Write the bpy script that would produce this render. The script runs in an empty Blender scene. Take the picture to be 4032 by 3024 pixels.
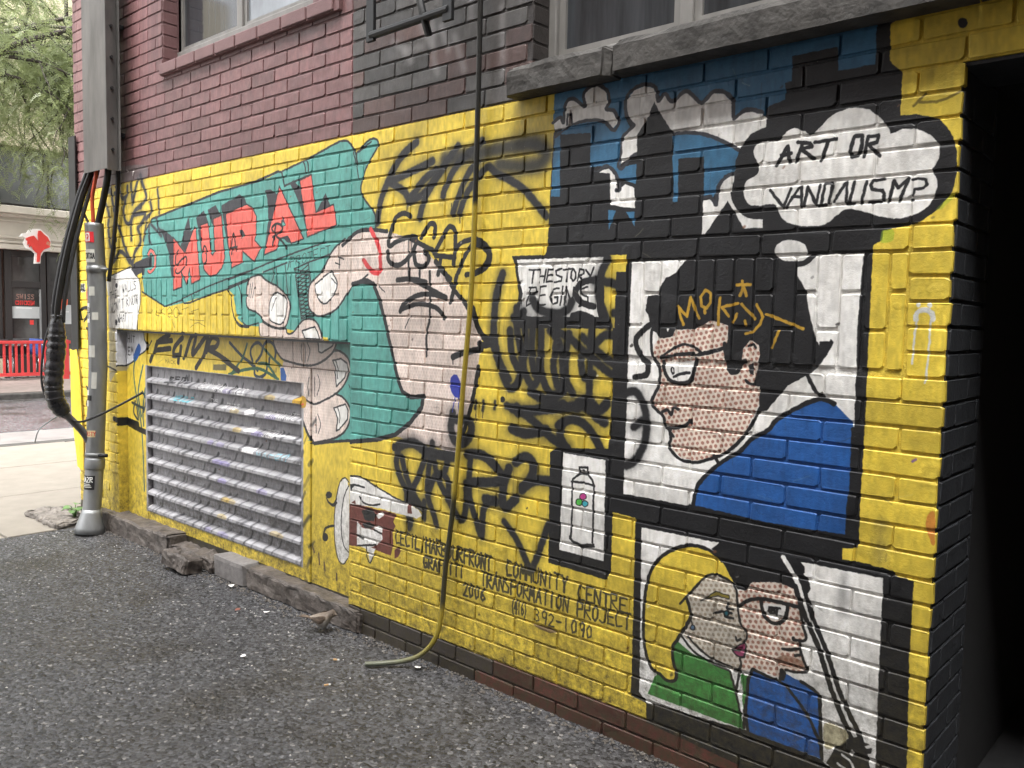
import bpy, bmesh, math, random
import numpy as np
from mathutils import Vector, Matrix, noise as mnoise

R = math.radians
scene = bpy.context.scene
COL = scene.collection

# ------------------------------------------------------------------ camera
cam_d = bpy.data.cameras.new('camera'); cam_o = bpy.data.objects.new('camera', cam_d); COL.objects.link(cam_o)
cam_d.sensor_width = 36.0; cam_d.sensor_fit = 'HORIZONTAL'; cam_d.lens = 36.0*3330/4032
cam_d.clip_start = 0.05; cam_d.clip_end = 400
# columns: camera right, up, back expressed in world axes (X along the wall, Y into the wall, Z up)
cr = Vector((0.74308439, 0.6688707, 0.02091836)); cu = Vector((-0.06638967, 0.04257913, 0.99688486)); cb = Vector((0.66589639, -0.74215834, 0.07604599))
cam_o.matrix_world = Matrix(((cr.x, cu.x, cb.x, 0.0), (cr.y, cu.y, cb.y, -2.46), (cr.z, cu.z, cb.z, 1.5006), (0, 0, 0, 1)))
scene.camera = cam_o

# ------------------------------------------------------------------ sky, sun, exposure (overcast, after rain)
SUN_EL, SUN_AZ = R(60), R(160)          # azimuth measured clockwise from +Y
world = bpy.data.worlds.new('World'); scene.world = world; world.use_nodes = True
wn = world.node_tree.nodes; wl = world.node_tree.links
bg = wn['Background']; skyt = wn.new('ShaderNodeTexSky'); skyt.sky_type = 'NISHITA'; skyt.sun_disc = False
skyt.sun_elevation = SUN_EL; skyt.sun_rotation = SUN_AZ; skyt.air_density = 1.0; skyt.dust_density = 6.0; skyt.ozone_density = 1.0
hs = wn.new('ShaderNodeHueSaturation'); hs.inputs['Saturation'].default_value = 0.12
wl.new(skyt.outputs[0], hs.inputs['Color']); wl.new(hs.outputs[0], bg.inputs['Color']); bg.inputs['Strength'].default_value = 0.15
sun_d = bpy.data.lights.new('sun', 'SUN'); sun_d.energy = 1.5; sun_d.angle = R(35); sun_d.color = (1.0, 0.97, 0.93)
sun_o = bpy.data.objects.new('sun', sun_d); COL.objects.link(sun_o)
sd = Vector((math.sin(SUN_AZ)*math.cos(SUN_EL), math.cos(SUN_AZ)*math.cos(SUN_EL), math.sin(SUN_EL)))
sun_o.rotation_euler = sd.to_track_quat('Z', 'Y').to_euler()
sun_o.location = sd*30
vs = scene.view_settings; vs.view_transform = 'Standard'; vs.look = 'None'; vs.gamma = 1.0; vs.use_curve_mapping = False
vs.exposure = 2.35
scene.cycles.use_denoising = True
scene.cycles.max_bounces = 8

# ------------------------------------------------------------------ helpers
def tag(o, label=None, cat=None, group=None, kind=None):
    if label: o['label'] = label
    if cat: o['category'] = cat
    if group: o['group'] = group
    if kind: o['kind'] = kind
    return o
def link(o, parent=None):
    COL.objects.link(o)
    if parent is not None: o.parent = parent
    return o
def empty(name, loc=(0, 0, 0), rz=0):
    o = bpy.data.objects.new(name, None); o.location = loc; o.rotation_euler = (0, 0, rz); o.empty_display_size = .1
    COL.objects.link(o); return o
class MB:
    def __init__(s): s.v = []; s.f = []
    def add(s, vs, fs):
        b = len(s.v); s.v += [tuple(p) for p in vs]; s.f += [tuple(i+b for i in q) for q in fs]; return s
    def box(s, x0, x1, y0, y1, z0, z1):
        return s.add([(x0,y0,z0),(x1,y0,z0),(x1,y1,z0),(x0,y1,z0),(x0,y0,z1),(x1,y0,z1),(x1,y1,z1),(x0,y1,z1)],
                     [(0,3,2,1),(4,5,6,7),(0,1,5,4),(1,2,6,5),(2,3,7,6),(3,0,4,7)])
    def prism(s, pts, axis, a0, a1):
        """extrude a 2-D outline (list of pairs) along axis x/y/z from a0 to a1"""
        n = len(pts)
        def mk(p, a):
            return {'x': (a, p[0], p[1]), 'y': (p[0], a, p[1]), 'z': (p[0], p[1], a)}[axis]
        vs = [mk(p, a0) for p in pts]+[mk(p, a1) for p in pts]
        fs = [tuple(range(n)), tuple(reversed(range(n, 2*n)))]+[(i, n+i, n+(i+1) % n, (i+1) % n) for i in range(n)]
        return s.add(vs, fs)
    def tube(s, pts, r, n=8, caps=True):
        pts = [Vector(p) for p in pts]; rs = r if isinstance(r, (list, tuple)) else [r]*len(pts)
        vs = []; prev = None
        for i, p in enumerate(pts):
            t = (pts[min(i+1, len(pts)-1)]-pts[max(i-1, 0)]).normalized()
            a = prev - t*prev.dot(t) if prev is not None else (t.orthogonal())
            if a.length < 1e-6: a = t.orthogonal()
            a.normalize(); prev = a; b = t.cross(a)
            for k in range(n):
                an = 2*math.pi*k/n; vs.append(p+(a*math.cos(an)+b*math.sin(an))*rs[i])
        fs = []
        for i in range(len(pts)-1):
            for k in range(n):
                fs.append((i*n+k, i*n+(k+1) % n, (i+1)*n+(k+1) % n, (i+1)*n+k))
        if caps:
            fs.append(tuple(reversed(range(n)))); fs.append(tuple(range((len(pts)-1)*n, len(pts)*n)))
        return s.add(vs, fs)
    def build(s, name, mat, parent=None, smooth=False):
        me = bpy.data.meshes.new(name); me.from_pydata(s.v, [], s.f); me.update()
        if mat: me.materials.append(mat)
        if smooth: me.polygons.foreach_set('use_smooth', [True]*len(me.polygons))
        o = bpy.data.objects.new(name, me); return link(o, parent)
def fix_normals(o):
    bm = bmesh.new(); bm.from_mesh(o.data); bmesh.ops.recalc_face_normals(bm, faces=bm.faces); bm.to_mesh(o.data); bm.free(); return o
def bevel(o, w=.004, seg=2):
    m = o.modifiers.new('bevel', 'BEVEL'); m.width = w; m.segments = seg; m.limit_method = 'ANGLE'; m.angle_limit = R(40); return o
def smooth_path(pts, n=6):
    pts = [Vector(p) for p in pts]; out = []
    for i in range(len(pts)-1):
        p0 = pts[max(i-1, 0)]; p1 = pts[i]; p2 = pts[i+1]; p3 = pts[min(i+2, len(pts)-1)]
        for k in range(n):
            t = k/n; out.append(0.5*((2*p1)+(p2-p0)*t+(2*p0-5*p1+4*p2-p3)*t*t+(3*p1-p0-3*p2+p3)*t**3))
    out.append(pts[-1]); return out
def rough_block(name, mat, dims, n, amp, seed, parent=None, freq=9., loc=(0, 0, 0), rot=(0, 0, 0), taper=0.):
    """a broken lump: subdivided box with noisy faces and worn edges"""
    lx, ly, lz = dims; bm = bmesh.new(); bmesh.ops.create_cube(bm, size=1.)
    for v in bm.verts: v.co = Vector((v.co.x*lx, v.co.y*ly, (v.co.z+.5)*lz))
    bm.edges.ensure_lookup_table()
    for ax, k in ((0, n[0]), (1, n[1]), (2, n[2])):
        if k > 1:
            es = [e for e in bm.edges if abs((e.verts[0].co-e.verts[1].co)[ax]) > 1e-6 and abs((e.verts[0].co-e.verts[1].co).length-abs((e.verts[0].co-e.verts[1].co)[ax])) < 1e-6]
            bmesh.ops.subdivide_edges(bm, edges=es, cuts=k-1, use_grid_fill=True)
    for v in bm.verts:
        q = v.co+Vector((seed*3.1, seed*1.7, seed*.9))
        d = mnoise.noise_vector(q*freq)*amp+mnoise.noise_vector(q*freq*3)*amp*.45
        edge = (abs(v.co.x) > lx*.49)+(abs(v.co.y) > ly*.49)+(v.co.z > lz*.98)
        if edge >= 2:
            c = Vector((0, 0, lz*.5)); d += (c-v.co)*(.05+.12*abs(mnoise.noise(q*5)))
        if v.co.z < .001: d.z = 0
        v.co += d
        if taper: v.co.z *= 1-taper*(v.co.x/lx+.5)
    me = bpy.data.meshes.new(name); bm.to_mesh(me); bm.free(); me.materials.append(mat)
    o = bpy.data.objects.new(name, me); o.location = loc; o.rotation_euler = rot; return link(o, parent)

# ------------------------------------------------------------------ materials
def srgb(c): return tuple(((v/255)/12.92 if v/255 <= .04045 else ((v/255+.055)/1.055)**2.4) for v in c)
def mat(name, rgb, rough=.6, metal=0., var=.15, scale=30., bump=.0, bscale=200., spec=.5, detail=5., rgb2=None, stretch=None, coat=0.):
    m = bpy.data.materials.new(name); m.use_nodes = True; nt = m.node_tree; n = nt.nodes; l = nt.links
    p = n['Principled BSDF']; p.inputs['Roughness'].default_value = rough; p.inputs['Metallic'].default_value = metal; p.inputs['Specular IOR Level'].default_value = spec
    if coat: p.inputs['Coat Weight'].default_value = coat; p.inputs['Coat Roughness'].default_value = .15
    tc = n.new('ShaderNodeTexCoord'); vec = tc.outputs['Object']
    if stretch:
        mp = n.new('ShaderNodeMapping'); mp.inputs['Scale'].default_value = stretch; l.new(vec, mp.inputs['Vector']); vec = mp.outputs[0]
    nz = n.new('ShaderNodeTexNoise'); nz.inputs['Scale'].default_value = scale; nz.inputs['Detail'].default_value = detail; nz.inputs['Roughness'].default_value = .6
    l.new(vec, nz.inputs['Vector'])
    cr_ = n.new('ShaderNodeValToRGB'); cr_.color_ramp.elements[0].position = .3; cr_.color_ramp.elements[1].position = .7
    lo = tuple(max(0, c*(1-var)) for c in rgb); hi = tuple(min(1, c*(1+var)) for c in rgb) if rgb2 is None else rgb2
    if rgb2 is not None: lo = rgb
    cr_.color_ramp.elements[0].color = (*lo, 1); cr_.color_ramp.elements[1].color = (*hi, 1)
    l.new(nz.outputs['Fac'], cr_.inputs['Fac']); l.new(cr_.outputs[0], p.inputs['Base Color'])
    if bump:
        nb = n.new('ShaderNodeTexNoise'); nb.inputs['Scale'].default_value = bscale; nb.inputs['Detail'].default_value = 4; l.new(vec, nb.inputs['Vector'])
        b = n.new('ShaderNodeBump'); b.inputs['Strength'].default_value = bump; b.inputs['Distance'].default_value = .004
        l.new(nb.outputs['Fac'], b.inputs['Height']); l.new(b.outputs[0], p.inputs['Normal'])
    return m

# ------------------------------------------------------------------ the painted wall: mural rasterised in wall millimetres
ART = """p dirtw 75 0 -5945 1729 -5572 1794 -5783 1386 -5657 1375 -5662 1206 -5916 1006 -5918 1570
p teal 100 0 -5404 1868 -5340 2017 -5258 2078 -4920 2114 -4616 2150 -4445 2172 -4056 2197 -3930 2207 -3838 2228 -3722 2244 -3608 2261 -3355 2313 -3304 2317 -3261 2308 -3223 2274 -3198 2245 -3152 2277 -3102 2299 -3064 2297 -3044 2283 -3051 2256 -3123 2181 -3155 2122 -3166 2081 -3143 2037 -3074 1977 -3052 1933 -3057 1893 -3059 1643 -2992 1496 -2935 1359 -2880 1204 -2859 1163 -2806 1150 -2721 1160 -2735 1113 -2804 1038 -2908 972 -3038 936 -3234 907 -3311 898 -3395 1184 -3417 1393 -3608 1413 -3836 1433 -4054 1435 -4177 1436 -4240 1470 -4271 1538 -4295 1606 -4338 1631 -4395 1631 -4833 1562 -5078 1532 -5264 1578 -5379 1619 -5401 1723
p teal 100 0 -3507 1376 -3285 1378 -3309 1111 -3312 895 -3682 853 -3475 925
s line 100 13 0 0 -5340 2017 -5258 2078 -4920 2119 -4616 2155 -4445 2176 -4056 2199 -3847 2230
s line 100 11 0 0 -3847 2230 -3813 2222 -3790 2152 -3722 2163 -3560 2187
s line 100 10 0 1 -3808 2228 -3608 2261 -3355 2313 -3304 2317 -3261 2308 -3223 2274 -3198 2240
s line 100 10 0 1 -3192 2207 -3198 2245 -3152 2277 -3102 2299 -3064 2297 -3044 2283 -3051 2256 -3123 2181 -3155 2122 -3166 2081 -3143 2037 -3074 1977 -3052 1933 -3057 1893
s line 100 9 0 1 -3629 2261 -3612 2239 -3603 2201
s line 100 9 0 1 -3599 2267 -3582 2236 -3581 2204
s line 100 7 0 1 -3236 2287 -3203 2208 -3183 2131
s line 100 9 0 1 -3183 2252 -3133 2274 -3093 2287
p dark 100 0 -5170 2017 -5107 2005 -4979 1951 -4982 1715 -5006 1715 -5043 1866 -5117 1974
p dark 100 0 -4790 2066 -4763 1976 -4713 2003 -4831 1854 -4886 1897 -4846 1981
p dark 100 0 -4704 2056 -4608 2085 -4562 2020 -4653 2006 -4631 1812 -4673 1971
p dark 100 0 -4565 2086 -4476 2107 -4427 2050 -4507 2032 -4504 1989 -4546 2042
p dark 100 0 -4419 2099 -4283 2130 -4219 2145 -4170 2121 -4149 2090 -4170 2077 -4371 2052 -4308 1752 -4351 1879
p dark 100 0 -3976 2145 -3923 2146 -3859 2117 -3898 2015 -3950 1869 -3980 1811 -3940 1986 -3949 2103
p dark 100 0 -3744 2163 -3710 2173 -3653 2134 -3585 1885 -3638 2018 -3686 2096
p dark 100 0 -3516 1998 -3437 2088 -3401 2026
p dark 100 0 -3802 1890 -3759 1899 -3725 1859 -3765 1868
p coral 100 0 -4979 1952 -4835 1854 -4720 1999 -4701 1982 -4661 1693 -4763 1669 -4783 1762 -4818 1667 -4882 1744 -4881 1651 -4986 1634
s line 100 9 0 0 -4979 1952 -4835 1854 -4720 1999 -4701 1982 -4661 1693 -4763 1669 -4783 1762 -4818 1667 -4882 1744 -4881 1651 -4986 1634 -4979 1952
p coral 100 0 -4653 2006 -4565 2016 -4547 1926 -4529 1839 -4510 1829 -4490 1850 -4507 2032 -4416 2049 -4395 1919 -4380 1811 -4412 1755 -4473 1718 -4550 1709 -4612 1748 -4635 1820
s line 100 9 0 0 -4653 2006 -4565 2016 -4547 1926 -4529 1839 -4510 1829 -4490 1850 -4507 2032 -4416 2049 -4395 1919 -4380 1811 -4412 1755 -4473 1718 -4550 1709 -4612 1748 -4635 1820 -4653 2006
p coral 100 0 -4370 2051 -4243 2075 -4151 2087 -4096 2068 -4056 2018 -4055 1938 -4070 1892 -4008 1850 -4077 1778 -4195 1839 -4195 1778 -4306 1750 -4338 1859
s line 100 8 0 0 -4370 2051 -4243 2075 -4151 2087 -4096 2068 -4056 2018 -4055 1938 -4070 1892 -4008 1850 -4077 1778 -4195 1839 -4195 1778 -4306 1750 -4338 1859 -4370 2051
p coral 100 0 -3837 2156 -3619 1878 -3728 1860 -3759 1897 -3834 1888 -3859 1833 -3980 1811 -3866 2093
s line 100 8 0 0 -3837 2156 -3619 1878 -3728 1860 -3759 1897 -3834 1888 -3859 1833 -3980 1811 -3866 2093 -3837 2156
p coral 100 0 -3656 2168 -3557 2186 -3516 2001 -3375 2030 -3350 1930 -3589 1885
s line 100 7 0 0 -3656 2168 -3557 2186 -3516 2001 -3375 2030 -3350 1930 -3589 1885 -3656 2168
p dark 100 0 -4222 1953 -4194 1954 -4166 1926 -4203 1905
p teal 100 0 -4201 1928 -4177 1923 -4198 1907
p dark 100 0 -3812 2008 -3774 1953 -3824 1947
p teal 100 0 -3803 1974 -3781 1957 -3815 1950
s black 100 12 0 1 -4916 1871 -4951 1836 -4944 1782 -4874 1817 -4823 1829 -4828 1783 -4910 1736 -4953 1741 -4944 1761
s black 100 12 0 1 -4627 1855 -4603 1885 -4579 1861 -4591 1844
s black 100 12 0 1 -4580 1837 -4584 1798 -4612 1781
s black 100 12 0 1 -4309 1867 -4283 1939 -4259 1841
s black 100 12 0 0 -4324 1860 -4248 1865
s black 100 13 0 0 -4302 1861 -4306 1828
s black 100 13 0 1 -3891 1926 -3904 1948 -3859 1967 -3812 1953 -3815 1929 -3898 1900
s black 100 13 0 1 -3866 1967 -3882 1912 -3898 1859
s black 100 13 0 1 -3859 1900 -3809 1873 -3771 1837
s line 100 9 0 0 -4878 1583 -4582 1650 -4279 1706 -4129 1730
s line 100 11 0 0 -5412 1628 -5246 1580 -5099 1535
s line 100 10 0 0 -5099 1535 -4879 1575
s line 100 10 0 0 -4879 1580 -4858 1555 -4786 1558 -4567 1602 -4353 1635 -4129 1683
s line 100 10 0 0 -4760 1600 -4753 1573
s line 100 11 0 0 -5410 1720 -5409 1628
s line 100 8 0 1 -4236 1656 -4212 1609 -4202 1534 -4201 1463 -4163 1439
s line 100 9 0 1 -4349 1631 -4317 1591 -4306 1534 -4281 1477 -4224 1432 -4131 1429
s line 100 9 0 0 -4340 1686 -4125 1729 -3898 1776 -3673 1817 -3441 1853
s line 100 9 0 0 -4340 1648 -4231 1669 -4133 1690
s line 100 9 0 0 -3990 1721 -3765 1765
s line 100 8 0 0 -3703 1732 -3555 1765 -3396 1795
s line 100 9 0 0 -4038 1453 -4127 1436 -4211 1437 -4276 1466
s line 100 7 0 0 -3895 1736 -3888 1701 -3911 1662
s line 100 7 0 0 -3866 1739 -3850 1647
s line 100 7 0 0 -3784 1758 -3759 1607
s line 100 7 0 0 -3697 1732 -3673 1624 -3639 1479
s line 100 7 0 0 -3578 1756 -3557 1661
s line 100 7 0 0 -3746 1768 -3759 1730
t line 4 -3743 1740 -3385 1791 49 0 PROTECT
s line 100 6 0 0 -3700 1728 -3570 1716
s line 100 6 0 0 -3692 1696 -3578 1749
s line 100 6 0 0 -3696 1709 -3565 1697
s line 100 6 0 0 -3688 1676 -3573 1730
s line 100 6 0 0 -3691 1690 -3561 1678
s line 100 6 0 0 -3683 1657 -3569 1710
s line 100 6 0 0 -3686 1671 -3556 1658
s line 100 6 0 0 -3678 1638 -3564 1691
s line 100 6 0 0 -3681 1651 -3551 1639
s line 100 6 0 0 -3674 1619 -3559 1672
s line 100 6 0 0 -3677 1632 -3547 1620
s line 100 6 0 0 -3669 1600 -3555 1652
s line 100 6 0 0 -3672 1613 -3542 1600
s line 100 6 0 0 -3664 1581 -3550 1633
s line 100 6 0 0 -3667 1594 -3538 1581
s line 100 6 0 0 -3659 1561 -3545 1614
s line 100 6 0 0 -3663 1575 -3533 1562
s line 100 6 0 0 -3655 1542 -3541 1594
s line 100 6 0 0 -3658 1556 -3528 1542
s line 100 6 0 0 -3650 1523 -3536 1575
s line 100 6 0 0 -3653 1536 -3524 1523
s line 100 6 0 0 -3645 1504 -3531 1556
s line 100 6 0 0 -3649 1517 -3519 1504
s line 100 6 0 0 -3641 1485 -3527 1536
s line 100 6 0 0 -3644 1498 -3517 1498
s line 100 6 0 0 -3639 1479 -3522 1517
p flesh 100 0 -3400 1787 -3351 1814 -3303 1833 -3198 1886 -3107 1895 -2976 1881 -2870 1855 -2738 1803 -2640 1722 -2526 1618 -2416 1517 -2375 1424 -2386 1355 -2417 1203 -2441 1086 -2493 990 -2520 932 -2673 950 -2824 957 -2908 968 -2805 1038 -2730 1113 -2721 1160 -2807 1150 -2859 1170 -2891 1223 -2935 1345 -2991 1496 -3059 1643 -3115 1672 -3207 1651
d flesh2 17 5 0 0 -3400 1787 -3351 1814 -3303 1833 -3198 1886 -3107 1895 -2976 1881 -2870 1855 -2738 1803 -2640 1722 -2526 1618 -2416 1517 -2375 1424 -2386 1355 -2417 1203 -2441 1086 -2493 990 -2520 932 -2673 950 -2824 957 -2908 968 -2805 1038 -2730 1113 -2721 1160 -2807 1150 -2859 1170 -2891 1223 -2935 1345 -2991 1496 -3059 1643 -3115 1672 -3207 1651
p flesh 100 0 -3283 1863 -3353 1828 -3402 1790 -3468 1713 -3554 1661 -3575 1620 -3577 1562 -3559 1525 -3507 1498 -3439 1502 -3361 1526 -3307 1563 -3234 1637 -3208 1653 -3156 1668 -3111 1692 -3122 1793
d flesh2 17 5 0 0 -3283 1863 -3353 1828 -3402 1790 -3468 1713 -3554 1661 -3575 1620 -3577 1562 -3559 1525 -3507 1498 -3439 1502 -3361 1526 -3307 1563 -3234 1637 -3208 1653 -3156 1668 -3111 1692 -3122 1793
s line 100 10 0 1 -3283 1863 -3353 1828 -3402 1790 -3468 1713 -3554 1661 -3575 1620 -3577 1562 -3559 1525 -3507 1498 -3439 1502 -3361 1526 -3307 1563 -3234 1637 -3208 1653 -3156 1668 -3111 1692
s line 100 9 0 1 -3172 1665 -3121 1671 -3081 1654 -3055 1617 -3025 1557
p white 100 0 -3390 1714 -3352 1674 -3343 1645 -3367 1605 -3439 1556 -3502 1589 -3525 1643 -3502 1660 -3440 1692
s line 100 8 0 1 -3390 1714 -3352 1674 -3343 1645 -3367 1605 -3439 1556 -3502 1589 -3525 1643 -3502 1660 -3440 1692 -3390 1714
s line 100 6 0 0 -3390 1681 -3346 1651
s black 100 7 0 0 -3342 1780 -3293 1767
s black 100 7 0 0 -3358 1753 -3322 1742
s black 100 7 0 0 -3325 1778 -3328 1726
p flesh 100 1 -4044 1707 -4105 1697 -4140 1668 -4154 1616 -4151 1538 -4071 1513 -4024 1495 -3984 1463 -3911 1439 -3834 1430 -3783 1438 -3758 1474 -3740 1537 -3752 1579 -3796 1614 -3859 1647 -3911 1662 -3963 1680 -4010 1703
d flesh2 17 5 0 0 -4044 1707 -4105 1697 -4140 1668 -4154 1616 -4151 1538 -4071 1513 -4024 1495 -3984 1463 -3911 1439 -3834 1430 -3783 1438 -3758 1474 -3740 1537 -3752 1579 -3796 1614 -3859 1647 -3911 1662 -3963 1680 -4010 1703
s line 100 10 0 1 -4044 1707 -4105 1697 -4140 1668 -4154 1616 -4151 1538 -4071 1513 -4024 1495 -3984 1463 -3911 1439 -3834 1430 -3783 1438 -3758 1474 -3740 1537 -3752 1579 -3796 1614 -3859 1647 -3911 1662 -3963 1680 -4010 1703 -4044 1707
p white 100 0 -3853 1615 -3771 1579 -3777 1502 -3802 1463 -3834 1450 -3924 1471 -3931 1536 -3911 1590 -3885 1608
s line 100 8 0 1 -3853 1615 -3771 1579 -3777 1502 -3802 1463 -3834 1450 -3924 1471 -3931 1536 -3911 1590 -3885 1608 -3853 1615
s line 100 4 0 0 -3866 1590 -3911 1518
s line 100 5 0 0 -4112 1661 -4126 1590
s line 100 5 0 0 -4088 1668 -4112 1587
s line 100 5 0 0 -4071 1645 -4092 1587
p flesh 100 0 -4031 1448 -3991 1459 -3924 1437 -3834 1426 -3777 1428 -3768 1408 -3740 1402 -3697 1419 -3642 1465 -3583 1482 -3524 1474 -3490 1448 -3461 1391 -3458 1374 -4024 1378
d flesh2 17 5 0 0 -4031 1448 -3991 1459 -3924 1437 -3834 1426 -3777 1428 -3768 1408 -3740 1402 -3697 1419 -3642 1465 -3583 1482 -3524 1474 -3490 1448 -3461 1391 -3458 1374 -4024 1378
s line 100 10 0 1 -3991 1459 -3924 1437 -3834 1426 -3777 1428 -3768 1408 -3740 1402 -3697 1419 -3642 1465 -3583 1482 -3524 1474 -3490 1448 -3461 1391
s line 100 8 0 1 -4031 1448 -4028 1411 -4021 1389
p white 100 0 -3633 1421 -3524 1444 -3501 1420 -3481 1384 -3606 1383
s line 100 8 0 0 -3633 1421 -3524 1444 -3501 1420 -3481 1384 -3606 1383 -3633 1421
s line 100 21 0 0 -3230 1648 -3149 1661 -3070 1650 -3025 1580 -2991 1496 -2935 1345 -2891 1223 -2859 1170 -2807 1150 -2721 1160 -2730 1113 -2805 1038 -2908 972 -3038 936 -3246 902
s line 100 19 0 1 -3303 1833 -3198 1886 -3107 1895 -2976 1881
s black 100 21 0 1 -2393 1305 -2413 1203 -2438 1118 -2484 991
p flesh 100 0 -3726 1061 -3652 1046 -3598 1054 -3454 1114 -3392 1101 -3342 1065 -3325 1026 -3341 973 -3390 920 -3475 884 -3562 863 -3633 848 -3652 871 -3688 903 -3725 957
d flesh2 17 5 0 0 -3726 1061 -3652 1046 -3598 1054 -3454 1114 -3392 1101 -3342 1065 -3325 1026 -3341 973 -3390 920 -3475 884 -3562 863 -3633 848 -3652 871 -3688 903 -3725 957
p flesh 100 0 -3917 1260 -3839 1249 -3671 1243 -3564 1270 -3472 1322 -3422 1324 -3371 1299 -3343 1257 -3348 1210 -3387 1156 -3448 1114 -3534 1077 -3622 1048 -3665 1055 -3726 1076 -3726 1140 -3930 1141 -3940 1211
d flesh2 17 5 0 0 -3917 1260 -3839 1249 -3671 1243 -3564 1270 -3472 1322 -3422 1324 -3371 1299 -3343 1257 -3348 1210 -3387 1156 -3448 1114 -3534 1077 -3622 1048 -3665 1055 -3726 1076 -3726 1140 -3930 1141 -3940 1211
p flesh 100 0 -4023 1367 -4009 1334 -3983 1298 -3930 1263 -3839 1249 -3745 1241 -3671 1243 -3594 1261 -3506 1304 -3467 1346 -3459 1374
d flesh2 17 5 0 0 -4023 1367 -4009 1334 -3983 1298 -3930 1263 -3839 1249 -3745 1241 -3671 1243 -3594 1261 -3506 1304 -3467 1346 -3459 1374
s line 100 12 0 1 -4023 1367 -4009 1334 -3983 1298 -3930 1263 -3839 1249 -3745 1241 -3671 1243 -3594 1261 -3506 1304 -3467 1346 -3459 1374
s line 100 11 0 1 -3472 1329 -3422 1324 -3371 1299 -3343 1257 -3348 1210 -3387 1156 -3448 1114 -3534 1077 -3622 1048 -3665 1055 -3726 1076
s line 100 11 0 1 -3454 1114 -3392 1101 -3342 1065 -3325 1026 -3341 973 -3390 920 -3475 884 -3562 863 -3651 842
s line 100 18 0 1 -3725 957 -3688 903 -3639 851
p white 100 0 -3489 1277 -3421 1289 -3371 1269 -3360 1236 -3376 1198 -3443 1149 -3449 1203 -3466 1247
s line 100 8 0 0 -3489 1277 -3421 1289 -3371 1269 -3360 1236 -3376 1198 -3443 1149 -3449 1203 -3466 1247 -3489 1277
p white 100 0 -3464 1041 -3369 1069 -3347 1041 -3352 993 -3418 938 -3441 929 -3430 989 -3447 1021
s line 100 8 0 0 -3464 1041 -3369 1069 -3347 1041 -3352 993 -3418 938 -3441 929 -3430 989 -3447 1021 -3464 1041
p white 100 0 -3612 1372 -3478 1373 -3490 1349 -3582 1311 -3606 1317
s line 100 8 0 0 -3612 1372 -3478 1373 -3490 1349 -3582 1311 -3606 1317 -3612 1372
s line 100 6 0 1 -3752 1350 -3758 1310 -3748 1261
s line 100 6 0 1 -3727 1347 -3721 1294 -3727 1258
s line 100 6 0 1 -3709 1359 -3684 1321 -3702 1263
s line 100 6 0 1 -3665 1183 -3677 1136 -3665 1084
s line 100 6 0 0 -3626 1186 -3625 1087
s line 100 6 0 1 -3599 1198 -3581 1153 -3605 1096
s line 100 6 0 0 -3613 982 -3612 900
s line 100 6 0 1 -3598 997 -3574 950 -3592 902
s line 100 6 0 1 -3461 1275 -3443 1238 -3432 1191
s line 100 6 0 1 -3430 1044 -3413 1007 -3416 973
s rust 100 6 0 0 -3835 1369 -3830 1221
s line 100 15 0 0 -3627 842 -3474 871 -3312 895
p bluep 100 0 -3936 1215 -3904 1220 -3878 1178 -3884 1144 -3930 1143
s inkblue 100 19 0 1 -4467 1333 -4332 1260 -4224 1222 -4160 1191
s inkblue 100 18 0 1 -4224 1241 -4245 1279 -4231 1318 -4174 1343 -4125 1322 -4139 1276 -4188 1236
s inkblue 100 18 0 1 -4118 1322 -4077 1354 -4023 1341 -3996 1301 -4003 1263
s inkblue 100 18 0 1 -4189 1213 -4189 1167 -4140 1154 -4077 1181 -4057 1261
s inkgreen 100 16 0 1 -4111 1315 -4036 1269 -3943 1225
s inkgreen 100 17 0 1 -4468 1150 -4318 1182 -4139 1200 -3956 1154
s inkgreen 100 17 0 1 -4281 1332 -4340 1236 -4445 1148
s inkgreen 100 17 0 1 -4160 1229 -4064 1227 -3976 1164
s black 100 6 0 0 -3996 1200 -3993 1189
s black 100 6 0 0 -3976 1209 -3979 1190
s black 100 5 0 0 -3343 1166 -3315 1128
s black 100 5 0 0 -3315 1161 -3331 1126
s black 100 35 1 1 -5201 1359 -5361 1305 -5405 1243 -5451 1181
s black 100 34 1 0 -5371 1305 -5171 1323
s black 100 34 1 0 -5394 1252 -5193 1272
s black 100 34 1 1 -5030 1345 -5131 1284 -5146 1234 -5071 1238 -5050 1287
s black 100 34 1 0 -5061 1248 -5072 1190
s black 100 33 1 1 -5002 1222 -4922 1348 -4861 1359 -4905 1245 -4725 1368 -4763 1251 -4849 1168
s black 100 32 1 1 -4735 1271 -4676 1355 -4599 1344 -4626 1302 -4717 1288 -4574 1250 -4360 1176
p whited 100 0 -5820 1374 -5535 1375 -5525 1320 -5488 1280 -5516 1244 -5619 1204 -5713 1158 -5808 1130 -5815 1290
s line 100 11 0 1 -5535 1375 -5525 1320 -5488 1280 -5516 1244 -5619 1204 -5713 1158 -5808 1130
s line 100 11 0 0 -5481 1281 -5447 1312
t line 7 -5779 1294 -5662 1295 44 0 HIT
t line 7 -5775 1207 -5683 1206 55 0 EM
p bluep 100 1 -5616 1286 -5578 1257 -5607 1209 -5666 1165 -5693 1200
s inkteal 100 16 1 1 -5665 1191 -5691 1086 -5650 922 -5586 741 -5567 587 -5552 307
s inkteal 100 16 1 1 -5552 1145 -5625 966 -5584 803
s inkteal 100 16 1 1 -5522 994 -5560 847 -5551 744
s inkblue 100 18 0 1 -5673 899 -5699 824 -5631 778 -5651 859
s inkblue 100 18 0 0 -5721 885 -5537 859
s inkblue 100 18 0 1 -5568 970 -5513 923 -5549 837
s black 100 37 1 1 -5796 741 -5679 721 -5507 702
s line 100 12 0 1 -6055 1125 -5930 1120 -5809 1100
s black 100 37 1 1 -5851 767 -5754 756 -5636 746
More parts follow.
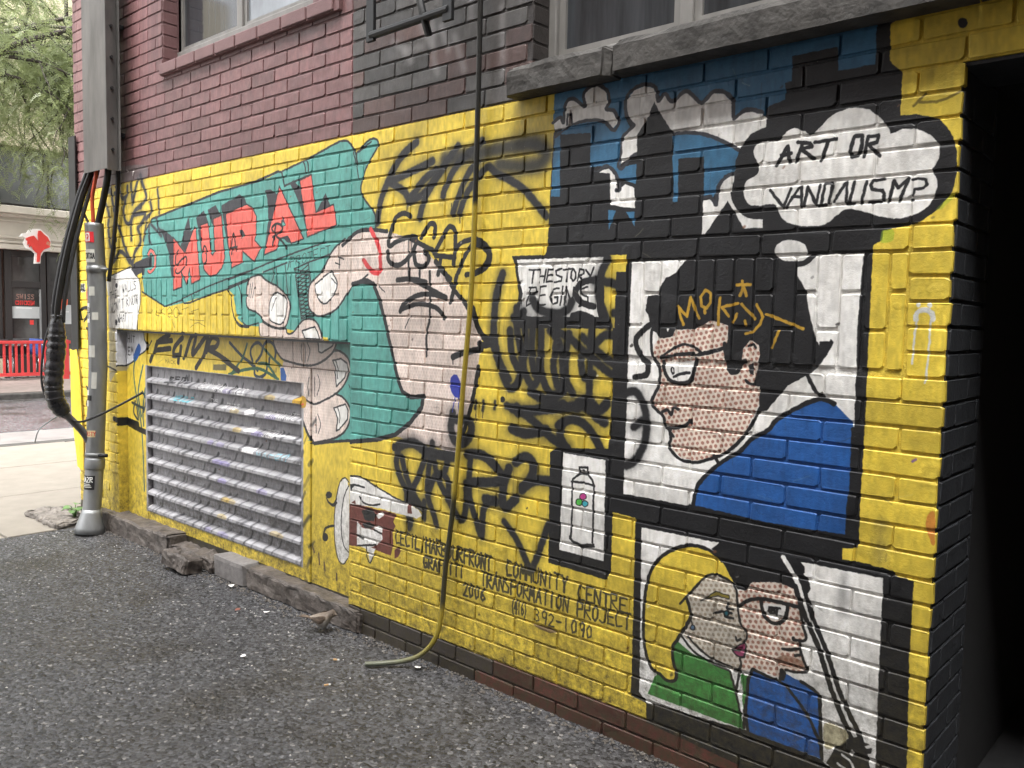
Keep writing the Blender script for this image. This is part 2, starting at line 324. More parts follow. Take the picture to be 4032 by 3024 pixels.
p olive 90 0 -4641 1199 -4491 1207 -4495 1171 -4645 1165
t oliveline 4 -5247 1178 -5102 1175 24 0 MACK
p white 100 0 -3374 701 -3348 693 -3343 662 -3326 664 -3322 338 -3344 301 -3377 266 -3415 277 -3443 342 -3455 457 -3441 577 -3411 670
s line 100 7 0 1 -3326 678 -3348 693 -3374 701 -3411 670 -3441 577 -3455 457 -3443 342 -3415 277 -3377 266 -3344 301
s line 100 7 0 1 -3333 674 -3373 611 -3395 515 -3394 422 -3371 356 -3333 334
s line 100 12 0 1 -3461 445 -3526 421 -3545 381
s line 100 12 0 1 -3436 567 -3461 547 -3500 557
p line 100 1 -3506 377 -3508 367 -3514 358 -3524 352 -3534 349 -3544 352 -3551 358 -3553 368 -3551 378 -3544 387 -3535 393 -3524 395 -3515 393 -3508 386
p line 100 1 -3475 600 -3477 592 -3484 585 -3495 580 -3506 578 -3517 580 -3524 585 -3527 592 -3524 600 -3517 607 -3507 612 -3495 614 -3485 612 -3477 607
s line 100 10 0 1 -3520 577 -3500 557 -3461 555 -3436 587
s bare 100 13 1 0 -3646 313 -3625 277
s bare 100 12 1 0 -3585 277 -3578 222
s bare 100 12 1 0 -3538 238 -3531 199
s bare 100 12 1 0 -3433 205 -3433 173
p white 100 0 -5934 1727 -5572 1790 -5503 1739 -5454 1708 -5431 1659 -5437 1549 -5471 1473 -5488 1379 -5804 1386 -5908 1393 -5909 1570 -5937 1664
s line 100 8 0 0 -5934 1727 -5572 1790
s line 100 8 0 1 -5572 1790 -5503 1739 -5454 1708 -5431 1659 -5437 1549 -5471 1473 -5488 1379
p dirtw 60 1 -5935 1711 -5879 1728 -5773 1671 -5794 1386 -5908 1393 -5909 1570
t line 5 -5896 1577 -5776 1594 49 0 THE
t line 5 -5701 1621 -5486 1648 57 0 WALLS
t line 5 -5872 1484 -5673 1527 61 0 WON'T
t line 5 -5636 1532 -5464 1551 59 0 KNOW
t line 5 -5776 1422 -5629 1439 51 0 WHAT
s oliveline 100 5 0 0 -5257 1515 -5286 1484
s oliveline 100 5 0 1 -5200 1528 -5220 1485 -5174 1477
s oliveline 100 5 0 1 -5118 1524 -5155 1503 -5100 1486
s oliveline 100 5 0 1 -5036 1533 -5073 1504 -5038 1470 -5010 1504 -5036 1533
s oliveline 100 5 0 1 -4957 1534 -4993 1504 -4958 1467 -4914 1505 -4957 1534
s oliveline 100 4 0 0 -4880 1518 -4803 1531
s oliveline 100 5 0 0 -4837 1526 -4846 1485
s oliveline 100 4 0 0 -4770 1506 -4680 1523
s oliveline 100 5 0 0 -5011 1454 -4977 1408
s oliveline 100 4 0 0 -4779 1458 -4616 1456
s oliveline 100 4 0 1 -4780 1413 -4697 1443 -4609 1424
p dark 100 0 -5506 1815 -5324 1844 -5262 1857 -5264 1786 -5365 1774 -5375 1733 -5503 1731 -5562 1781
p yellow 100 0 -5473 1734 -5409 1749 -5409 1727
s coral 100 19 0 1 -5314 1857 -5276 1885 -5234 1858 -5221 1815 -5241 1773 -5289 1748 -5317 1757
s line 100 6 0 1 -5328 1866 -5285 1896 -5220 1870 -5205 1815 -5227 1768 -5289 1740 -5331 1753
s line 100 5 0 1 -5296 1852 -5267 1868 -5245 1816 -5269 1769 -5298 1766
p greyp 70 1 -5956 2349 -5953 2408 -5747 2442 -5347 2419 -5330 2340 -5545 2339 -5751 2344
s dark 26 53 4 1 -5869 2332 -5838 2270 -5810 2173
s dark 100 28 2 1 -5869 2332 -5838 2270 -5810 2173
s dark 26 53 4 1 -5719 2341 -5754 2255 -5746 2164
s dark 100 28 2 1 -5719 2341 -5754 2255 -5746 2164
s dark 26 51 4 1 -5720 2306 -5676 2239 -5609 2252 -5597 2308
s dark 100 27 2 1 -5720 2306 -5676 2239 -5609 2252 -5597 2308
s dark 26 51 4 0 -5546 2326 -5529 2210
s dark 100 27 2 0 -5546 2326 -5529 2210
s dark 26 51 4 1 -5446 2338 -5488 2268 -5530 2193
s dark 100 27 2 1 -5446 2338 -5488 2268 -5530 2193
s dark 26 51 4 1 -5389 2311 -5333 2230 -5353 2197 -5431 2168
s dark 100 27 2 1 -5389 2311 -5333 2230 -5353 2197 -5431 2168
s dark 26 51 4 1 -5630 2218 -5663 2158 -5634 2085 -5573 2072 -5491 2146 -5402 2166
s dark 100 27 2 1 -5630 2218 -5663 2158 -5634 2085 -5573 2072 -5491 2146 -5402 2166
s dark 26 51 4 1 -5532 2123 -5554 2062 -5551 1965
s dark 100 27 2 1 -5532 2123 -5554 2062 -5551 1965
s dark 26 51 4 1 -5492 2120 -5355 2120 -5376 2078 -5455 2035
s dark 100 27 2 1 -5492 2120 -5355 2120 -5376 2078 -5455 2035
s dark 26 55 4 1 -5948 2242 -5886 2151 -5900 2060 -5872 1934
s dark 100 29 2 1 -5948 2242 -5886 2151 -5900 2060 -5872 1934
s dark 26 53 4 1 -5814 2050 -5797 1931 -5821 1831 -5734 1892 -5661 1876 -5581 1820
s dark 100 28 2 1 -5814 2050 -5797 1931 -5821 1831 -5734 1892 -5661 1876 -5581 1820
s dark 26 53 4 1 -5760 2074 -5709 2026 -5660 1934 -5580 1842 -5522 1787
s dark 100 28 2 1 -5760 2074 -5709 2026 -5660 1934 -5580 1842 -5522 1787
s dark 26 51 4 1 -5455 2030 -5418 1946 -5499 1883 -5541 1805
s dark 100 27 2 1 -5455 2030 -5418 1946 -5499 1883 -5541 1805
s dark 26 49 4 1 -5277 2191 -5260 2130 -5337 2084
s dark 100 26 2 1 -5277 2191 -5260 2130 -5337 2084
s dark 26 60 4 0 -5407 2360 -5389 2311
s dark 100 32 2 0 -5407 2360 -5389 2311
s dark 26 64 4 0 -5717 2404 -5709 2331
s dark 100 34 2 0 -5717 2404 -5709 2331
s dark 26 64 4 0 -5912 2350 -5881 2301
s dark 100 34 2 0 -5912 2350 -5881 2301
s dark 26 36 4 1 -5183 2259 -5166 2183 -5159 2107
s dark 100 19 2 1 -5183 2259 -5166 2183 -5159 2107
s dark 26 38 4 1 -5338 2058 -5369 1974 -5379 1953
s dark 100 20 2 1 -5338 2058 -5369 1974 -5379 1953
s dark 26 38 4 1 -5300 2048 -5302 1962 -5279 1927
s dark 100 20 2 1 -5300 2048 -5302 1962 -5279 1927
s dark 26 36 4 0 -5272 2046 -5135 1967
s dark 100 19 2 0 -5272 2046 -5135 1967
s dark 26 36 4 1 -5196 2084 -5170 2015 -5081 1976
s dark 100 19 2 1 -5196 2084 -5170 2015 -5081 1976
s white 100 7 1 0 -5513 2405 -5519 2371
s white 100 7 1 0 -5603 2414 -5594 2400
s black 100 22 0 1 -6369 1438 -6380 1504 -6284 1521 -6232 1494 -6329 1427
s black 100 22 0 1 -6207 1462 -6263 1395 -6156 1419
s black 100 22 0 0 -6290 1373 -6185 1348
s black 100 23 0 1 -6475 941 -6534 880 -6450 852 -6510 791 -6426 764 -6499 723
s black 100 23 0 1 -6308 953 -6230 903 -6313 830 -6235 781 -6318 729
p pink 100 1 -6117 1608 -6127 1574 -6151 1547 -6185 1532 -6223 1532 -6256 1547 -6279 1574 -6286 1608 -6276 1642 -6251 1669 -6216 1684 -6179 1683 -6146 1668 -6124 1641
p white 100 0 -6385 1691 -6298 1690 -6301 1630 -6388 1631
t line 8 -6381 1664 -6305 1663 20 0 BOBE
t line 8 -6382 1636 -6306 1636 20 0 FORE
p redp 100 0 -6183 1397 -6117 1404 -6121 1312 -6186 1316
p black 100 0 -2020 2367 -2027 2194 -2044 1767 -2053 1744 -2223 1745 -2208 1715 -2183 1599 -2199 1513 -2204 1467 -2146 1467 -1734 1475 -1732 1247 -1733 1186 -1738 1048 -1979 1022 -2008 1001 -2002 577 -1731 572 -1712 607 -1713 823 -1615 818 -1612 492 -1610 180 -1545 174 -1542 105 -1103 78 -686 181 -687 267 -697 576 -697 801 -747 805 -752 817 -834 823 -896 821 -897 854 -854 863 -851 880 -853 981 -852 1160 -852 1226 -852 1303 -853 1371 -854 1423 -854 1563 -855 1713 -854 1730 -830 1742 -830 1767 -748 1783 -732 1788 -688 1818 -657 1864 -651 1905 -652 1964 -671 2020 -701 2056 -754 2075 -801 2079 -801 2192 -836 2231 -840 2354 -821 2397
p sky 100 0 -2027 2331 -1783 2347 -1579 2353 -1217 2363 -1142 2364 -1133 2173 -1207 2155 -1296 2149 -1310 2201 -1418 2212 -1526 2234 -1582 2254 -1705 2268 -1713 2202 -1686 2162 -1721 2112 -1726 2033 -1658 2038 -1657 1971 -1725 1996 -1764 2043 -1859 2049 -1856 2169 -1995 2184 -1989 1955 -2032 1957 -2025 2129 -2020 2180 -1962 2218 -2031 2234
p sky 100 0 -1497 2367 -1382 2374 -1113 2381 -965 2375 -877 2356 -874 2229 -978 2229 -982 2296 -1117 2296 -1116 2223 -1197 2222 -1194 2135 -1300 2143 -1475 2255
p white 100 0 -2029 2227 -1997 2236 -1983 2221 -1977 2271 -1961 2295 -1932 2293 -1890 2268 -1888 2309 -1860 2329 -1829 2327 -1793 2300 -1788 2262 -1795 2241 -1764 2231 -1747 2201 -1743 2185 -1758 2172 -1793 2195 -1840 2208 -1913 2211 -1962 2199 -2025 2200
s dark 100 13 0 1 -2032 2227 -1997 2242 -1981 2220 -1979 2272 -1963 2298 -1932 2297 -1888 2265 -1892 2309 -1862 2331 -1827 2330 -1787 2299 -1783 2258 -1792 2241 -1760 2232 -1740 2200 -1739 2181 -1757 2164 -1793 2194 -1840 2211 -1913 2211 -1962 2197 -2022 2174
p sky 100 0 -2016 2167 -1954 2204 -1872 2209 -1793 2192 -1772 2050 -1851 2052 -1856 2167 -1995 2180
s dark 100 10 0 0 -1964 2212 -1963 2247 -1947 2245 -1944 2212
p white 100 0 -1705 2262 -1676 2287 -1633 2295 -1597 2280 -1581 2237 -1554 2256 -1525 2228 -1472 2249 -1418 2209 -1374 2230 -1336 2221 -1310 2192 -1299 2144 -1254 2159 -1206 2136 -1190 2053 -1285 2043 -1336 2071 -1433 2106 -1518 2119 -1515 2058 -1653 2073 -1682 2065 -1723 2045 -1724 2088 -1722 2124 -1675 2167 -1702 2201
s dark 100 13 0 1 -1672 2169 -1702 2201 -1711 2262 -1679 2292 -1633 2300 -1591 2282 -1579 2236 -1554 2257 -1525 2227 -1472 2252 -1418 2207 -1374 2234 -1333 2224 -1305 2193 -1298 2141 -1254 2162 -1206 2144
s dark 100 12 0 1 -1675 2167 -1722 2130 -1724 2081 -1734 2046 -1718 2029 -1679 2064 -1653 2073
p sky 100 0 -1519 2117 -1473 2117 -1420 2107 -1368 2086 -1316 2058 -1272 2036 -1265 1986 -1325 1969 -1348 1926 -1360 1902 -1399 1911 -1401 2034 -1494 2038 -1491 1898 -1522 1900 -1518 2058
s dark 100 12 0 1 -1520 2120 -1467 2119 -1414 2108 -1362 2088 -1310 2060 -1269 2036
p white 100 0 -1857 2033 -1803 2031 -1772 2034 -1748 2010 -1735 1966 -1731 1959 -1701 1975 -1664 1959 -1657 1889 -1706 1895 -1763 1909 -1767 2015 -1856 2015
s dark 100 12 0 1 -1857 2040 -1826 2027 -1788 2044 -1756 2029 -1732 1996 -1723 1958 -1738 1957
p sky 100 0 -1768 1890 -1736 1885 -1766 1821
p sky 100 0 -1694 1879 -1659 1877 -1657 1826
p white 100 0 -1403 1894 -1360 1896 -1343 1881 -1342 1926 -1324 1958 -1276 1970 -1283 1921 -1268 1870 -1252 1846 -1249 1796 -1400 1786
s dark 100 12 0 1 -1399 1905 -1370 1905 -1349 1878 -1345 1932 -1318 1963 -1270 1975
p black 100 0 -1387 1784 -1309 1888 -1248 1795
p black 100 0 -1594 2236 -1615 2194 -1659 2134 -1651 1812 -1505 1804 -1520 2128 -1573 2200
p black 100 0 -1995 2180 -1856 2167 -1855 2033 -1767 2016 -1761 1906 -1994 1883 -1989 1952
p black 100 0 -1494 2037 -1399 2035 -1396 1910 -1397 1787 -1494 1792 -1491 1896
p white 100 0 -1296 2141 -1255 2154 -1209 2144 -1192 2128 -1190 2085 -1257 2043 -1285 2050
s dark 100 12 0 1 -1299 2139 -1259 2159 -1209 2147
p white 100 0 -1252 1843 -1189 1841 -1187 1796 -1250 1798
s black 100 56 0 1 -1133 2073 -1213 2066 -1255 2019 -1265 1950 -1270 1902 -1230 1856 -1144 1847
p white 100 1 -1230 2030 -1205 2058 -1154 2055 -1133 2069 -1105 2086 -1070 2071 -1049 2059 -1022 2078 -990 2106 -939 2118 -894 2111 -855 2081 -829 2046 -822 2033 -787 2041 -745 2032 -710 2006 -694 1975 -700 1940 -711 1923 -698 1897 -699 1861 -722 1821 -774 1800 -822 1803 -873 1819 -928 1835 -963 1818 -1002 1794 -1070 1795 -1121 1815 -1144 1850 -1156 1865 -1227 1867 -1255 1900 -1249 1942 -1216 1959 -1210 1986
s black 100 11 0 0 -1152 1980 -1120 2034 -1111 1985
s black 100 11 0 0 -1139 2008 -1107 2012
s black 100 11 0 0 -1092 1985 -1073 2039
s black 100 11 0 0 -1087 2041 -1052 2035 -1045 2025 -1079 2020
s black 100 11 0 0 -1077 2020 -1038 1988
s black 100 11 0 0 -1036 2035 -975 2037
s black 100 11 0 0 -997 2032 -1015 1981
s black 100 11 0 0 -922 2038 -933 1996 -926 1980 -911 1983 -901 2003 -900 2038 -922 2038
s black 100 10 0 0 -893 1977 -884 2033 -856 2032 -859 2013 -882 2010 -850 1976
s black 100 9 0 0 -1169 1908 -1125 1854 -1102 1908
s black 100 9 0 0 -1115 1853 -1079 1906 -1070 1911 -1068 1853
s black 100 9 0 0 -1098 1882 -1068 1880
s black 100 9 0 0 -1060 1855 -1051 1908 -1024 1855 -1014 1910
s black 100 9 0 0 -1008 1855 -1000 1912 -981 1912 -978 1904 -987 1857
s black 100 9 0 0 -1016 1851 -997 1851
s black 100 9 0 0 -973 1859 -943 1906 -937 1911 -937 1856
s black 100 9 0 0 -916 1911 -928 1853
s black 100 9 0 0 -933 1850 -915 1849
s black 100 9 0 0 -882 1908 -894 1848
s black 100 9 0 0 -833 1910 -862 1910 -871 1897 -865 1886 -838 1879 -832 1868 -833 1853
s black 100 9 0 0 -872 1850 -841 1849
s black 100 9 0 0 -819 1847 -807 1904 -796 1883 -769 1906 -790 1847
s black 100 8 0 0 -759 1902 -745 1905 -726 1899 -722 1886 -730 1877 -753 1875 -756 1862
s black 100 9 0 0 -757 1847 -755 1847
p white 100 0 -2196 1730 -1784 1728 -1809 1643 -1810 1557 -1799 1515 -2184 1513 -2162 1599 -2184 1661
s black 100 7 0 0 -2132 1689 -2084 1690
s black 100 7 0 0 -2108 1688 -2116 1640
s black 100 7 0 0 -2076 1690 -2082 1641
s black 100 7 0 0 -2048 1689 -2057 1642
s black 100 7 0 0 -2078 1664 -2052 1666
s black 100 7 0 0 -2037 1689 -2045 1643
s black 100 7 0 0 -2037 1689 -2017 1690
s black 100 7 0 0 -2040 1667 -2021 1669
s black 100 7 0 0 -2045 1643 -2020 1645
s black 100 7 0 0 -1972 1691 -2002 1684 -1998 1669 -1971 1660 -1974 1645 -2008 1641
s black 100 7 0 0 -1964 1687 -1923 1690
s black 100 7 0 0 -1944 1688 -1951 1644
s black 100 7 0 0 -1919 1689 -1928 1674 -1928 1656 -1918 1644 -1907 1656 -1908 1676 -1919 1689
s black 100 7 0 0 -1899 1644 -1890 1687 -1870 1684 -1870 1670 -1894 1664 -1874 1645
s black 100 7 0 0 -1861 1684 -1842 1663
s black 100 7 0 0 -1825 1692 -1848 1643
s black 100 7 0 0 -2144 1553 -2122 1623
s black 100 7 0 0 -2130 1623 -2094 1623 -2093 1605 -2129 1593 -2105 1590 -2108 1565 -2144 1553
s black 100 7 0 0 -2074 1626 -2084 1556
s black 100 7 0 0 -2074 1626 -2046 1627
s black 100 7 0 0 -2077 1593 -2049 1595
s black 100 7 0 0 -2084 1556 -2048 1558
s black 100 7 0 0 -1984 1619 -2011 1616 -2026 1586 -2013 1560 -1990 1566 -1987 1586 -2003 1586
s black 100 7 0 0 -1966 1625 -1975 1557
s black 100 7 0 0 -1956 1557 -1951 1624 -1922 1560 -1913 1621
s black 100 7 0 0 -1851 1623 -1884 1615 -1883 1598 -1850 1586 -1849 1566 -1889 1554
p yellow 100 0 -1760 1733 -1686 1732 -1687 1674 -1727 1672 -1728 1597 -1727 1476 -1765 1476 -1774 1546 -1781 1642 -1773 1699
s black 100 24 1 1 -1813 1649 -1877 1638 -1905 1604 -1882 1569 -1824 1552
s black 100 24 1 1 -1917 1516 -1881 1525 -1830 1511
s black 26 64 4 1 -2112 1580 -2079 1541 -1993 1524 -1940 1542 -1923 1569
s black 100 34 2 1 -2112 1580 -2079 1541 -1993 1524 -1940 1542 -1923 1569
s black 26 60 4 1 -1767 1721 -1796 1660 -1804 1597 -1781 1541 -1751 1484
s black 100 32 2 1 -1767 1721 -1796 1660 -1804 1597 -1781 1541 -1751 1484
s black 26 58 4 1 -1820 1646 -1736 1633 -1695 1614 -1663 1575 -1678 1539 -1732 1530
s black 100 31 2 1 -1820 1646 -1736 1633 -1695 1614 -1663 1575 -1678 1539 -1732 1530
s black 26 66 4 0 -2176 1513 -2156 1531
s black 100 35 2 0 -2176 1513 -2156 1531
s black 26 64 4 1 -2269 1678 -2301 1600 -2311 1492 -2309 1396 -2281 1334 -2253 1272 -2218 1230 -2177 1258 -2158 1346 -2187 1457 -2193 1543
s black 100 34 2 1 -2269 1678 -2301 1600 -2311 1492 -2309 1396 -2281 1334 -2253 1272 -2218 1230 -2177 1258 -2158 1346 -2187 1457 -2193 1543
s black 26 62 4 1 -2155 1507 -2140 1409 -2150 1322 -2123 1267 -2094 1251 -2072 1301 -2069 1460
s black 100 33 2 1 -2155 1507 -2140 1409 -2150 1322 -2123 1267 -2094 1251 -2072 1301 -2069 1460
s black 26 62 4 1 -2065 1460 -2065 1338 -2051 1278 -2022 1231 -1999 1221
s black 100 33 2 1 -2065 1460 -2065 1338 -2051 1278 -2022 1231 -1999 1221
s black 26 60 4 1 -2022 1461 -1974 1414 -1956 1320 -1953 1242
s black 100 32 2 1 -2022 1461 -1974 1414 -1956 1320 -1953 1242
s black 26 58 4 1 -1991 1462 -1914 1428 -1854 1384 -1738 1315
s black 100 31 2 1 -1991 1462 -1914 1428 -1854 1384 -1738 1315
s black 26 58 4 1 -1828 1466 -1832 1385 -1831 1240
s black 100 31 2 1 -1828 1466 -1832 1385 -1831 1240
s black 26 58 4 1 -1815 1414 -1771 1450 -1733 1451
s black 100 31 2 1 -1815 1414 -1771 1450 -1733 1451
s black 26 58 4 1 -1875 1371 -1858 1296 -1815 1310
s black 100 31 2 1 -1875 1371 -1858 1296 -1815 1310
s black 100 26 1 1 -2429 1542 -2400 1464 -2353 1420 -2327 1428
s black 100 26 1 1 -2389 1400 -2362 1394 -2309 1403
s black 100 26 1 1 -2421 1800 -2372 1785 -2344 1752 -2370 1708 -2419 1684
s black 26 70 4 1 -2204 1151 -2101 1154 -1950 1190
s black 100 37 2 1 -2204 1151 -2101 1154 -1950 1190
s black 26 68 4 1 -2180 1159 -2076 1103 -1991 1053 -1923 1026
s black 100 36 2 1 -2180 1159 -2076 1103 -1991 1053 -1923 1026
s black 26 66 4 1 -1970 1108 -1905 1137 -1841 1120 -1790 1069 -1761 1022
s black 100 35 2 1 -1970 1108 -1905 1137 -1841 1120 -1790 1069 -1761 1022
s black 26 68 4 1 -1948 1121 -1961 1073 -1930 1025
s black 100 36 2 1 -1948 1121 -1961 1073 -1930 1025
s black 26 66 4 1 -1829 1200 -1800 1158 -1759 1140
s black 100 35 2 1 -1829 1200 -1800 1158 -1759 1140
s black 26 66 4 0 -1879 1202 -1829 1178
s black 100 35 2 0 -1879 1202 -1829 1178
s black 26 64 4 1 -2224 1456 -2212 1369 -2178 1308
s black 100 34 2 1 -2224 1456 -2212 1369 -2178 1308
s black 26 62 4 1 -2107 1462 -2110 1373 -2094 1294
s black 100 33 2 1 -2107 1462 -2110 1373 -2094 1294
s black 26 60 4 1 -1930 1451 -1943 1380 -1939 1285 -1908 1234
s black 100 32 2 1 -1930 1451 -1943 1380 -1939 1285 -1908 1234
s black 26 58 4 1 -1870 1441 -1775 1376 -1733 1352
s black 100 31 2 1 -1870 1441 -1775 1376 -1733 1352
s black 26 60 4 1 -1989 1414 -2002 1329 -1981 1259
s black 100 32 2 1 -1989 1414 -2002 1329 -1981 1259
s black 26 62 4 1 -2209 1506 -2150 1482 -2086 1490
s black 100 33 2 1 -2209 1506 -2150 1482 -2086 1490
s black 26 74 4 1 -2172 1139 -2009 1168 -1878 1188
s black 100 39 2 1 -2172 1139 -2009 1168 -1878 1188
s black 26 74 4 1 -2111 1225 -2025 1199 -1952 1242
s black 100 39 2 1 -2111 1225 -2025 1199 -1952 1242
s black 26 72 4 1 -1885 1182 -1844 1216 -1787 1182 -1754 1207
s black 100 38 2 1 -1885 1182 -1844 1216 -1787 1182 -1754 1207
s black 26 77 4 1 -2202 1072 -2130 1061 -2029 1084
s black 100 41 2 1 -2202 1072 -2130 1061 -2029 1084
p white 100 0 -1664 1707 -880 1709 -885 1563 -886 1484 -883 1385 -883 1300 -881 1239 -878 1037 -884 976 -884 889 -1148 883 -1319 890 -1404 896 -1670 896 -1667 1192 -1668 1384 -1666 1560
p jacket 100 0 -1393 888 -1379 962 -1336 1019 -1272 1073 -1231 1100 -1191 1146 -1142 1176 -1114 1212 -1048 1256 -1001 1280 -973 1285 -941 1274 -908 1245 -887 1225 -882 1203 -878 1037 -884 976 -884 889 -1148 883 -1319 890
s black 100 14 0 1 -1393 888 -1379 962 -1336 1019 -1272 1073 -1231 1100 -1191 1146 -1142 1176 -1114 1212 -1048 1256 -1001 1280 -973 1285 -941 1274
s black 100 15 0 0 -882 1206 -878 1037 -884 976 -884 889
s black 100 16 0 0 -884 887 -1148 881 -1404 894
s black 100 12 0 1 -1025 1350 -996 1304 -976 1294
p black 100 0 -1594 1590 -1555 1595 -1547 1620 -1524 1651 -1489 1663 -1481 1676 -1450 1708 -1412 1749 -1075 1735 -1071 1648 -1043 1606 -1033 1556 -1011 1474 -1003 1454 -964 1455 -961 1463 -951 1454 -969 1417 -988 1389 -1014 1360 -1084 1318 -1116 1278 -1149 1235 -1174 1231 -1175 1307 -1198 1311 -1186 1369 -1180 1408 -1184 1436 -1213 1452 -1235 1425 -1238 1386 -1268 1343 -1284 1344 -1304 1422 -1289 1452 -1291 1496 -1351 1510 -1412 1481 -1481 1477 -1492 1456 -1543 1447 -1556 1465 -1574 1475 -1592 1527 -1602 1542
p skin 100 0 -1563 1423 -1543 1447 -1492 1455 -1481 1476 -1412 1480 -1351 1510 -1291 1495 -1291 1442 -1304 1422 -1284 1344 -1268 1343 -1238 1386 -1235 1425 -1213 1452 -1184 1436 -1180 1408 -1186 1369 -1198 1311 -1175 1307 -1175 1255 -1199 1204 -1222 1148 -1273 1093 -1321 1067 -1382 1048 -1440 1052 -1477 1073 -1490 1108 -1485 1135 -1514 1169 -1524 1194 -1565 1222 -1542 1282 -1533 1340 -1565 1381
d dot 18.5 5.6 12 0 -1563 1423 -1543 1447 -1492 1455 -1481 1476 -1412 1480 -1351 1510 -1291 1495 -1291 1442 -1304 1422 -1284 1344 -1268 1343 -1238 1386 -1235 1425 -1213 1452 -1184 1436 -1180 1408 -1186 1369 -1198 1311 -1175 1307 -1175 1255 -1199 1204 -1222 1148 -1273 1093 -1321 1067 -1382 1048 -1440 1052 -1477 1073 -1490 1108 -1485 1135 -1514 1169 -1524 1194 -1565 1222 -1542 1282 -1533 1340 -1565 1381
p black 100 0 -1549 1480 -1487 1484 -1488 1465 -1501 1452 -1525 1448 -1544 1456
p white 100 0 -1515 1481 -1505 1481 -1511 1467
p white 100 0 -1521 1365 -1404 1379 -1414 1331 -1431 1307 -1489 1309 -1511 1336
s black 100 14 0 1 -1525 1367 -1514 1330 -1488 1304 -1434 1303 -1411 1326 -1401 1384
s black 100 13 0 1 -1390 1400 -1344 1410 -1291 1427
s black 100 9 0 1 -1538 1382 -1481 1418 -1439 1430 -1397 1416 -1379 1403
s black 100 9 0 1 -1538 1381 -1468 1394 -1390 1398
s black 100 9 0 0 -1480 1396 -1408 1402
p black 100 1 -1479 1341 -1479 1336 -1481 1331 -1485 1328 -1488 1328 -1491 1331 -1494 1335 -1495 1340 -1494 1346 -1492 1351 -1489 1353 -1486 1353 -1482 1351 -1480 1347
p white 100 1 -1483 1341 -1483 1338 -1484 1335 -1485 1334 -1487 1334 -1488 1335 -1489 1337 -1489 1341 -1489 1344 -1488 1347 -1487 1348 -1486 1348 -1485 1347 -1484 1344
s black 100 10 0 1 -1480 1321 -1453 1333 -1423 1337
s black 100 14 0 1 -1300 1437 -1292 1389 -1277 1349 -1252 1351 -1245 1374 -1229 1385
p black 100 0 -1220 1372 -1202 1381 -1197 1344 -1208 1345
s black 100 9 0 1 -1223 1324 -1209 1315 -1188 1314
s black 100 8 0 1 -1217 1433 -1202 1437 -1193 1429
p white 100 0 -1073 1670 -1017 1704 -1005 1703 -994 1441 -1011 1478 -1042 1624
s black 100 16 0 1 -1077 1680 -1050 1686 -1024 1705
p white 100 1 -1044 1722 -1048 1708 -1062 1697 -1082 1692 -1105 1692 -1126 1699 -1141 1711 -1146 1725 -1142 1739 -1128 1750 -1108 1755 -1085 1754 -1064 1747 -1050 1736
s black 100 11 0 1 -1574 1475 -1575 1433 -1565 1381 -1536 1345 -1541 1282 -1565 1225 -1517 1184 -1510 1153 -1488 1140
s black 100 11 0 1 -1504 1146 -1468 1150 -1433 1161 -1411 1179
s black 100 11 0 1 -1521 1200 -1500 1207 -1487 1192 -1477 1217 -1459 1213
s black 100 11 0 1 -1494 1145 -1485 1109 -1490 1082 -1446 1046 -1382 1045 -1321 1068 -1273 1094 -1222 1148 -1188 1205 -1170 1245
s black 100 11 0 0 -1322 1074 -1307 1056
s black 100 11 0 0 -1564 1375 -1536 1351
s black 100 10 0 0 -1485 1130 -1476 1120
s black 100 10 0 0 -1417 1181 -1408 1171
s gold 100 10 0 0 -1477 1556 -1464 1524 -1452 1495
s gold 100 10 0 0 -1477 1556 -1440 1522 -1429 1585 -1414 1551 -1396 1517
s gold 100 10 0 0 -1376 1608 -1393 1585 -1388 1556 -1370 1549 -1356 1567 -1357 1598 -1376 1608
s gold 100 10 0 0 -1322 1582 -1326 1541 -1325 1498
s gold 100 10 0 0 -1260 1566 -1314 1553 -1290 1525
s gold 100 10 0 0 -1263 1532 -1275 1506
s gold 100 10 0 0 -1267 1623 -1221 1624
s gold 100 10 0 0 -1248 1634 -1245 1614 -1254 1590
s gold 100 10 0 0 -1241 1614 -1233 1589
s gold 100 10 0 0 -1248 1563 -1200 1518
s gold 100 9 0 0 -1197 1562 -1175 1523 -1183 1503 -1203 1478 -1230 1471
s gold 100 9 0 0 -1166 1533 -1045 1491
s gold 100 9 0 0 -1121 1482 -1141 1431
s gold 100 10 0 0 -1234 1510 -1231 1497
s gold 100 10 0 0 -1376 1549 -1375 1533
s black 26 55 4 1 -1667 1252 -1632 1260 -1599 1220 -1584 1167 -1587 1092 -1623 1023 -1661 997
s black 100 29 2 1 -1667 1252 -1632 1260 -1599 1220 -1584 1167 -1587 1092 -1623 1023 -1661 997
s black 26 55 4 0 -1634 1136 -1603 1160
s black 100 29 2 0 -1634 1136 -1603 1160
s black 100 21 1 1 -1575 1496 -1621 1463 -1638 1431 -1611 1378 -1585 1358 -1590 1321 -1637 1310
p white 100 0 -1945 1008 -1750 1005 -1745 637 -1951 638
s black 100 8 0 0 -1897 899 -1895 792 -1896 698
s black 100 8 0 0 -1798 905 -1798 809 -1797 697
s black 100 8 0 0 -1897 899 -1894 915 -1877 929 -1863 941 -1827 943 -1807 926 -1798 905
s black 100 8 0 0 -1901 906 -1847 909 -1797 905
s black 100 8 0 0 -1866 940 -1866 964 -1828 968 -1829 943
s black 100 8 0 0 -1901 700 -1890 685 -1847 676 -1791 690
s black 100 8 0 0 -1901 691 -1883 678 -1846 668 -1789 683
p black 100 1 -1829 860 -1830 854 -1835 849 -1841 845 -1849 844 -1856 845 -1861 849 -1863 855 -1861 861 -1857 867 -1850 870 -1842 872 -1835 870 -1831 866
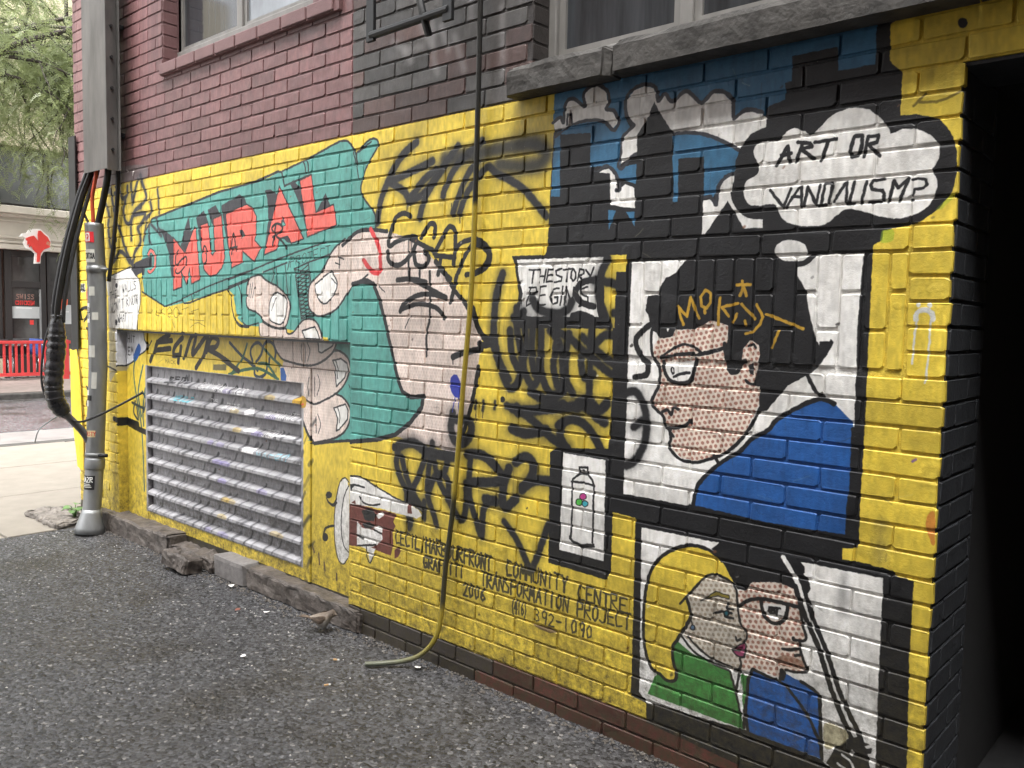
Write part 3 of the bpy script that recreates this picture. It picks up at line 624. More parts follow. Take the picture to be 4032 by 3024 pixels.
p magenta 100 1 -1833 860 -1834 855 -1837 851 -1842 848 -1848 847 -1853 848 -1857 851 -1858 856 -1857 860 -1854 864 -1849 867 -1843 868 -1838 867 -1834 864
p black 100 1 -1846 837 -1847 831 -1852 825 -1858 821 -1866 820 -1873 822 -1878 826 -1880 831 -1878 838 -1874 843 -1867 847 -1859 848 -1852 847 -1848 843
p limeg 100 1 -1850 836 -1851 832 -1854 827 -1859 825 -1865 824 -1870 825 -1874 828 -1875 832 -1874 837 -1871 841 -1866 844 -1860 845 -1855 844 -1851 841
p black 100 1 -1820 835 -1821 830 -1825 825 -1831 821 -1838 820 -1844 822 -1849 825 -1850 830 -1849 836 -1845 841 -1839 845 -1832 846 -1826 844 -1821 841
p cyan 100 1 -1824 835 -1825 831 -1828 827 -1832 824 -1837 824 -1842 825 -1845 827 -1846 831 -1845 835 -1842 839 -1838 841 -1833 842 -1828 841 -1825 839
p black 100 1 -1839 955 -1840 952 -1842 950 -1844 949 -1848 949 -1850 949 -1852 951 -1853 953 -1853 955 -1851 957 -1848 959 -1845 959 -1842 958 -1840 957
p white 100 0 -1589 790 -1290 793 -1017 788 -778 791 -777 720 -776 535 -771 235 -773 184 -874 159 -925 203 -1164 207 -1545 177 -1576 205
p black 100 0 -1287 797 -1316 769 -1280 737 -1235 676 -1220 656 -1193 657 -1170 692 -1088 708 -1078 696 -1037 701 -1011 692 -991 698 -985 713 -988 728 -997 741 -1009 753 -1004 759 -1008 776 -1019 789 -1119 801
p skin 100 0 -1220 650 -1193 657 -1170 692 -1083 708 -1037 701 -1023 667 -1013 620 -992 555 -1009 546 -1008 521 -997 494 -985 459 -1024 441 -1053 438 -1072 412 -1152 416 -1195 395 -1199 435 -1191 501 -1218 593
d dot 18.5 5.6 12 0 -1220 650 -1193 657 -1170 692 -1083 708 -1037 701 -1023 667 -1013 620 -992 555 -1009 546 -1008 521 -997 494 -985 459 -1024 441 -1053 438 -1072 412 -1152 416 -1195 395 -1199 435 -1191 501 -1218 593
p yellow 100 0 -1235 676 -1280 737 -1328 764 -1387 766 -1435 751 -1483 722 -1526 680 -1553 623 -1566 546 -1569 477 -1564 393 -1544 324 -1521 299 -1494 293 -1469 280 -1439 287 -1431 313 -1448 362 -1447 406 -1433 431 -1417 461 -1388 513 -1387 546 -1403 586 -1369 632 -1335 672 -1301 687 -1255 679
p green 100 0 -1443 401 -1435 430 -1378 404 -1326 392 -1239 387 -1218 342 -1193 263 -1177 206 -1541 208 -1518 276 -1494 302 -1456 276 -1430 303 -1448 362
p green 100 0 -1198 383 -1167 384 -1183 269
p skin2 100 0 -1398 595 -1369 632 -1335 672 -1301 687 -1255 679 -1226 649 -1218 599 -1207 549 -1181 517 -1193 490 -1185 476 -1189 444 -1199 435 -1196 415 -1208 390 -1231 388 -1300 401 -1372 424 -1403 440 -1410 456 -1380 531 -1397 582
d dot2 18.5 5.6 12 0 -1398 595 -1369 632 -1335 672 -1301 687 -1255 679 -1226 649 -1218 599 -1207 549 -1181 517 -1193 490 -1185 476 -1189 444 -1199 435 -1196 415 -1208 390 -1231 388 -1300 401 -1372 424 -1403 440 -1410 456 -1380 531 -1397 582
p white 100 0 -1413 454 -1382 435 -1312 408 -1323 393 -1372 407 -1422 437
p white 100 0 -1231 382 -1205 388 -1213 346
p jacket 100 0 -1158 412 -1082 401 -1062 405 -1052 430 -1001 421 -956 405 -942 385 -935 298 -925 204 -1165 206 -1173 268 -1172 373
s black 100 11 0 1 -1001 421 -956 405 -942 385 -935 298 -925 204
s black 100 10 0 0 -1165 206 -1175 267 -1172 373 -1158 412 -1082 401 -1046 392 -998 347 -966 307 -933 249
s black 100 10 0 0 -1067 406 -1063 438 -1052 430
p black 100 0 -1072 404 -1063 440 -1048 435 -1054 405
s black 100 8 0 0 -1234 381 -1212 324 -1192 256
s black 100 9 0 0 -1201 391 -1211 319
s black 100 11 0 0 -1179 213 -1177 288
s black 100 12 0 1 -1280 737 -1328 764 -1387 766 -1435 751 -1483 722 -1526 680 -1553 623 -1566 546 -1569 477 -1564 393 -1544 324 -1521 299 -1494 293 -1469 280 -1439 287 -1431 313 -1448 362 -1447 406 -1433 431 -1417 461 -1388 513 -1387 546 -1403 586
s black 100 8 0 1 -1427 558 -1398 595 -1369 632 -1335 672 -1301 687 -1255 679 -1226 654 -1218 599 -1204 544 -1181 517 -1192 490
s black 100 8 0 1 -1189 444 -1202 434 -1197 415 -1207 392 -1220 390
s black 100 8 0 1 -1392 454 -1348 425 -1300 406 -1231 397
s black 100 8 0 1 -1416 450 -1372 413 -1312 392 -1239 384
s black 100 8 0 1 -1298 558 -1273 570 -1239 572
s black 100 8 0 1 -1252 601 -1254 584 -1234 587
s black 100 8 0 0 -1261 556 -1233 557
s black 100 8 0 1 -1219 498 -1216 490 -1203 497
p black 100 1 -1245 571 -1246 566 -1249 561 -1253 558 -1258 557 -1262 558 -1265 561 -1266 565 -1266 570 -1263 575 -1259 578 -1254 579 -1249 578 -1246 575
p inkteal 100 1 -1251 569 -1252 566 -1253 564 -1255 562 -1258 561 -1260 562 -1262 564 -1262 566 -1262 569 -1261 572 -1258 574 -1256 574 -1254 574 -1252 572
p oliveb 100 0 -1349 587 -1310 621 -1296 630 -1250 628 -1249 617 -1292 619 -1321 603
s black 100 3 0 0 -1349 587 -1296 631 -1249 628 -1249 616 -1292 617 -1349 587
p lips 100 0 -1231 454 -1212 471 -1191 485 -1185 476 -1190 442 -1216 442
s black 100 5 0 1 -1231 454 -1212 472 -1189 487 -1184 477 -1190 442 -1216 442 -1231 454
s black 100 5 0 0 -1229 454 -1187 463
p black 100 1 -1365 492 -1366 488 -1368 483 -1372 480 -1377 479 -1381 480 -1384 483 -1385 487 -1384 492 -1382 496 -1378 499 -1373 500 -1369 499 -1366 497
p bluegrey 100 1 -1369 491 -1370 488 -1371 486 -1374 484 -1376 483 -1379 484 -1380 485 -1381 488 -1381 491 -1379 494 -1377 496 -1374 496 -1372 496 -1370 494
s black 100 4 0 0 -1381 512 -1377 499
p white 100 0 -1132 633 -1057 641 -1063 612 -1083 589 -1109 589 -1128 605
s black 100 12 0 1 -1140 636 -1131 600 -1109 579 -1077 582 -1058 608 -1052 645
s black 100 12 0 1 -1218 599 -1181 629 -1138 644 -1060 648 -1009 648
s black 100 8 0 0 -1115 611 -1111 623 -1077 629
s black 100 8 0 0 -1110 605 -1105 616 -1095 619 -1094 609 -1110 605
s black 100 8 0 0 -1085 627 -1089 605
s black 100 9 0 1 -1032 702 -1017 658 -1004 597 -992 555 -1027 542 -1032 549
s black 100 9 0 1 -1063 505 -1038 509 -1008 521
s black 100 9 0 0 -1022 496 -1002 505
s black 100 9 0 1 -1009 546 -1008 521 -996 490 -984 459 -1010 446 -1050 441
p brownsm 60 1 -1082 469 -1052 488 -1006 486 -993 465 -1035 453 -1077 456
s white 100 15 0 1 -1074 790 -1021 713 -985 621 -936 535 -904 445 -866 363 -827 297 -801 223
s black 100 16 0 1 -1033 710 -997 623 -948 531 -913 437 -872 352 -832 277 -807 221
s black 100 15 0 1 -1008 720 -974 624 -926 533 -895 452 -859 380 -820 314 -792 226
p black 95 0 -890 251 -847 297 -816 301 -781 295 -794 226 -829 213 -879 212
p black 100 0 -890 247 -854 292 -818 312 -801 248 -791 214 -882 179 -911 197
p white 100 0 -848 250 -837 267 -831 257 -839 243
p white 100 0 -804 288 -776 303 -774 292 -800 282
p white 100 0 -793 268 -774 278 -770 217 -781 213
s white 100 7 0 1 -866 239 -842 228 -827 205
s white 100 8 0 0 -876 208 -855 201
p olivew 80 1 -924 311 -889 319 -853 309 -859 281 -890 252 -919 244
s spray 26 68 4 1 -2787 2249 -2870 2208 -2933 2153 -2987 2081 -3025 2014 -3046 1922
s spray 100 36 2 1 -2787 2249 -2870 2208 -2933 2153 -2987 2081 -3025 2014 -3046 1922
s spray 26 66 4 1 -2954 2099 -2836 2123 -2684 2158
s spray 100 35 2 1 -2954 2099 -2836 2123 -2684 2158
s spray 26 66 4 1 -2954 2092 -2867 2050 -2824 2019 -2743 2080 -2664 2119
s spray 100 35 2 1 -2954 2092 -2867 2050 -2824 2019 -2743 2080 -2664 2119
s spray 26 62 4 1 -2834 1999 -2732 2032 -2606 2139 -2531 2202
s spray 100 33 2 1 -2834 1999 -2732 2032 -2606 2139 -2531 2202
s spray 26 64 4 1 -2760 1926 -2721 2017 -2624 2115
s spray 100 34 2 1 -2760 1926 -2721 2017 -2624 2115
s spray 26 62 4 1 -2617 2009 -2603 2041 -2529 2131 -2395 2205
s spray 100 33 2 1 -2617 2009 -2603 2041 -2529 2131 -2395 2205
s spray 26 60 4 1 -2553 1932 -2526 1995 -2473 2081 -2419 2126
s spray 100 32 2 1 -2553 1932 -2526 1995 -2473 2081 -2419 2126
s spray 26 58 4 1 -2515 1930 -2480 1998 -2418 2063 -2357 2101 -2313 2071 -2244 2040 -2160 1990 -2054 1887
s spray 100 31 2 1 -2515 1930 -2480 1998 -2418 2063 -2357 2101 -2313 2071 -2244 2040 -2160 1990 -2054 1887
s spray 26 100 4 1 -2606 2156 -2475 2157 -2341 2161 -2214 2165 -2117 2159 -2061 2117 -2091 2085 -2171 2082 -2296 2104
s spray 85 53 4 1 -2606 2156 -2475 2157 -2341 2161 -2214 2165 -2117 2159 -2061 2117 -2091 2085 -2171 2082 -2296 2104
s black 100 23 1 1 -2817 1936 -2865 1953 -2919 1936 -2945 1888 -2966 1833 -2955 1815 -2906 1834 -2832 1847 -2785 1845 -2784 1811 -2840 1751 -2904 1728 -2960 1747 -2971 1790
s black 100 23 1 1 -2832 1847 -2727 1805 -2677 1786
s black 100 23 1 1 -2748 1843 -2719 1876 -2689 1898 -2662 1886 -2668 1840
s black 100 22 1 1 -2666 1772 -2628 1818 -2590 1869 -2561 1877 -2540 1853 -2539 1787 -2547 1722
s black 100 22 1 0 -2656 1762 -2540 1751
s black 100 23 1 1 -2656 1738 -2615 1697 -2566 1663
s black 100 22 1 1 -2519 1688 -2483 1753 -2443 1796
s black 100 21 1 1 -2540 1787 -2485 1814 -2412 1818 -2357 1787 -2337 1748 -2355 1710 -2408 1686 -2472 1678
s black 100 23 1 1 -2794 1784 -2777 1728 -2726 1720 -2698 1753 -2727 1781
s redp 100 24 1 1 -3092 1896 -3039 1822 -3021 1749 -3026 1703 -3078 1704 -3142 1757
s black 100 4 1 0 -2564 1972 -2562 1920
s black 100 4 1 0 -2515 1930 -2513 1891
s black 100 5 1 0 -2845 2021 -2844 1965
s black 100 5 1 0 -2810 1840 -2810 1798
s black 100 5 1 0 -2831 1841 -2830 1751
s black 100 22 1 1 -2903 1663 -2816 1667 -2716 1652
s black 100 22 1 1 -2880 1525 -2855 1559 -2764 1596 -2666 1599 -2590 1583
s black 100 21 1 1 -2865 1536 -2783 1556 -2714 1556 -2636 1537 -2598 1499
s black 100 20 1 1 -2631 1722 -2535 1611 -2480 1567 -2416 1492 -2370 1425 -2327 1398
s black 100 21 1 1 -2527 1675 -2544 1618 -2562 1567
s black 100 21 1 1 -2816 1667 -2715 1632 -2590 1586
s black 100 21 1 0 -2622 1760 -2639 1683
s black 100 13 1 1 -2692 1697 -2688 1501 -2707 1434 -2705 1335
s black 100 13 1 0 -2828 1767 -2826 1667
s black 100 13 1 0 -2757 1725 -2756 1666
s black 100 27 1 1 -2543 1339 -2484 1358 -2378 1378
s black 100 6 0 0 -2543 1336 -2542 1310
s spray 26 76 4 1 -2537 1103 -2548 1037 -2521 987 -2466 987 -2427 1036 -2441 1080 -2523 1078
s spray 100 40 2 1 -2537 1103 -2548 1037 -2521 987 -2466 987 -2427 1036 -2441 1080 -2523 1078
p violet 100 1 -2546 1258 -2518 1266 -2494 1229 -2493 1184 -2516 1170 -2544 1187 -2559 1225
s violet 100 5 0 0 -2525 1169 -2540 1109
s violet 100 5 0 0 -2505 1177 -2502 1113
s line 100 5 0 1 -3037 1642 -3004 1621 -2988 1611
s line 100 5 0 0 -2813 1506 -2848 1451
s black 26 26 4 0 -2403 1166 -2407 1134
s black 100 14 2 0 -2403 1166 -2407 1134
s black 26 26 4 0 -2360 1169 -2363 1131
s black 100 14 2 0 -2360 1169 -2363 1131
s black 26 24 4 0 -2295 1171 -2299 1143
s black 100 13 2 0 -2295 1171 -2299 1143
s black 100 4 0 0 -2403 1140 -2401 1077
s black 100 4 0 0 -2361 1138 -2364 1100
s spray 26 55 4 1 -2275 1670 -2298 1598 -2312 1494 -2298 1408 -2275 1336 -2223 1265
s spray 100 29 2 1 -2275 1670 -2298 1598 -2312 1494 -2298 1408 -2275 1336 -2223 1265
s spray 26 55 4 0 -2237 1161 -2205 1157
s spray 100 29 2 0 -2237 1161 -2205 1157
s spray 26 64 4 1 -2859 876 -2837 814 -2792 741 -2738 685
s spray 100 34 2 1 -2859 876 -2837 814 -2792 741 -2738 685
s spray 26 66 4 1 -2882 909 -2897 857 -2880 801 -2824 729 -2781 686
s spray 100 35 2 1 -2882 909 -2897 857 -2880 801 -2824 729 -2781 686
s spray 26 62 4 1 -2882 917 -2807 947 -2722 935 -2711 888 -2751 797 -2792 734
s spray 100 33 2 1 -2882 917 -2807 947 -2722 935 -2711 888 -2751 797 -2792 734
s spray 26 62 4 1 -2661 963 -2680 857 -2687 736 -2645 652 -2629 612
s spray 100 33 2 1 -2661 963 -2680 857 -2687 736 -2645 652 -2629 612
s spray 26 62 4 1 -2687 729 -2648 812 -2599 836 -2558 804 -2557 749 -2527 706
s spray 100 33 2 1 -2687 729 -2648 812 -2599 836 -2558 804 -2557 749 -2527 706
s spray 26 60 4 1 -2650 895 -2618 809 -2537 711 -2478 660 -2451 712 -2453 819
s spray 100 32 2 1 -2650 895 -2618 809 -2537 711 -2478 660 -2451 712 -2453 819
s spray 26 62 4 0 -2561 907 -2579 856
s spray 100 33 2 0 -2561 907 -2579 856
s spray 26 60 4 1 -2428 937 -2434 782 -2394 681 -2356 612 -2353 702 -2332 752 -2283 769
s spray 100 32 2 1 -2428 937 -2434 782 -2394 681 -2356 612 -2353 702 -2332 752 -2283 769
s spray 26 57 4 1 -2233 696 -2163 632 -2094 538 -2070 562 -2007 724
s spray 100 30 2 1 -2233 696 -2163 632 -2094 538 -2070 562 -2007 724
s spray 26 85 4 1 -2882 927 -2785 949 -2681 919 -2532 920
s spray 100 45 2 1 -2882 927 -2785 949 -2681 919 -2532 920
s spray 26 79 4 1 -2447 941 -2355 946 -2265 892 -2268 853 -2425 827
s spray 100 42 2 1 -2447 941 -2355 946 -2265 892 -2268 853 -2425 827
s spray 26 79 4 1 -2214 912 -2242 838 -2235 754 -2176 796
s spray 100 42 2 1 -2214 912 -2242 838 -2235 754 -2176 796
s spray 26 76 4 1 -2180 942 -2131 970 -2090 948 -2096 897 -2144 839
s spray 100 40 2 1 -2180 942 -2131 970 -2090 948 -2096 897 -2144 839
s spray 26 76 4 1 -2144 846 -2080 883 -2008 891
s spray 100 40 2 1 -2144 846 -2080 883 -2008 891
s spray 26 79 4 0 -2341 770 -2283 769
s spray 100 42 2 0 -2341 770 -2283 769
s spray 26 87 4 0 -2818 708 -2800 589
s spray 100 46 2 0 -2818 708 -2800 589
s spray 26 57 4 0 -2802 668 -2805 566
s spray 100 30 2 0 -2802 668 -2805 566
s spray 26 57 4 0 -2707 698 -2708 626
s spray 100 30 2 0 -2707 698 -2708 626
p white 100 0 -3241 737 -3167 745 -3037 716 -2894 688 -2812 672 -2745 658 -2720 634 -2756 617 -2811 618 -2893 616 -2996 620 -3104 615 -3243 597
s line 100 8 0 1 -3238 738 -3160 746 -3024 714 -2881 683 -2781 672 -2715 651 -2720 623
p line 100 0 -3241 699 -3174 709 -3125 701 -3202 696 -3233 665
p spray 80 0 -2818 683 -2715 659 -2721 682 -2782 685
p browns 100 0 -2818 675 -2794 670 -2787 634 -2817 629
p browns 100 0 -3245 601 -3187 610 -3104 613 -3023 611 -2970 616 -2893 612 -2911 575 -2895 557 -2917 527 -2910 478 -2928 415 -3033 419 -3115 416 -3245 401
p browns 100 0 -3222 613 -3194 631 -3187 610
p browns 100 0 -2903 445 -2877 467 -2858 450 -2880 416 -2902 407
p white 100 0 -3179 532 -3151 515 -3144 507 -2995 513 -2988 480 -3034 441 -3101 410 -3178 415
p white 100 0 -3036 583 -2996 607 -2979 591 -3015 569
p white 100 0 -3055 519 -3022 538 -2988 527 -2991 505
p spray 100 0 -3145 586 -3090 609 -3049 594 -3036 583 -3055 552 -3117 545
p spray 100 0 -3137 526 -3082 545 -3048 529 -3075 511 -3123 511
p white 100 0 -3105 422 -3040 424 -3076 349
s line 100 7 0 1 -3105 422 -3101 379 -3076 349 -3050 394
s line 100 9 0 1 -3159 650 -3131 628 -3077 624 -3010 639
s line 100 9 0 0 -3178 461 -3129 455
s line 100 9 0 0 -3048 512 -2995 504
s line 100 9 0 0 -3171 414 -3040 442
s line 100 9 0 0 -3209 702 -3125 701
p spray 100 1 -2929 922 -2910 932 -2888 926 -2888 906 -2916 898
t lettr 10 -2895 481 -2294 480 62 0 CECIL/HARBOURFRONT
t lettr 9 -2277 474 -2260 475 38 0 ,
t lettr 10 -2707 409 -2452 415 52 0 GRAFFITI
t lettr 9 -2462 344 -2324 347 54 0 2006
t lettr 9 -2217 484 -1902 483 60 0 COMMUNITY
t lettr 8 -1858 470 -1636 473 54 0 CENTRE
t lettr 9 -2359 411 -1894 410 59 0 TRANSFORMATION
t lettr 8 -1863 406 -1616 415 54 0 PROJECT
t lettr 7 -2188 340 -2100 339 55 0 (416)
t lettr 7 -2068 336 -1780 337 50 0 392-1090
p bare 80 0 -2072 320 -1983 325 -1952 318 -1990 305 -2036 308
s paleg 100 14 0 1 -731 1522 -729 1541 -711 1550 -693 1541 -687 1524
s paleg 100 6 0 0 -729 1520 -731 1478 -734 1402
s paleg 100 6 0 0 -693 1521 -693 1446 -697 1352
p paleg 100 1 -719 1563 -720 1560 -722 1558 -724 1556 -727 1556 -729 1558 -731 1560 -732 1563 -732 1566 -730 1568 -728 1569 -725 1569 -722 1568 -720 1566
p paleg 100 1 -691 1562 -691 1559 -693 1557 -696 1555 -699 1555 -701 1557 -703 1559 -704 1562 -704 1565 -702 1568 -699 1569 -696 1569 -694 1568 -692 1565
s paleg 100 3 0 0 -697 1560 -699 1546
p purp 100 0 -723 1134 -709 1144 -706 1138 -718 1129
s smoke 30 29 4 0 -793 944 -791 846
s smoke 40 32 4 0 -889 766 -886 670
p redsm 45 1 -676 973 -656 1003 -649 918 -661 920
p lime 55 1 -832 1767 -802 1768 -803 1738 -833 1737
p lime 40 0 -660 1857 -645 1855 -681 1817 -699 1814
s oliveline 100 7 0 0 -768 2099 -739 2127
s oliveline 100 7 0 1 -753 2107 -699 2103 -648 2122
p line 100 1 -646 2292 -647 2287 -650 2283 -654 2281 -659 2282 -664 2286 -667 2291 -669 2297 -668 2303 -665 2307 -661 2308 -656 2307 -651 2304 -648 2298
p line 100 1 -5744 2323 -5747 2315 -5753 2309 -5763 2307 -5773 2307 -5782 2312 -5788 2319 -5790 2327 -5788 2335 -5781 2341 -5772 2344 -5761 2343 -5752 2339 -5746 2332
p line 100 1 -5769 2276 -5771 2269 -5777 2264 -5786 2262 -5795 2262 -5804 2266 -5809 2272 -5811 2279 -5809 2286 -5803 2292 -5794 2294 -5785 2293 -5776 2289 -5771 2283
p line 100 1 -5763 1973 -5765 1966 -5772 1960 -5780 1957 -5790 1958 -5798 1961 -5804 1967 -5806 1975 -5803 1982 -5797 1987 -5789 1990 -5779 1989 -5771 1986 -5765 1980
p line 100 1 -5765 2034 -5767 2029 -5772 2025 -5779 2023 -5786 2024 -5793 2026 -5798 2031 -5799 2036 -5797 2041 -5793 2045 -5786 2047 -5778 2046 -5771 2044 -5767 2039
p line 100 1 -5765 1671 -5767 1665 -5772 1659 -5780 1656 -5789 1656 -5796 1660 -5802 1665 -5803 1672 -5801 1679 -5796 1684 -5788 1687 -5779 1687 -5772 1684 -5766 1678
p line 100 1 -5776 1425 -5779 1417 -5785 1409 -5794 1405 -5803 1405 -5812 1409 -5817 1416 -5819 1425 -5817 1434 -5811 1441 -5802 1445 -5792 1445 -5784 1441 -5778 1434
p black 100 1 -2892 918 -2894 910 -2899 903 -2906 899 -2914 898 -2921 901 -2926 906 -2928 913 -2926 921 -2921 928 -2914 932 -2906 933 -2899 930 -2894 925
p black 100 1 -2243 1184 -2244 1178 -2248 1174 -2253 1171 -2259 1171 -2264 1173 -2268 1177 -2269 1182 -2268 1187 -2264 1192 -2259 1195 -2254 1195 -2248 1193 -2245 1189
p slat 100 0 -5520 175 -3715 175 -3715 1150 -5520 1150
s spray 50 11 2 0 -5430 186 -5391 245
s spray 50 20 2 0 -5382 188 -5361 255
s spray 30 19 2 0 -5276 189 -5222 237
s spray 30 16 2 0 -5209 189 -5188 237
s spray 70 19 3 0 -5132 195 -5072 225
s spray 30 15 3 0 -5043 189 -4991 231
s spray 50 17 3 0 -4992 197 -4937 220
s spray 70 21 3 0 -4887 191 -4855 247
s spray 50 15 2 0 -4790 186 -4760 239
s spray 70 16 3 0 -4745 196 -4696 253
s spray 50 14 2 0 -4662 195 -4633 224
s spray 50 16 3 0 -4542 196 -4494 231
s spray 50 25 2 0 -4427 185 -4387 232
s spray 70 16 2 0 -4297 186 -4263 257
s spray 30 17 2 0 -4215 190 -4184 249
s spray 50 17 2 0 -4086 190 -4061 263
s spray 50 12 2 0 -4010 189 -3970 261
s spray 30 22 3 0 -3891 191 -3859 238
s spray 30 18 3 0 -3775 185 -3745 256
s spray 50 19 2 0 -3677 192 -3647 243
p lav 30 1 -4588 185 -4494 185 -4469 205 -4573 211
p lav 30 1 -4740 185 -4693 185 -4668 205 -4725 211
s spray 50 9 2 0 -5384 296 -5355 360
s spray 50 24 2 0 -5340 298 -5313 344
s spray 50 22 2 0 -5275 294 -5240 352
s spray 50 15 2 0 -5182 298 -5134 367
s spray 50 9 2 0 -5118 299 -5096 342
s spray 30 21 3 0 -5052 291 -5018 342
s spray 50 11 2 0 -4972 298 -4916 362
s spray 70 21 2 0 -4883 296 -4858 339
s spray 70 18 2 0 -4806 301 -4756 352
s spray 50 18 2 0 -4664 295 -4627 351
s spray 70 9 2 0 -4544 303 -4512 351
s spray 70 13 3 0 -4470 300 -4447 370
s spray 30 20 2 0 -4370 293 -4325 339
s spray 50 16 3 0 -4329 294 -4270 333
s spray 70 14 3 0 -4219 299 -4196 336
s spray 30 24 2 0 -4080 291 -4030 354
s spray 70 11 3 0 -3951 300 -3893 357
s spray 30 9 2 0 -3812 295 -3784 349
s spray 70 10 3 0 -3665 297 -3623 331
p gold 30 1 -4590 291 -4511 291 -4486 311 -4575 317
p gold 30 1 -4024 291 -3922 291 -3897 311 -4009 317
s spray 50 19 3 0 -5451 409 -5424 465
s spray 30 10 3 0 -5312 405 -5264 473
s spray 50 25 2 0 -5218 400 -5191 443
s spray 50 18 3 0 -5088 406 -5059 464
s spray 50 8 2 0 -5048 406 -5018 474
s spray 30 23 2 0 -4994 404 -4943 466
s spray 30 19 2 0 -4846 408 -4808 447
s spray 50 18 3 0 -4800 406 -4741 467
s spray 30 22 3 0 -4660 410 -4612 458
s spray 50 18 2 0 -4544 407 -4501 441
s spray 50 13 2 0 -4486 407 -4427 451
s spray 50 10 2 0 -4345 403 -4303 437
s spray 50 18 2 0 -4222 407 -4179 444
s spray 30 10 2 0 -4180 400 -4127 455
s spray 30 26 2 0 -4066 408 -4015 437
s spray 50 17 2 0 -3965 405 -3931 477
s spray 30 17 3 0 -3835 406 -3801 456
s spray 70 22 3 0 -3715 403 -3662 458
p gold 30 1 -4510 398 -4414 398 -4389 418 -4495 424
p gold 42 1 -4543 398 -4480 398 -4455 418 -4528 424
s spray 70 8 2 0 -5409 511 -5365 548
s spray 50 17 3 0 -5289 507 -5247 544
s spray 30 10 2 0 -5168 508 -5118 548
s spray 70 13 3 0 -5112 504 -5089 564
s spray 30 13 2 0 -5005 509 -4970 545
s spray 70 16 3 0 -4955 513 -4928 542
s spray 50 12 2 0 -4835 515 -4804 580
s spray 70 25 2 0 -4703 515 -4678 562
s spray 30 24 2 0 -4593 508 -4564 565
s spray 30 10 2 0 -4492 508 -4440 563
s spray 50 25 3 0 -4387 509 -4342 582
s spray 30 9 3 0 -4326 514 -4282 566
s spray 30 12 2 0 -4284 513 -4245 544
s spray 70 15 2 0 -4139 511 -4119 553
s spray 70 13 3 0 -4008 509 -3954 567
s spray 30 24 2 0 -3860 511 -3829 576
s spray 50 17 2 0 -3741 514 -3699 580
p lav 42 1 -4583 504 -4511 504 -4486 524 -4568 530
p lav 30 1 -4160 504 -4077 504 -4052 524 -4145 530
s spray 50 9 3 0 -5420 616 -5394 684
s spray 70 9 2 0 -5370 611 -5339 677
s spray 30 18 3 0 -5305 612 -5281 684
s spray 30 8 3 0 -5201 620 -5149 650
s spray 70 8 2 0 -5159 614 -5137 676
s spray 50 19 3 0 -5073 611 -5038 665
s spray 70 23 3 0 -5011 619 -4965 650
s spray 70 14 3 0 -4883 616 -4845 691
s spray 50 8 3 0 -4821 616 -4788 676
s spray 70 21 2 0 -4685 615 -4639 666
s spray 50 10 3 0 -4610 620 -4558 647
s spray 30 18 2 0 -4534 622 -4506 651
s spray 50 14 2 0 -4467 621 -4431 687
s spray 30 22 2 0 -4384 612 -4364 682
s spray 50 11 3 0 -4313 620 -4260 653
s spray 30 10 2 0 -4199 623 -4170 688
s spray 30 14 3 0 -4061 621 -4030 662
s spray 30 19 2 0 -3979 611 -3921 656
s spray 50 9 3 0 -3933 612 -3903 689
s spray 50 12 3 0 -3785 619 -3753 671
s spray 30 21 2 0 -3704 613 -3661 671
p lav 42 1 -4644 611 -4559 611 -4534 631 -4629 637
p lav 42 1 -4557 611 -4471 611 -4446 631 -4542 637
s spray 30 25 2 0 -5411 720 -5368 797
s spray 30 25 2 0 -5327 718 -5296 765
s spray 50 18 2 0 -5263 721 -5225 786
s spray 50 13 3 0 -5121 722 -5076 760
s spray 30 22 3 0 -5036 717 -5016 796
s spray 50 14 3 0 -4901 726 -4855 759
s spray 30 10 2 0 -4790 719 -4767 782
s spray 50 15 2 0 -4644 728 -4585 790
s spray 30 20 2 0 -4520 726 -4499 779
s spray 50 13 2 0 -4475 723 -4447 790
s spray 50 25 2 0 -4341 728 -4301 792
s spray 50 26 3 0 -4257 725 -4203 774
s spray 70 12 2 0 -4213 724 -4159 775
s spray 70 10 2 0 -4113 719 -4086 792
s spray 30 12 3 0 -4055 718 -4000 790
s spray 30 12 3 0 -3925 726 -3902 786
s spray 30 23 3 0 -3878 729 -3840 769
s spray 50 9 3 0 -3802 717 -3749 760
s spray 50 24 2 0 -3762 720 -3720 790
s spray 50 21 2 0 -3667 727 -3642 754
p lav 30 1 -4600 717 -4538 717 -4513 737 -4585 743
p lav 42 1 -4705 717 -4664 717 -4639 737 -4690 743
s spray 30 24 2 0 -5394 832 -5341 886
s spray 30 13 2 0 -5273 835 -5232 899
s spray 30 12 2 0 -5226 836 -5202 886
s spray 70 24 3 0 -5120 826 -5080 880
s spray 70 11 2 0 -5005 833 -4948 896
s spray 70 9 3 0 -4965 836 -4935 876
s spray 70 19 3 0 -4887 832 -4830 868
s spray 50 22 2 0 -4789 833 -4754 869
s spray 70 14 3 0 -4678 829 -4622 875
s spray 50 13 3 0 -4618 835 -4579 879
s spray 50 23 3 0 -4552 829 -4498 898
s spray 30 18 3 0 -4402 834 -4372 865
s spray 30 13 3 0 -4256 824 -4224 887
s spray 70 9 2 0 -4150 827 -4130 859
s spray 30 20 3 0 -4079 835 -4036 883
s spray 50 24 2 0 -3984 825 -3946 864
s spray 50 21 2 0 -3921 830 -3898 859
s spray 50 25 3 0 -3794 832 -3772 873
s spray 50 8 2 0 -3710 836 -3682 881
p gold 42 1 -4413 824 -4346 824 -4321 844 -4398 850
p lav 42 1 -4213 824 -4118 824 -4093 844 -4198 850
s spray 70 22 2 0 -5440 942 -5415 989
s spray 30 17 2 0 -5397 937 -5372 971
s spray 50 21 3 0 -5301 942 -5259 985
s spray 70 18 2 0 -5211 941 -5185 989
s spray 70 19 2 0 -5109 936 -5062 979
s spray 30 18 2 0 -5033 939 -5006 999
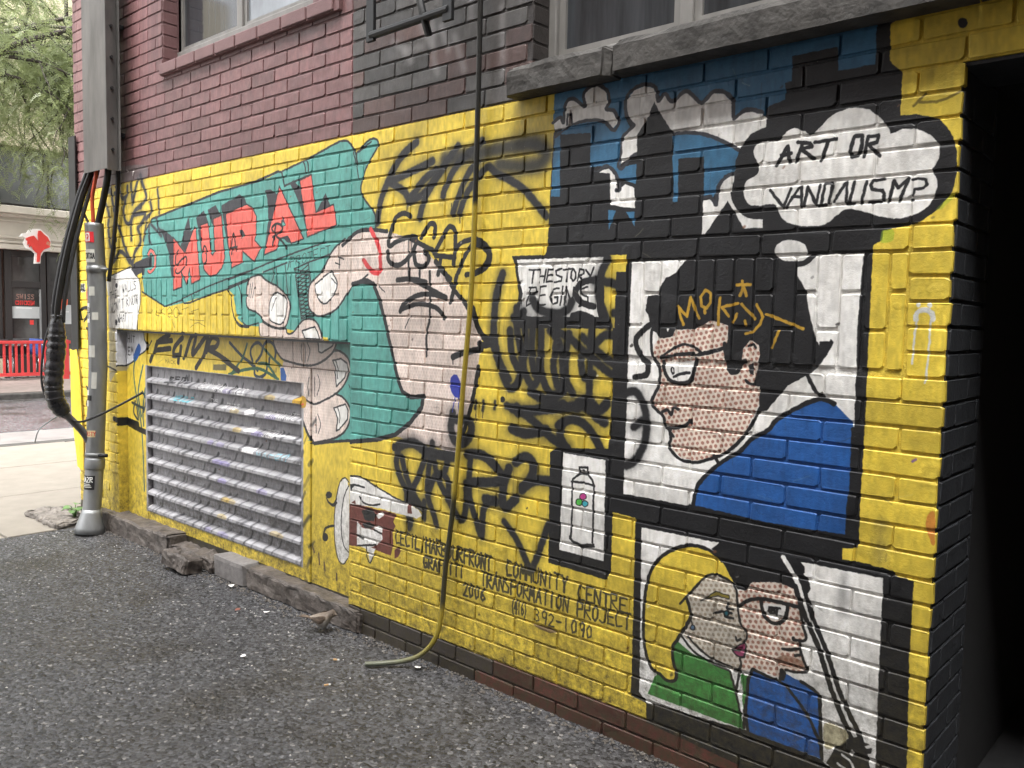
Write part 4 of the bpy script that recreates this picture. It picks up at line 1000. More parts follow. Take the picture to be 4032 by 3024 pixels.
s spray 50 15 3 0 -4970 937 -4920 998
s spray 30 11 3 0 -4877 942 -4823 996
s spray 30 16 3 0 -4792 935 -4742 977
s spray 70 25 3 0 -4733 942 -4697 1010
s spray 70 23 3 0 -4617 935 -4589 989
s spray 50 9 3 0 -4498 939 -4446 1007
s spray 30 25 3 0 -4379 940 -4348 976
s spray 30 12 2 0 -4266 942 -4227 967
s spray 50 18 2 0 -4183 934 -4154 985
s spray 50 10 2 0 -4042 941 -4019 967
s spray 50 15 2 0 -3908 938 -3848 979
s spray 30 13 2 0 -3790 938 -3760 977
s spray 70 15 3 0 -3649 935 -3617 965
p gold 30 1 -4443 930 -4370 930 -4345 950 -4428 956
p lav 42 1 -4076 930 -3993 930 -3968 950 -4061 956
s spray 70 9 2 0 -5427 1049 -5401 1093
s spray 30 14 2 0 -5338 1044 -5314 1117
s spray 70 19 2 0 -5205 1039 -5161 1076
s spray 50 21 2 0 -5073 1039 -5025 1104
s spray 50 13 3 0 -5015 1044 -4993 1112
s spray 70 21 3 0 -4929 1041 -4873 1087
s spray 70 16 3 0 -4816 1048 -4796 1097
s spray 30 13 2 0 -4740 1048 -4713 1104
s spray 70 25 2 0 -4601 1046 -4557 1080
s spray 70 25 2 0 -4458 1049 -4426 1076
s spray 50 10 2 0 -4379 1047 -4358 1104
s spray 30 16 2 0 -4272 1038 -4252 1088
s spray 50 26 3 0 -4129 1037 -4093 1097
s spray 30 19 3 0 -4076 1046 -4031 1110
s spray 30 14 2 0 -3944 1049 -3903 1103
s spray 30 9 3 0 -3883 1045 -3842 1085
s spray 70 13 3 0 -3802 1048 -3774 1095
s spray 30 18 3 0 -3705 1044 -3662 1116
p lav 30 1 -4521 1037 -4448 1037 -4423 1057 -4506 1063
p gold 42 1 -4074 1037 -4002 1037 -3977 1057 -4059 1063
t paper 4 -4850 1051 -4286 1042 32 0 LEON GAN WITES
t line 9 -5250 1053 -4946 1064 34 0 SEGU
t cyan 5 -5169 946 -4919 952 29 0 MEOLD
t paper 4 -4729 962 -4629 961 26 0 DS
t paper 4 -4541 951 -4394 950 27 0 GRITHS
t greyl 5 -5395 832 -5130 846 34 0 HERSEY
p paper 100 0 -4286 973 -4254 975 -4182 947 -4238 938 -4287 929
p paper 100 0 -4271 865 -4190 869 -4187 843 -4304 835
p paper 100 0 -4304 743 -4183 753 -4199 716 -4329 704
t paper 4 -4089 938 -3793 947 29 0 GROMINATE
t paper 6 -4113 830 -3930 837 31 0 JEDI
s paper 100 5 0 1 -4036 842 -3916 851 -3807 850
t ltblue 5 -4168 694 -3857 713 40 0 MACRO
p gold 100 1 -3814 1046 -3758 1078 -3696 1075 -3702 1023 -3786 1024
s redp 100 7 1 0 -3779 1016 -3716 1041"""
PAL = dict(yellow=(226,200,74), teal=(92,162,154), line=(38,40,44), dark=(54,55,62), coral=(232,108,98), black=(27,28,31), white=(238,238,236), whited=(216,218,224),
    flesh=(226,212,204), flesh2=(214,196,188), dirtw=(176,172,166), greyp=(108,104,106), spray=(34,35,38), redp=(214,66,70), pink=(226,130,110), rust=(92,66,50), bluep=(36,92,170),
    inkblue=(28,52,72), inkgreen=(38,92,70), inkteal=(30,92,104), olive=(96,92,64), oliveline=(128,112,38), oliveb=(128,116,46), olivew=(176,168,132), bare=(96,72,56), sky=(58,112,150), jacket=(38,90,160),
    green=(68,134,66), skin=(228,216,204), skin2=(212,206,194), dot=(166,118,104), dot2=(164,150,134), gold=(190,150,48), magenta=(190,64,140), limeg=(86,190,80), cyan=(70,180,200), lips=(158,66,108), bluegrey=(90,120,150),
    browns=(112,62,56), brownsm=(120,80,60), lettr=(58,56,46), paleg=(210,212,208), purp=(140,110,150), smoke=(60,60,62), redsm=(180,60,40), lime=(150,190,50), violet=(46,58,160),
    slat=(160,160,165), slatd=(70,70,74), lav=(112,100,170), paper=(236,236,238), greyl=(120,120,124), ltblue=(150,205,225))
X0, X1, Z0, Z1, MMPP = -6.80, 0.60, -0.06, 3.05, 1.8
IW, IH = int((X1-X0)*1000/MMPP), int((Z1-Z0)*1000/MMPP)
FONT = {'A': [[(0,0),(.5,1),(1,0)],[(.2,.4),(.8,.4)]], 'B': [[(0,0),(0,1),(.8,.95),(.85,.6),(0,.52),(.95,.4),(.9,.05),(0,0)]], 'C': [[(1,.9),(.2,1),(0,.5),(.2,0),(1,.08)]], 'D': [[(0,0),(0,1),(.8,.9),(.95,.4),(.7,.05),(0,0)]],
 'E': [[(1,1),(0,1),(0,0),(1,0)],[(0,.5),(.8,.52)]], 'F': [[(1,1),(0,1),(0,0)],[(0,.55),(.8,.57)]], 'G': [[(1,.95),(.2,1),(0,.4),(.3,0),(.95,.1),(.9,.45),(.5,.42)]], 'H': [[(0,0),(0,1)],[(1,0),(1,1)],[(0,.5),(1,.5)]], 'I': [[(.5,0),(.5,1)]],
 'J': [[(1,1),(.8,.1),(.4,0),(0,.15)],[(.3,1),(1,1)]], 'K': [[(0,0),(0,1)],[(1,1),(.05,.5),(1,0)]], 'L': [[(0,1),(0,0),(1,.02)]], 'M': [[(0,0),(.15,1),(.5,.4),(.85,1),(1,0)]], 'N': [[(0,0),(.05,1),(.9,0),(1,1)]], 'O': [[(.5,1),(.05,.7),(.1,.15),(.5,0),(.95,.3),(.9,.8),(.5,1)]],
 'P': [[(0,0),(0,1),(.9,.9),(.85,.55),(0,.45)]], 'Q': [[(.5,1),(.05,.6),(.3,0),(.9,.3),(.8,.9),(.5,1)],[(.6,.3),(1,0)]], 'R': [[(0,0),(0,1),(.85,.95),(.85,.6),(0,.5),(1,0)]], 'S': [[(.95,.92),(.2,1),(.05,.7),(.9,.4),(.85,.05),(0,.05)]], 'T': [[(0,1),(1,.98)],[(.5,1),(.48,0)]],
 'U': [[(0,1),(.05,.1),(.5,0),(.95,.15),(1,1)]], 'V': [[(0,1),(.5,0),(1,1)]], 'W': [[(0,1),(.2,0),(.5,.7),(.75,0),(1,1)]], 'X': [[(0,0),(1,1)],[(0,1),(1,0)]], 'Y': [[(0,1),(.5,.5),(1,1)],[(.5,.5),(.45,0)]], 'Z': [[(0,1),(1,1),(0,0),(1,0)]],
 '0': [[(.5,1),(.1,.6),(.3,0),(.85,.2),(.85,.85),(.5,1)]], '1': [[(.5,1),(.5,0)]], '2': [[(.05,.8),(.4,1),(.9,.8),(.6,.4),(0,0),(1,.02)]], '3': [[(.05,.9),(.5,1),(.9,.8),(.7,.58),(.35,.54)],[(.35,.54),(.8,.45),(.95,.2),(.55,0),(.0,.08)]], '4': [[(.75,0),(.75,1),(0,.35),(1,.35)]], '6': [[(.8,1),(.2,.6),(.1,.2),(.5,0),(.9,.25),(.5,.5),(.15,.3)]], '9': [[(.9,.72),(.6,.45),(.2,.5),(.08,.8),(.45,1),(.9,.9),(.88,.5),(.7,0)]],
 '-': [[(.1,.45),(.9,.47)]], '/': [[(.2,-.1),(.7,1.05)]], ',': [[(.5,.2),(.35,-.2)]], '(': [[(.8,1.05),(.4,.5),(.8,-.1)]], ')': [[(.2,1.05),(.6,.5),(.2,-.1)]], "'": [[(.5,1),(.45,.75)]], '?': [[(0,.8),(.5,1),(.9,.75),(.5,.4),(.5,.25)],[(.5,.03),(.5,0)]], '.': [[(.5,.05),(.5,0)]]}
IMG = np.zeros((IH, IW, 3), np.float32)
RNG = np.random.default_rng(3); random.seed(5)
def col(c): return np.array(PAL[c], np.float32)/255. if isinstance(c, str) else np.array(c, np.float32)/255.
def to_px(p): return [((x/1000-X0)*1000/MMPP, (z/1000-Z0)*1000/MMPP) for x, z in p]
def spline2(p, closed):
    n = len(p); out = []
    rng_ = range(n) if closed else range(n-1)
    for i in rng_:
        g = (lambda k: p[k % n]) if closed else (lambda k: p[min(max(k, 0), n-1)])
        p0, p1, p2, p3 = [np.array(g(i+k), float) for k in (-1, 0, 1, 2)]
        for k in range(5):
            t = k/5; out.append(tuple(.5*(2*p1+(p2-p0)*t+(2*p0-5*p1+4*p2-p3)*t*t+(3*p1-p0-3*p2+p3)*t**3)))
    if not closed: out.append(tuple(p[-1]))
    return out
def poly_mask(P):
    xs = [p[0] for p in P]; ys = [p[1] for p in P]
    x0, x1 = max(0, int(min(xs))-1), min(IW, int(max(xs))+2); y0, y1 = max(0, int(min(ys))-1), min(IH, int(max(ys))+2)
    if x1 <= x0 or y1 <= y0: return None
    M = np.zeros((y1-y0, x1-x0+1), np.float32); E = np.array([(*P[i], *P[(i+1) % len(P)]) for i in range(len(P))])
    for r in range(y0, y1):
        for sub in (.25, .75):
            y = r+sub; k = ((E[:, 1] <= y) & (E[:, 3] > y)) | ((E[:, 3] <= y) & (E[:, 1] > y))
            if not k.any(): continue
            e = E[k]; cx = np.sort(e[:, 0]+(y-e[:, 1])*(e[:, 2]-e[:, 0])/(e[:, 3]-e[:, 1]))
            for a, b in zip(cx[::2], cx[1::2]):
                a = max(a-x0, 0); b = min(b-x0, x1-x0)
                if b <= a: continue
                ia, ib = int(a), int(b)
                if ia == ib: M[r-y0, ia] += .5*(b-a)
                else:
                    M[r-y0, ia] += .5*(ia+1-a); M[r-y0, ia+1:ib] += .5; M[r-y0, ib] += .5*(b-ib)
    return x0, y0, M[:, :x1-x0]
def blend(x0, y0, M, c):
    h, w = M.shape; A = IMG[y0:y0+h, x0:x0+w]; A += (c-A)*M[..., None]
def stroke_px(P, wpx, soft, c, alpha):
    pad = wpx/2+soft+2; xs = [p[0] for p in P]; ys = [p[1] for p in P]
    x0, x1 = max(0, int(min(xs)-pad)), min(IW, int(max(xs)+pad)+1); y0, y1 = max(0, int(min(ys)-pad)), min(IH, int(max(ys)+pad)+1)
    if x1 <= x0 or y1 <= y0: return
    D = np.full((y1-y0, x1-x0), 1e6, np.float32)
    for a, b in zip(P[:-1], P[1:]):
        sx0, sx1 = max(x0, int(min(a[0], b[0])-pad)), min(x1, int(max(a[0], b[0])+pad)+1); sy0, sy1 = max(y0, int(min(a[1], b[1])-pad)), min(y1, int(max(a[1], b[1])+pad)+1)
        if sx1 <= sx0 or sy1 <= sy0: continue
        X, Y = np.meshgrid(np.arange(sx0, sx1)+.5, np.arange(sy0, sy1)+.5); dx, dy = b[0]-a[0], b[1]-a[1]; L2 = dx*dx+dy*dy+1e-9
        t = np.clip(((X-a[0])*dx+(Y-a[1])*dy)/L2, 0, 1); d = np.hypot(X-a[0]-t*dx, Y-a[1]-t*dy)
        S = D[sy0-y0:sy1-y0, sx0-x0:sx1-x0]; np.minimum(S, d, out=S)
    s = max(1., soft); M = np.clip((wpx/2-D)/s+.5, 0, 1)
    if soft > 2: M = M*M*(3-2*M); M = np.clip(M+(RNG.random(M.shape, dtype=np.float32)-.5)*.5*M*(1-M)*2, 0, 1)
    blend(x0, y0, M*alpha, c)
def rect(c, x0, x1, z0, z1, a=1.):
    (px0, py0), (px1, py1) = to_px([(x0*1000, z0*1000), (x1*1000, z1*1000)])
    px0, px1 = int(max(0, px0)), int(min(IW, px1)); py0, py1 = int(max(0, py0)), int(min(IH, py1))
    if px1 > px0 and py1 > py0:
        A = IMG[py0:py1, px0:px1]; A += (col(c)-A)*a
SOFT = {0: 1., 1: 2.2, 2: 6., 3: 10., 4: 24.}
def draw_art():
    for ln in ART.strip().split('\n'):
        q = ln.split(' ')
        if q[0] == 't':
            c, w, ax, az, bx, bz, h, sl = q[1], *map(int, q[2:9]); s = ' '.join(q[9:]); n = len(s)
            ux, uz = (bx-ax)/n, (bz-az)/n
            for i, ch in enumerate(s):
                jx, jz, k = random.uniform(-.06, .06), random.uniform(-.04, .04), random.uniform(.92, 1.06)
                for g in FONT.get(ch, []):
                    P = [(ax+ux*(i+.08+jx+x*.74), az+uz*(i+x*.74)+h*(y*k+jz)) for x, y in g]
                    stroke_px(to_px(P), w/MMPP*random.uniform(.85, 1.2), 1., col(c), .93)
            continue
        k = {'p': 4, 's': 6, 'd': 6}[q[0]]; v = list(map(int, q[k:])); P = list(zip(v[::2], v[1::2])); c = col(q[1])
        if q[0] == 'p':
            P = to_px(P)
            if q[3] == '1': P = spline2(P, True)
            m = poly_mask(P)
            if m: blend(m[0], m[1], m[2]*(int(q[2])/100), c)
        elif q[0] == 's':
            P = to_px(P)
            if q[5] == '1': P = spline2(P, False)
            stroke_px(P, int(q[3])/MMPP, SOFT[int(q[4])], c, int(q[2])/100)
        else:
            pitch, r, ang = float(q[2])/MMPP, float(q[3])/MMPP, R(float(q[4])); P = to_px(P); m = poly_mask(P)
            if not m: continue
            h, w = m[2].shape; X, Y = np.meshgrid(np.arange(w)+m[0]+.5, np.arange(h)+m[1]+.5)
            U = X*math.cos(ang)+Y*math.sin(ang); V = -X*math.sin(ang)+Y*math.cos(ang); row = pitch*.866
            best = np.full(U.shape, 1e6)
            j0 = np.floor(V/row)
            for dj in (0, 1):
                j = j0+dj; off = (np.mod(j, 2))*pitch/2; i = np.round((U-off)/pitch)
                best = np.minimum(best, np.hypot(U-off-i*pitch, V-j*row))
            M = np.clip(r-best+.5, 0, 1)*m[2]; blend(m[0], m[1], M.astype(np.float32), c)

# -- brick layout (courses of 69.4 mm measured from the lowest yellow course)
CH, ZB, BL, JT = 0.0694, 0.1155, 0.2177, 0.010
XL, XS, XR = -6.45, -3.235, -0.645            # street corner, joint between the two wall sections, passage corner
HOLES = [(-5.80, -3.245, -1., 1.378), (-5.10, -3.55, 2.985, 4.35), (-2.144, 0.25, 2.44, 4.35), (-0.645, 1.7, -1., 2.197)]
BRICKS = []                                    # (x centre, z centre, length, height, kind)
rb = random.Random(11)
def overlaps(x0, x1, z0, z1):
    return any(x1 > h[0]+.001 and x0 < h[1]-.001 and z1 > h[2]+.004 and z0 < h[3]-.004 for h in HOLES)
def add_brick(x0, x1, z0, z1, kind='stretcher'):
    zc = (z0+z1)/2
    cuts = [(x0, x1)]
    for h in HOLES:
        if z1 > h[2]+.012 and z0 < h[3]-.012:
            nc = []
            for a, b in cuts:
                if b <= h[0] or a >= h[1]: nc.append((a, b))
                else:
                    if a < h[0]-.02: nc.append((a, h[0]))
                    if b > h[1]+.02: nc.append((h[1], b))
            cuts = nc
    for a, b in cuts:
        if b-a > .03: BRICKS.append(((a+b)/2, zc, b-a-.0058*rb.uniform(.5, 1.3), z1-z0-.0082*rb.uniform(.8, 1.1), kind))
SOLD = [(-5.95, XS, 1.378, 1.712), (-2.15, -0.755, 1.378, 1.712)]
for k in range(-2, 55):
    z0 = ZB+CH*k; z1 = z0+CH; zc = (z0+z1)/2
    if z0 > 3.95: break
    for (a, b, ph) in ((XL, XS, -5.186), (XS, 1.9, -3.151)):
        if a == XS and zc < 2.19: b = XR
        off = ph if k % 2 else ph+BL*.52
        n0 = math.floor((a-off)/BL); edges = [off+BL*i for i in range(n0, n0+60)]
        edges = [a]+[e for e in edges if a+.045 < e < b-.045]+[b]
        if a == XS and 1.37 < zc < 1.88: edges = [e for e in edges if not (-.83 < e < XR-.001)]; edges = sorted(edges+[-.755])
        for e0, e1 in zip(edges[:-1], edges[1:]):
            skip = False
            for s in SOLD:
                if s[2]-.02 < zc < s[3]:
                    if e0 >= s[0]-.02 and e1 <= s[1]+.02: skip = True
                    elif e1 > s[0] and e0 < s[0]: e1 = s[0]
                    elif e0 < s[1] and e1 > s[1]: e0 = s[1]
            if not skip and e1-e0 > .04: add_brick(e0, e1, z0, z1)
for (a, b, z0, z1) in SOLD:
    x = a; i = 0
    while x < b-.03:
        w = min(.0672, b-x); zm = z0+.113 if i % 2 else z1-.113
        for q0, q1 in ((z0, zm), (zm, z1)): BRICKS.append((x+w/2, (q0+q1)/2, w-.0062, q1-q0-.008, 'soldier'))
        x += w; i += 1
# base coat: yellow band, old red-brown paint above it at the street end, sooty brick beside it, dark plinth
rect('yellow', X0, X1, Z0, ZB+32*CH+.004)
rect((120,88,89), X0, XS+.02, ZB+32*CH+.003, Z1); rect((52,48,47), XS+.02, X1, ZB+32*CH+.003, Z1)
for (x, z, L, H, kd) in BRICKS:
    if z > ZB+32*CH and x > XS+.01:
        t = rb.random(); c0 = np.array((72,70,69)) if t < .55 else np.array((84,66,63)); rect(tuple(c0*rb.uniform(.82, 1.15)), x-L/2-.003, x+L/2+.003, z-H/2-.003, z+H/2+.003)
    elif z > ZB+32*CH: rect(tuple(np.array((122,89,90))*rb.uniform(.93, 1.06)), x-L/2-.002, x+L/2+.002, z-H/2-.002, z+H/2+.002)
rect('yellow', -.83, X1, 2.18, 2.62)
rect((34,32,33), X0, X1, Z0, ZB-.004)
for (x, z, L, H, kd) in BRICKS:
    if z < ZB: rect(tuple(np.array((88,50,44) if (-2.35 < x < -1.2) else (60,54,54))*rb.uniform(.8, 1.15)), x-L/2-.003, x+L/2+.003, z-H/2-.003, z+H/2+.003)
draw_art()
for (x, z, L, H, kd) in BRICKS:        # every brick took the coats of paint a little differently
    (ax_, ay_), (bx_, by_) = to_px([((x-L/2)*1000, (z-H/2)*1000), ((x+L/2)*1000, (z+H/2)*1000)])
    if ay_ > 0 and by_ < IH and ax_ > 0: IMG[int(ay_):int(by_)+1, int(ax_):int(bx_)+1] *= rb.uniform(.94, 1.05)
def soft_noise(nx_, ny_):
    g = RNG.random((ny_+2, nx_+2), dtype=np.float32); yy = np.linspace(0, ny_, IH, dtype=np.float32); xx = np.linspace(0, nx_, IW, dtype=np.float32); y0 = yy.astype(int); x0 = xx.astype(int); fy = (yy-y0)[:, None]; fx = (xx-x0)[None, :]; fy = fy*fy*(3-2*fy); fx = fx*fx*(3-2*fx)
    return (g[y0][:, x0]*(1-fx)+g[y0][:, x0+1]*fx)*(1-fy)+(g[y0+1][:, x0]*(1-fx)+g[y0+1][:, x0+1]*fx)*fy
IMG *= (1+.10*(soft_noise(60, 26)-.5)+.10*(soft_noise(330, 90)-.5)+.12*(soft_noise(900, 160)-.5))[..., None]      # roller marks, thin coats, fading
for _ in range(520):      # scuffs, scratches and runs
    x, z = random.uniform(-6400, -700), random.uniform(130, 2330); t = random.random()
    if t < .45: P = [(x, z), (x+random.uniform(-3, 3), z-random.uniform(20, 130))]; c_, w_, a_ = random.choice(((50, 48, 46), (70, 66, 56))), random.uniform(2, 4.5), random.uniform(.06, .28)
    elif t < .8: P = [(x, z), (x+random.uniform(-60, 60), z+random.uniform(-30, 30))]; c_, w_, a_ = random.choice(((236, 232, 220), (60, 58, 54), (200, 190, 150))), random.uniform(1.8, 3.2), random.uniform(.12, .4)
    else: P = [(x, z), (x+4, z+3)]; c_, w_, a_ = random.choice(((40, 38, 36), (230, 228, 220), (120, 80, 60))), random.uniform(4, 10), random.uniform(.25, .8)
    stroke_px(to_px(P), w_/MMPP, 1.6, col(c_), a_)
np.clip(IMG, 0, 1, out=IMG)
for P in ([(-2780,2760),(-2740,2690),(-2700,2640)], [(-2700,2720),(-2680,2560),(-2660,2520)], [(-2560,2640),(-2520,2540),(-2500,2500)], [(-2870,2640),(-2830,2600)], [(-2950,2700),(-2860,2650),(-2760,2640)], [(-2640,2700),(-2600,2600)], [(-2300,2700),(-2290,2450)], [(-2480,2900),(-2470,2700)]): stroke_px(spline2(to_px(P), False), 34/MMPP, 18., col((142,140,142)), .5)
paint_img = bpy.data.images.new('mural_paint', IW, IH, alpha=False, float_buffer=False)
buf = np.ones((IH, IW, 4), np.float32); buf[..., :3] = IMG; paint_img.pixels.foreach_set(buf.ravel()); paint_img.update(); paint_img.pack(); del buf

def paint_mat(name, rough=.48, bump=.35, metal=0., grime=True):
    m = bpy.data.materials.new(name); m.use_nodes = True; nt = m.node_tree; n = nt.nodes; l = nt.links; p = n['Principled BSDF']
    g = n.new('ShaderNodeNewGeometry'); sx = n.new('ShaderNodeSeparateXYZ'); l.new(g.outputs['Position'], sx.inputs[0])
    def mr(src, a, b):
        q = n.new('ShaderNodeMapRange'); q.inputs['From Min'].default_value = a; q.inputs['From Max'].default_value = b; q.clamp = False; l.new(src, q.inputs['Value']); return q.outputs[0]
    cx = n.new('ShaderNodeCombineXYZ'); l.new(mr(sx.outputs['X'], X0, X1), cx.inputs['X']); l.new(mr(sx.outputs['Z'], Z0, Z1), cx.inputs['Y'])
    wob = n.new('ShaderNodeTexNoise'); wob.inputs['Scale'].default_value = 55.; wob.inputs['Detail'].default_value = 4; l.new(g.outputs['Position'], wob.inputs['Vector'])
    wv = n.new('ShaderNodeVectorMath'); wv.operation = 'MULTIPLY_ADD'; l.new(wob.outputs['Color'], wv.inputs[0]); wv.inputs[1].default_value = (.0085/(X1-X0), .0085/(Z1-Z0), 0); l.new(cx.outputs[0], wv.inputs[2])
    wv2 = n.new('ShaderNodeVectorMath'); wv2.operation = 'SUBTRACT'; l.new(wv.outputs[0], wv2.inputs[0]); wv2.inputs[1].default_value = (.00425/(X1-X0), .00425/(Z1-Z0), 0)
    it = n.new('ShaderNodeTexImage'); it.image = paint_img; it.extension = 'EXTEND'; l.new(wv2.outputs[0], it.inputs['Vector'])
    def nz(scale, det=5, rgh=.6, vec=None):
        q = n.new('ShaderNodeTexNoise'); q.inputs['Scale'].default_value = scale; q.inputs['Detail'].default_value = det; q.inputs['Roughness'].default_value = rgh; l.new(vec or g.outputs['Position'], q.inputs['Vector']); return q.outputs['Fac']
    def ramp(src, a, b, c0=(0, 0, 0, 1), c1=(1, 1, 1, 1)):
        q = n.new('ShaderNodeValToRGB'); q.color_ramp.elements[0].position = a; q.color_ramp.elements[1].position = b; q.color_ramp.elements[0].color = c0; q.color_ramp.elements[1].color = c1; l.new(src, q.inputs[0]); return q.outputs[0]
    def mix(a, b, fac, mode='MIX'):
        q = n.new('ShaderNodeMix'); q.data_type = 'RGBA'; q.blend_type = mode
        if isinstance(fac, float): q.inputs[0].default_value = fac
        else: l.new(fac, q.inputs[0])
        for k, s in ((6, a), (7, b)):
            if isinstance(s, tuple): q.inputs[k].default_value = s
            else: l.new(s, q.inputs[k])
        return q.outputs[2]
    c = it.outputs['Color']
    c = mix(c, ramp(nz(7., 6), .25, .75, (.83, .82, .80, 1), (1.04, 1.04, 1.03, 1)), 1., 'MULTIPLY')
    mp = n.new('ShaderNodeMapping'); mp.inputs['Scale'].default_value = (45, 45, 3.); l.new(g.outputs['Position'], mp.inputs['Vector'])
    c = mix(c, ramp(nz(1., 4, .6, mp.outputs[0]), .35, .75, (1, 1, 1, 1), (.84, .82, .79, 1)), .7, 'MULTIPLY')   # rain streaks
    if grime:   # splashed dirt on the low courses, pits where the paint has chipped
        zz = mr(sx.outputs['Z'], .80, .10); md = n.new('ShaderNodeMath'); md.operation = 'MULTIPLY'; md.use_clamp = True; l.new(zz, md.inputs[0]); l.new(ramp(nz(34., 9, .78), .38, .64), md.inputs[1])
        c = mix(c, (.050, .042, .022, 1), md.outputs[0])
        c = mix(c, (.09, .07, .05, 1), ramp(nz(95., 6, .7), .68, .72)); c = mix(c, (.30, .28, .25, 1), ramp(nz(150., 4, .6), .71, .76))
    l.new(c, p.inputs['Base Color']); p.inputs['Metallic'].default_value = metal
    l.new(ramp(nz(18., 4), .3, .7, (rough-.08,)*3+(1,), (rough+.14,)*3+(1,)), p.inputs['Roughness'])
    b1 = n.new('ShaderNodeBump'); b1.inputs['Strength'].default_value = bump; b1.inputs['Distance'].default_value = .004
    ad = n.new('ShaderNodeMath'); ad.operation = 'ADD'; l.new(nz(120., 5, .65), ad.inputs[0]); l.new(nz(28., 3), ad.inputs[1]); sp_ = n.new('ShaderNodeMath'); sp_.operation = 'MULTIPLY'; l.new(ramp(nz(5.5, 3), .60, .70), sp_.inputs[0]); l.new(nz(75., 6, .8), sp_.inputs[1]); a2 = n.new('ShaderNodeMath'); a2.operation = 'MULTIPLY_ADD'; l.new(sp_.outputs[0], a2.inputs[0]); a2.inputs[1].default_value = 3.5; l.new(ad.outputs[0], a2.inputs[2])
    l.new(a2.outputs[0], b1.inputs['Height']); l.new(b1.outputs[0], p.inputs['Normal'])
    return m
M_PAINT = paint_mat('painted_brick'); M_MORTAR = paint_mat('painted_mortar', .6, .8); M_PANEL = paint_mat('painted_steel', .38, .10); M_SLAT = paint_mat('painted_louvre', .35, .08, 0., False)
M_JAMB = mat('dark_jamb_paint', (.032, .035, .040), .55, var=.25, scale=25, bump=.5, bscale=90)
M_VOID = mat('unlit_interior_black', (.012, .012, .013), .9)  # near-black colour stands in for missing light in passage and vent duct
M_CONC = mat('weathered_concrete', (.048, .045, .041), .75, var=.55, scale=11, bump=1., bscale=45, detail=10)
M_CONC2 = mat('rough_concrete', (.085, .072, .063), .55, var=.5, scale=14, bump=1., bscale=70, detail=9)
M_BLOCKC = mat('kerb_block_concrete', (.16, .15, .145), .7, var=.25, scale=30, bump=.5, bscale=150)
M_FRAME = mat('window_frame_paint', (.17, .165, .155), .5, var=.18, scale=14, stretch=(1, 1, .3))
M_GLASS = mat('window_glass', (.035, .038, .042), .06, var=.5, scale=2.5, stretch=(6, 6, .5), spec=.6)
M_GLASS2 = mat('bright_window_glass', (.20, .22, .24), .08, var=.5, scale=2.0, stretch=(1, 1, .6))
M_SILLB = mat('brick_sill_paint', srgb((112, 84, 84)), .6, var=.12, scale=12, bump=.4, bscale=90)
M_COVER = mat('grey_steel_cover', (.105, .10, .095), .5, .35, var=.4, scale=7, bump=.15, bscale=40, rgb2=None, stretch=(1, 1, .25))
M_BLACK = mat('black_cable', (.012, .012, .013), .6, var=.3, scale=20)
M_TAPE = mat('black_wrap_tape', (.018, .018, .020), .25, var=.5, scale=30, bump=.4, bscale=40)
M_ORANGE = mat('orange_cable', (.62, .10, .045), .45, var=.1)
M_GALV = mat('galvanised_steel', (.23, .238, .24), .45, .4, var=.3, scale=8, stretch=(1, 1, .3), bump=.08, bscale=60)
M_IRON = mat('black_angle_iron', (.016, .017, .018), .5, .2, var=.3, scale=10)
M_YSTEEL = mat('peeling_yellow_steel', srgb((214, 188, 52)), .5, var=.12, scale=10, bump=.3, bscale=30)

# ------------------------------------------------------------------ main building
bld = empty('brick_building', (0, 0, 0))
tag(bld, 'brick building wall covered by a yellow comic mural with dark passage at its end', 'building')
MY = .0056
w = MB()
def slab(x0, x1, z0, z1, y0=MY, y1=.26): w.box(x0, x1, y0, y1, z0, z1)
TOP = 11.0
slab(XL, -5.80, -.3, 1.378); slab(XL, -5.10, 1.378, 4.35); slab(-5.10, -3.55, 1.378, 2.985); slab(-5.80, -3.245, -.3, 1.378, .10, .26); slab(-3.55, -2.144, 1.378, 4.35)
slab(-3.245, XR-.008, -.3, 1.378); slab(-2.144, XR-.008, 1.378, 2.197); slab(-2.144, 1.95, 2.197, 2.44); slab(.25, 1.95, 2.44, 4.35); slab(1.7, 12., -.3, 2.197); slab(1.95, 12., 2.197, 4.35); slab(XL, 12., 4.35, TOP)
w.build('mortar_wall', M_MORTAR, bld)
m2 = MB(); m2.box(XL, 12., .27, 9., 2.30, TOP-.02); m2.box(XL, -.9, .27, 9., -.3, 2.30); m2.box(1.95, 12., .27, 9., -.3, 2.30); m2.build('building_mass', M_SILLB, bld)
# passage interior
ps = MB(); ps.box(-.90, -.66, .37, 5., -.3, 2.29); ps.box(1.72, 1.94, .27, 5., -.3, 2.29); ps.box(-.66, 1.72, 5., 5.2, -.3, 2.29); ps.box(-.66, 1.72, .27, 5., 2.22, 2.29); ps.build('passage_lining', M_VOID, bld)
jb = MB(); jb.box(XR-.0075, XR-.005, .0085, .37, -.3, 2.1965); jb.box(-.90, XR-.0076, .261, .37, -.3, 2.1965); jb.box(XR-.006, 1.70, .012, .268, 2.186, 2.196); jb.build('passage_jamb', M_JAMB, bld)

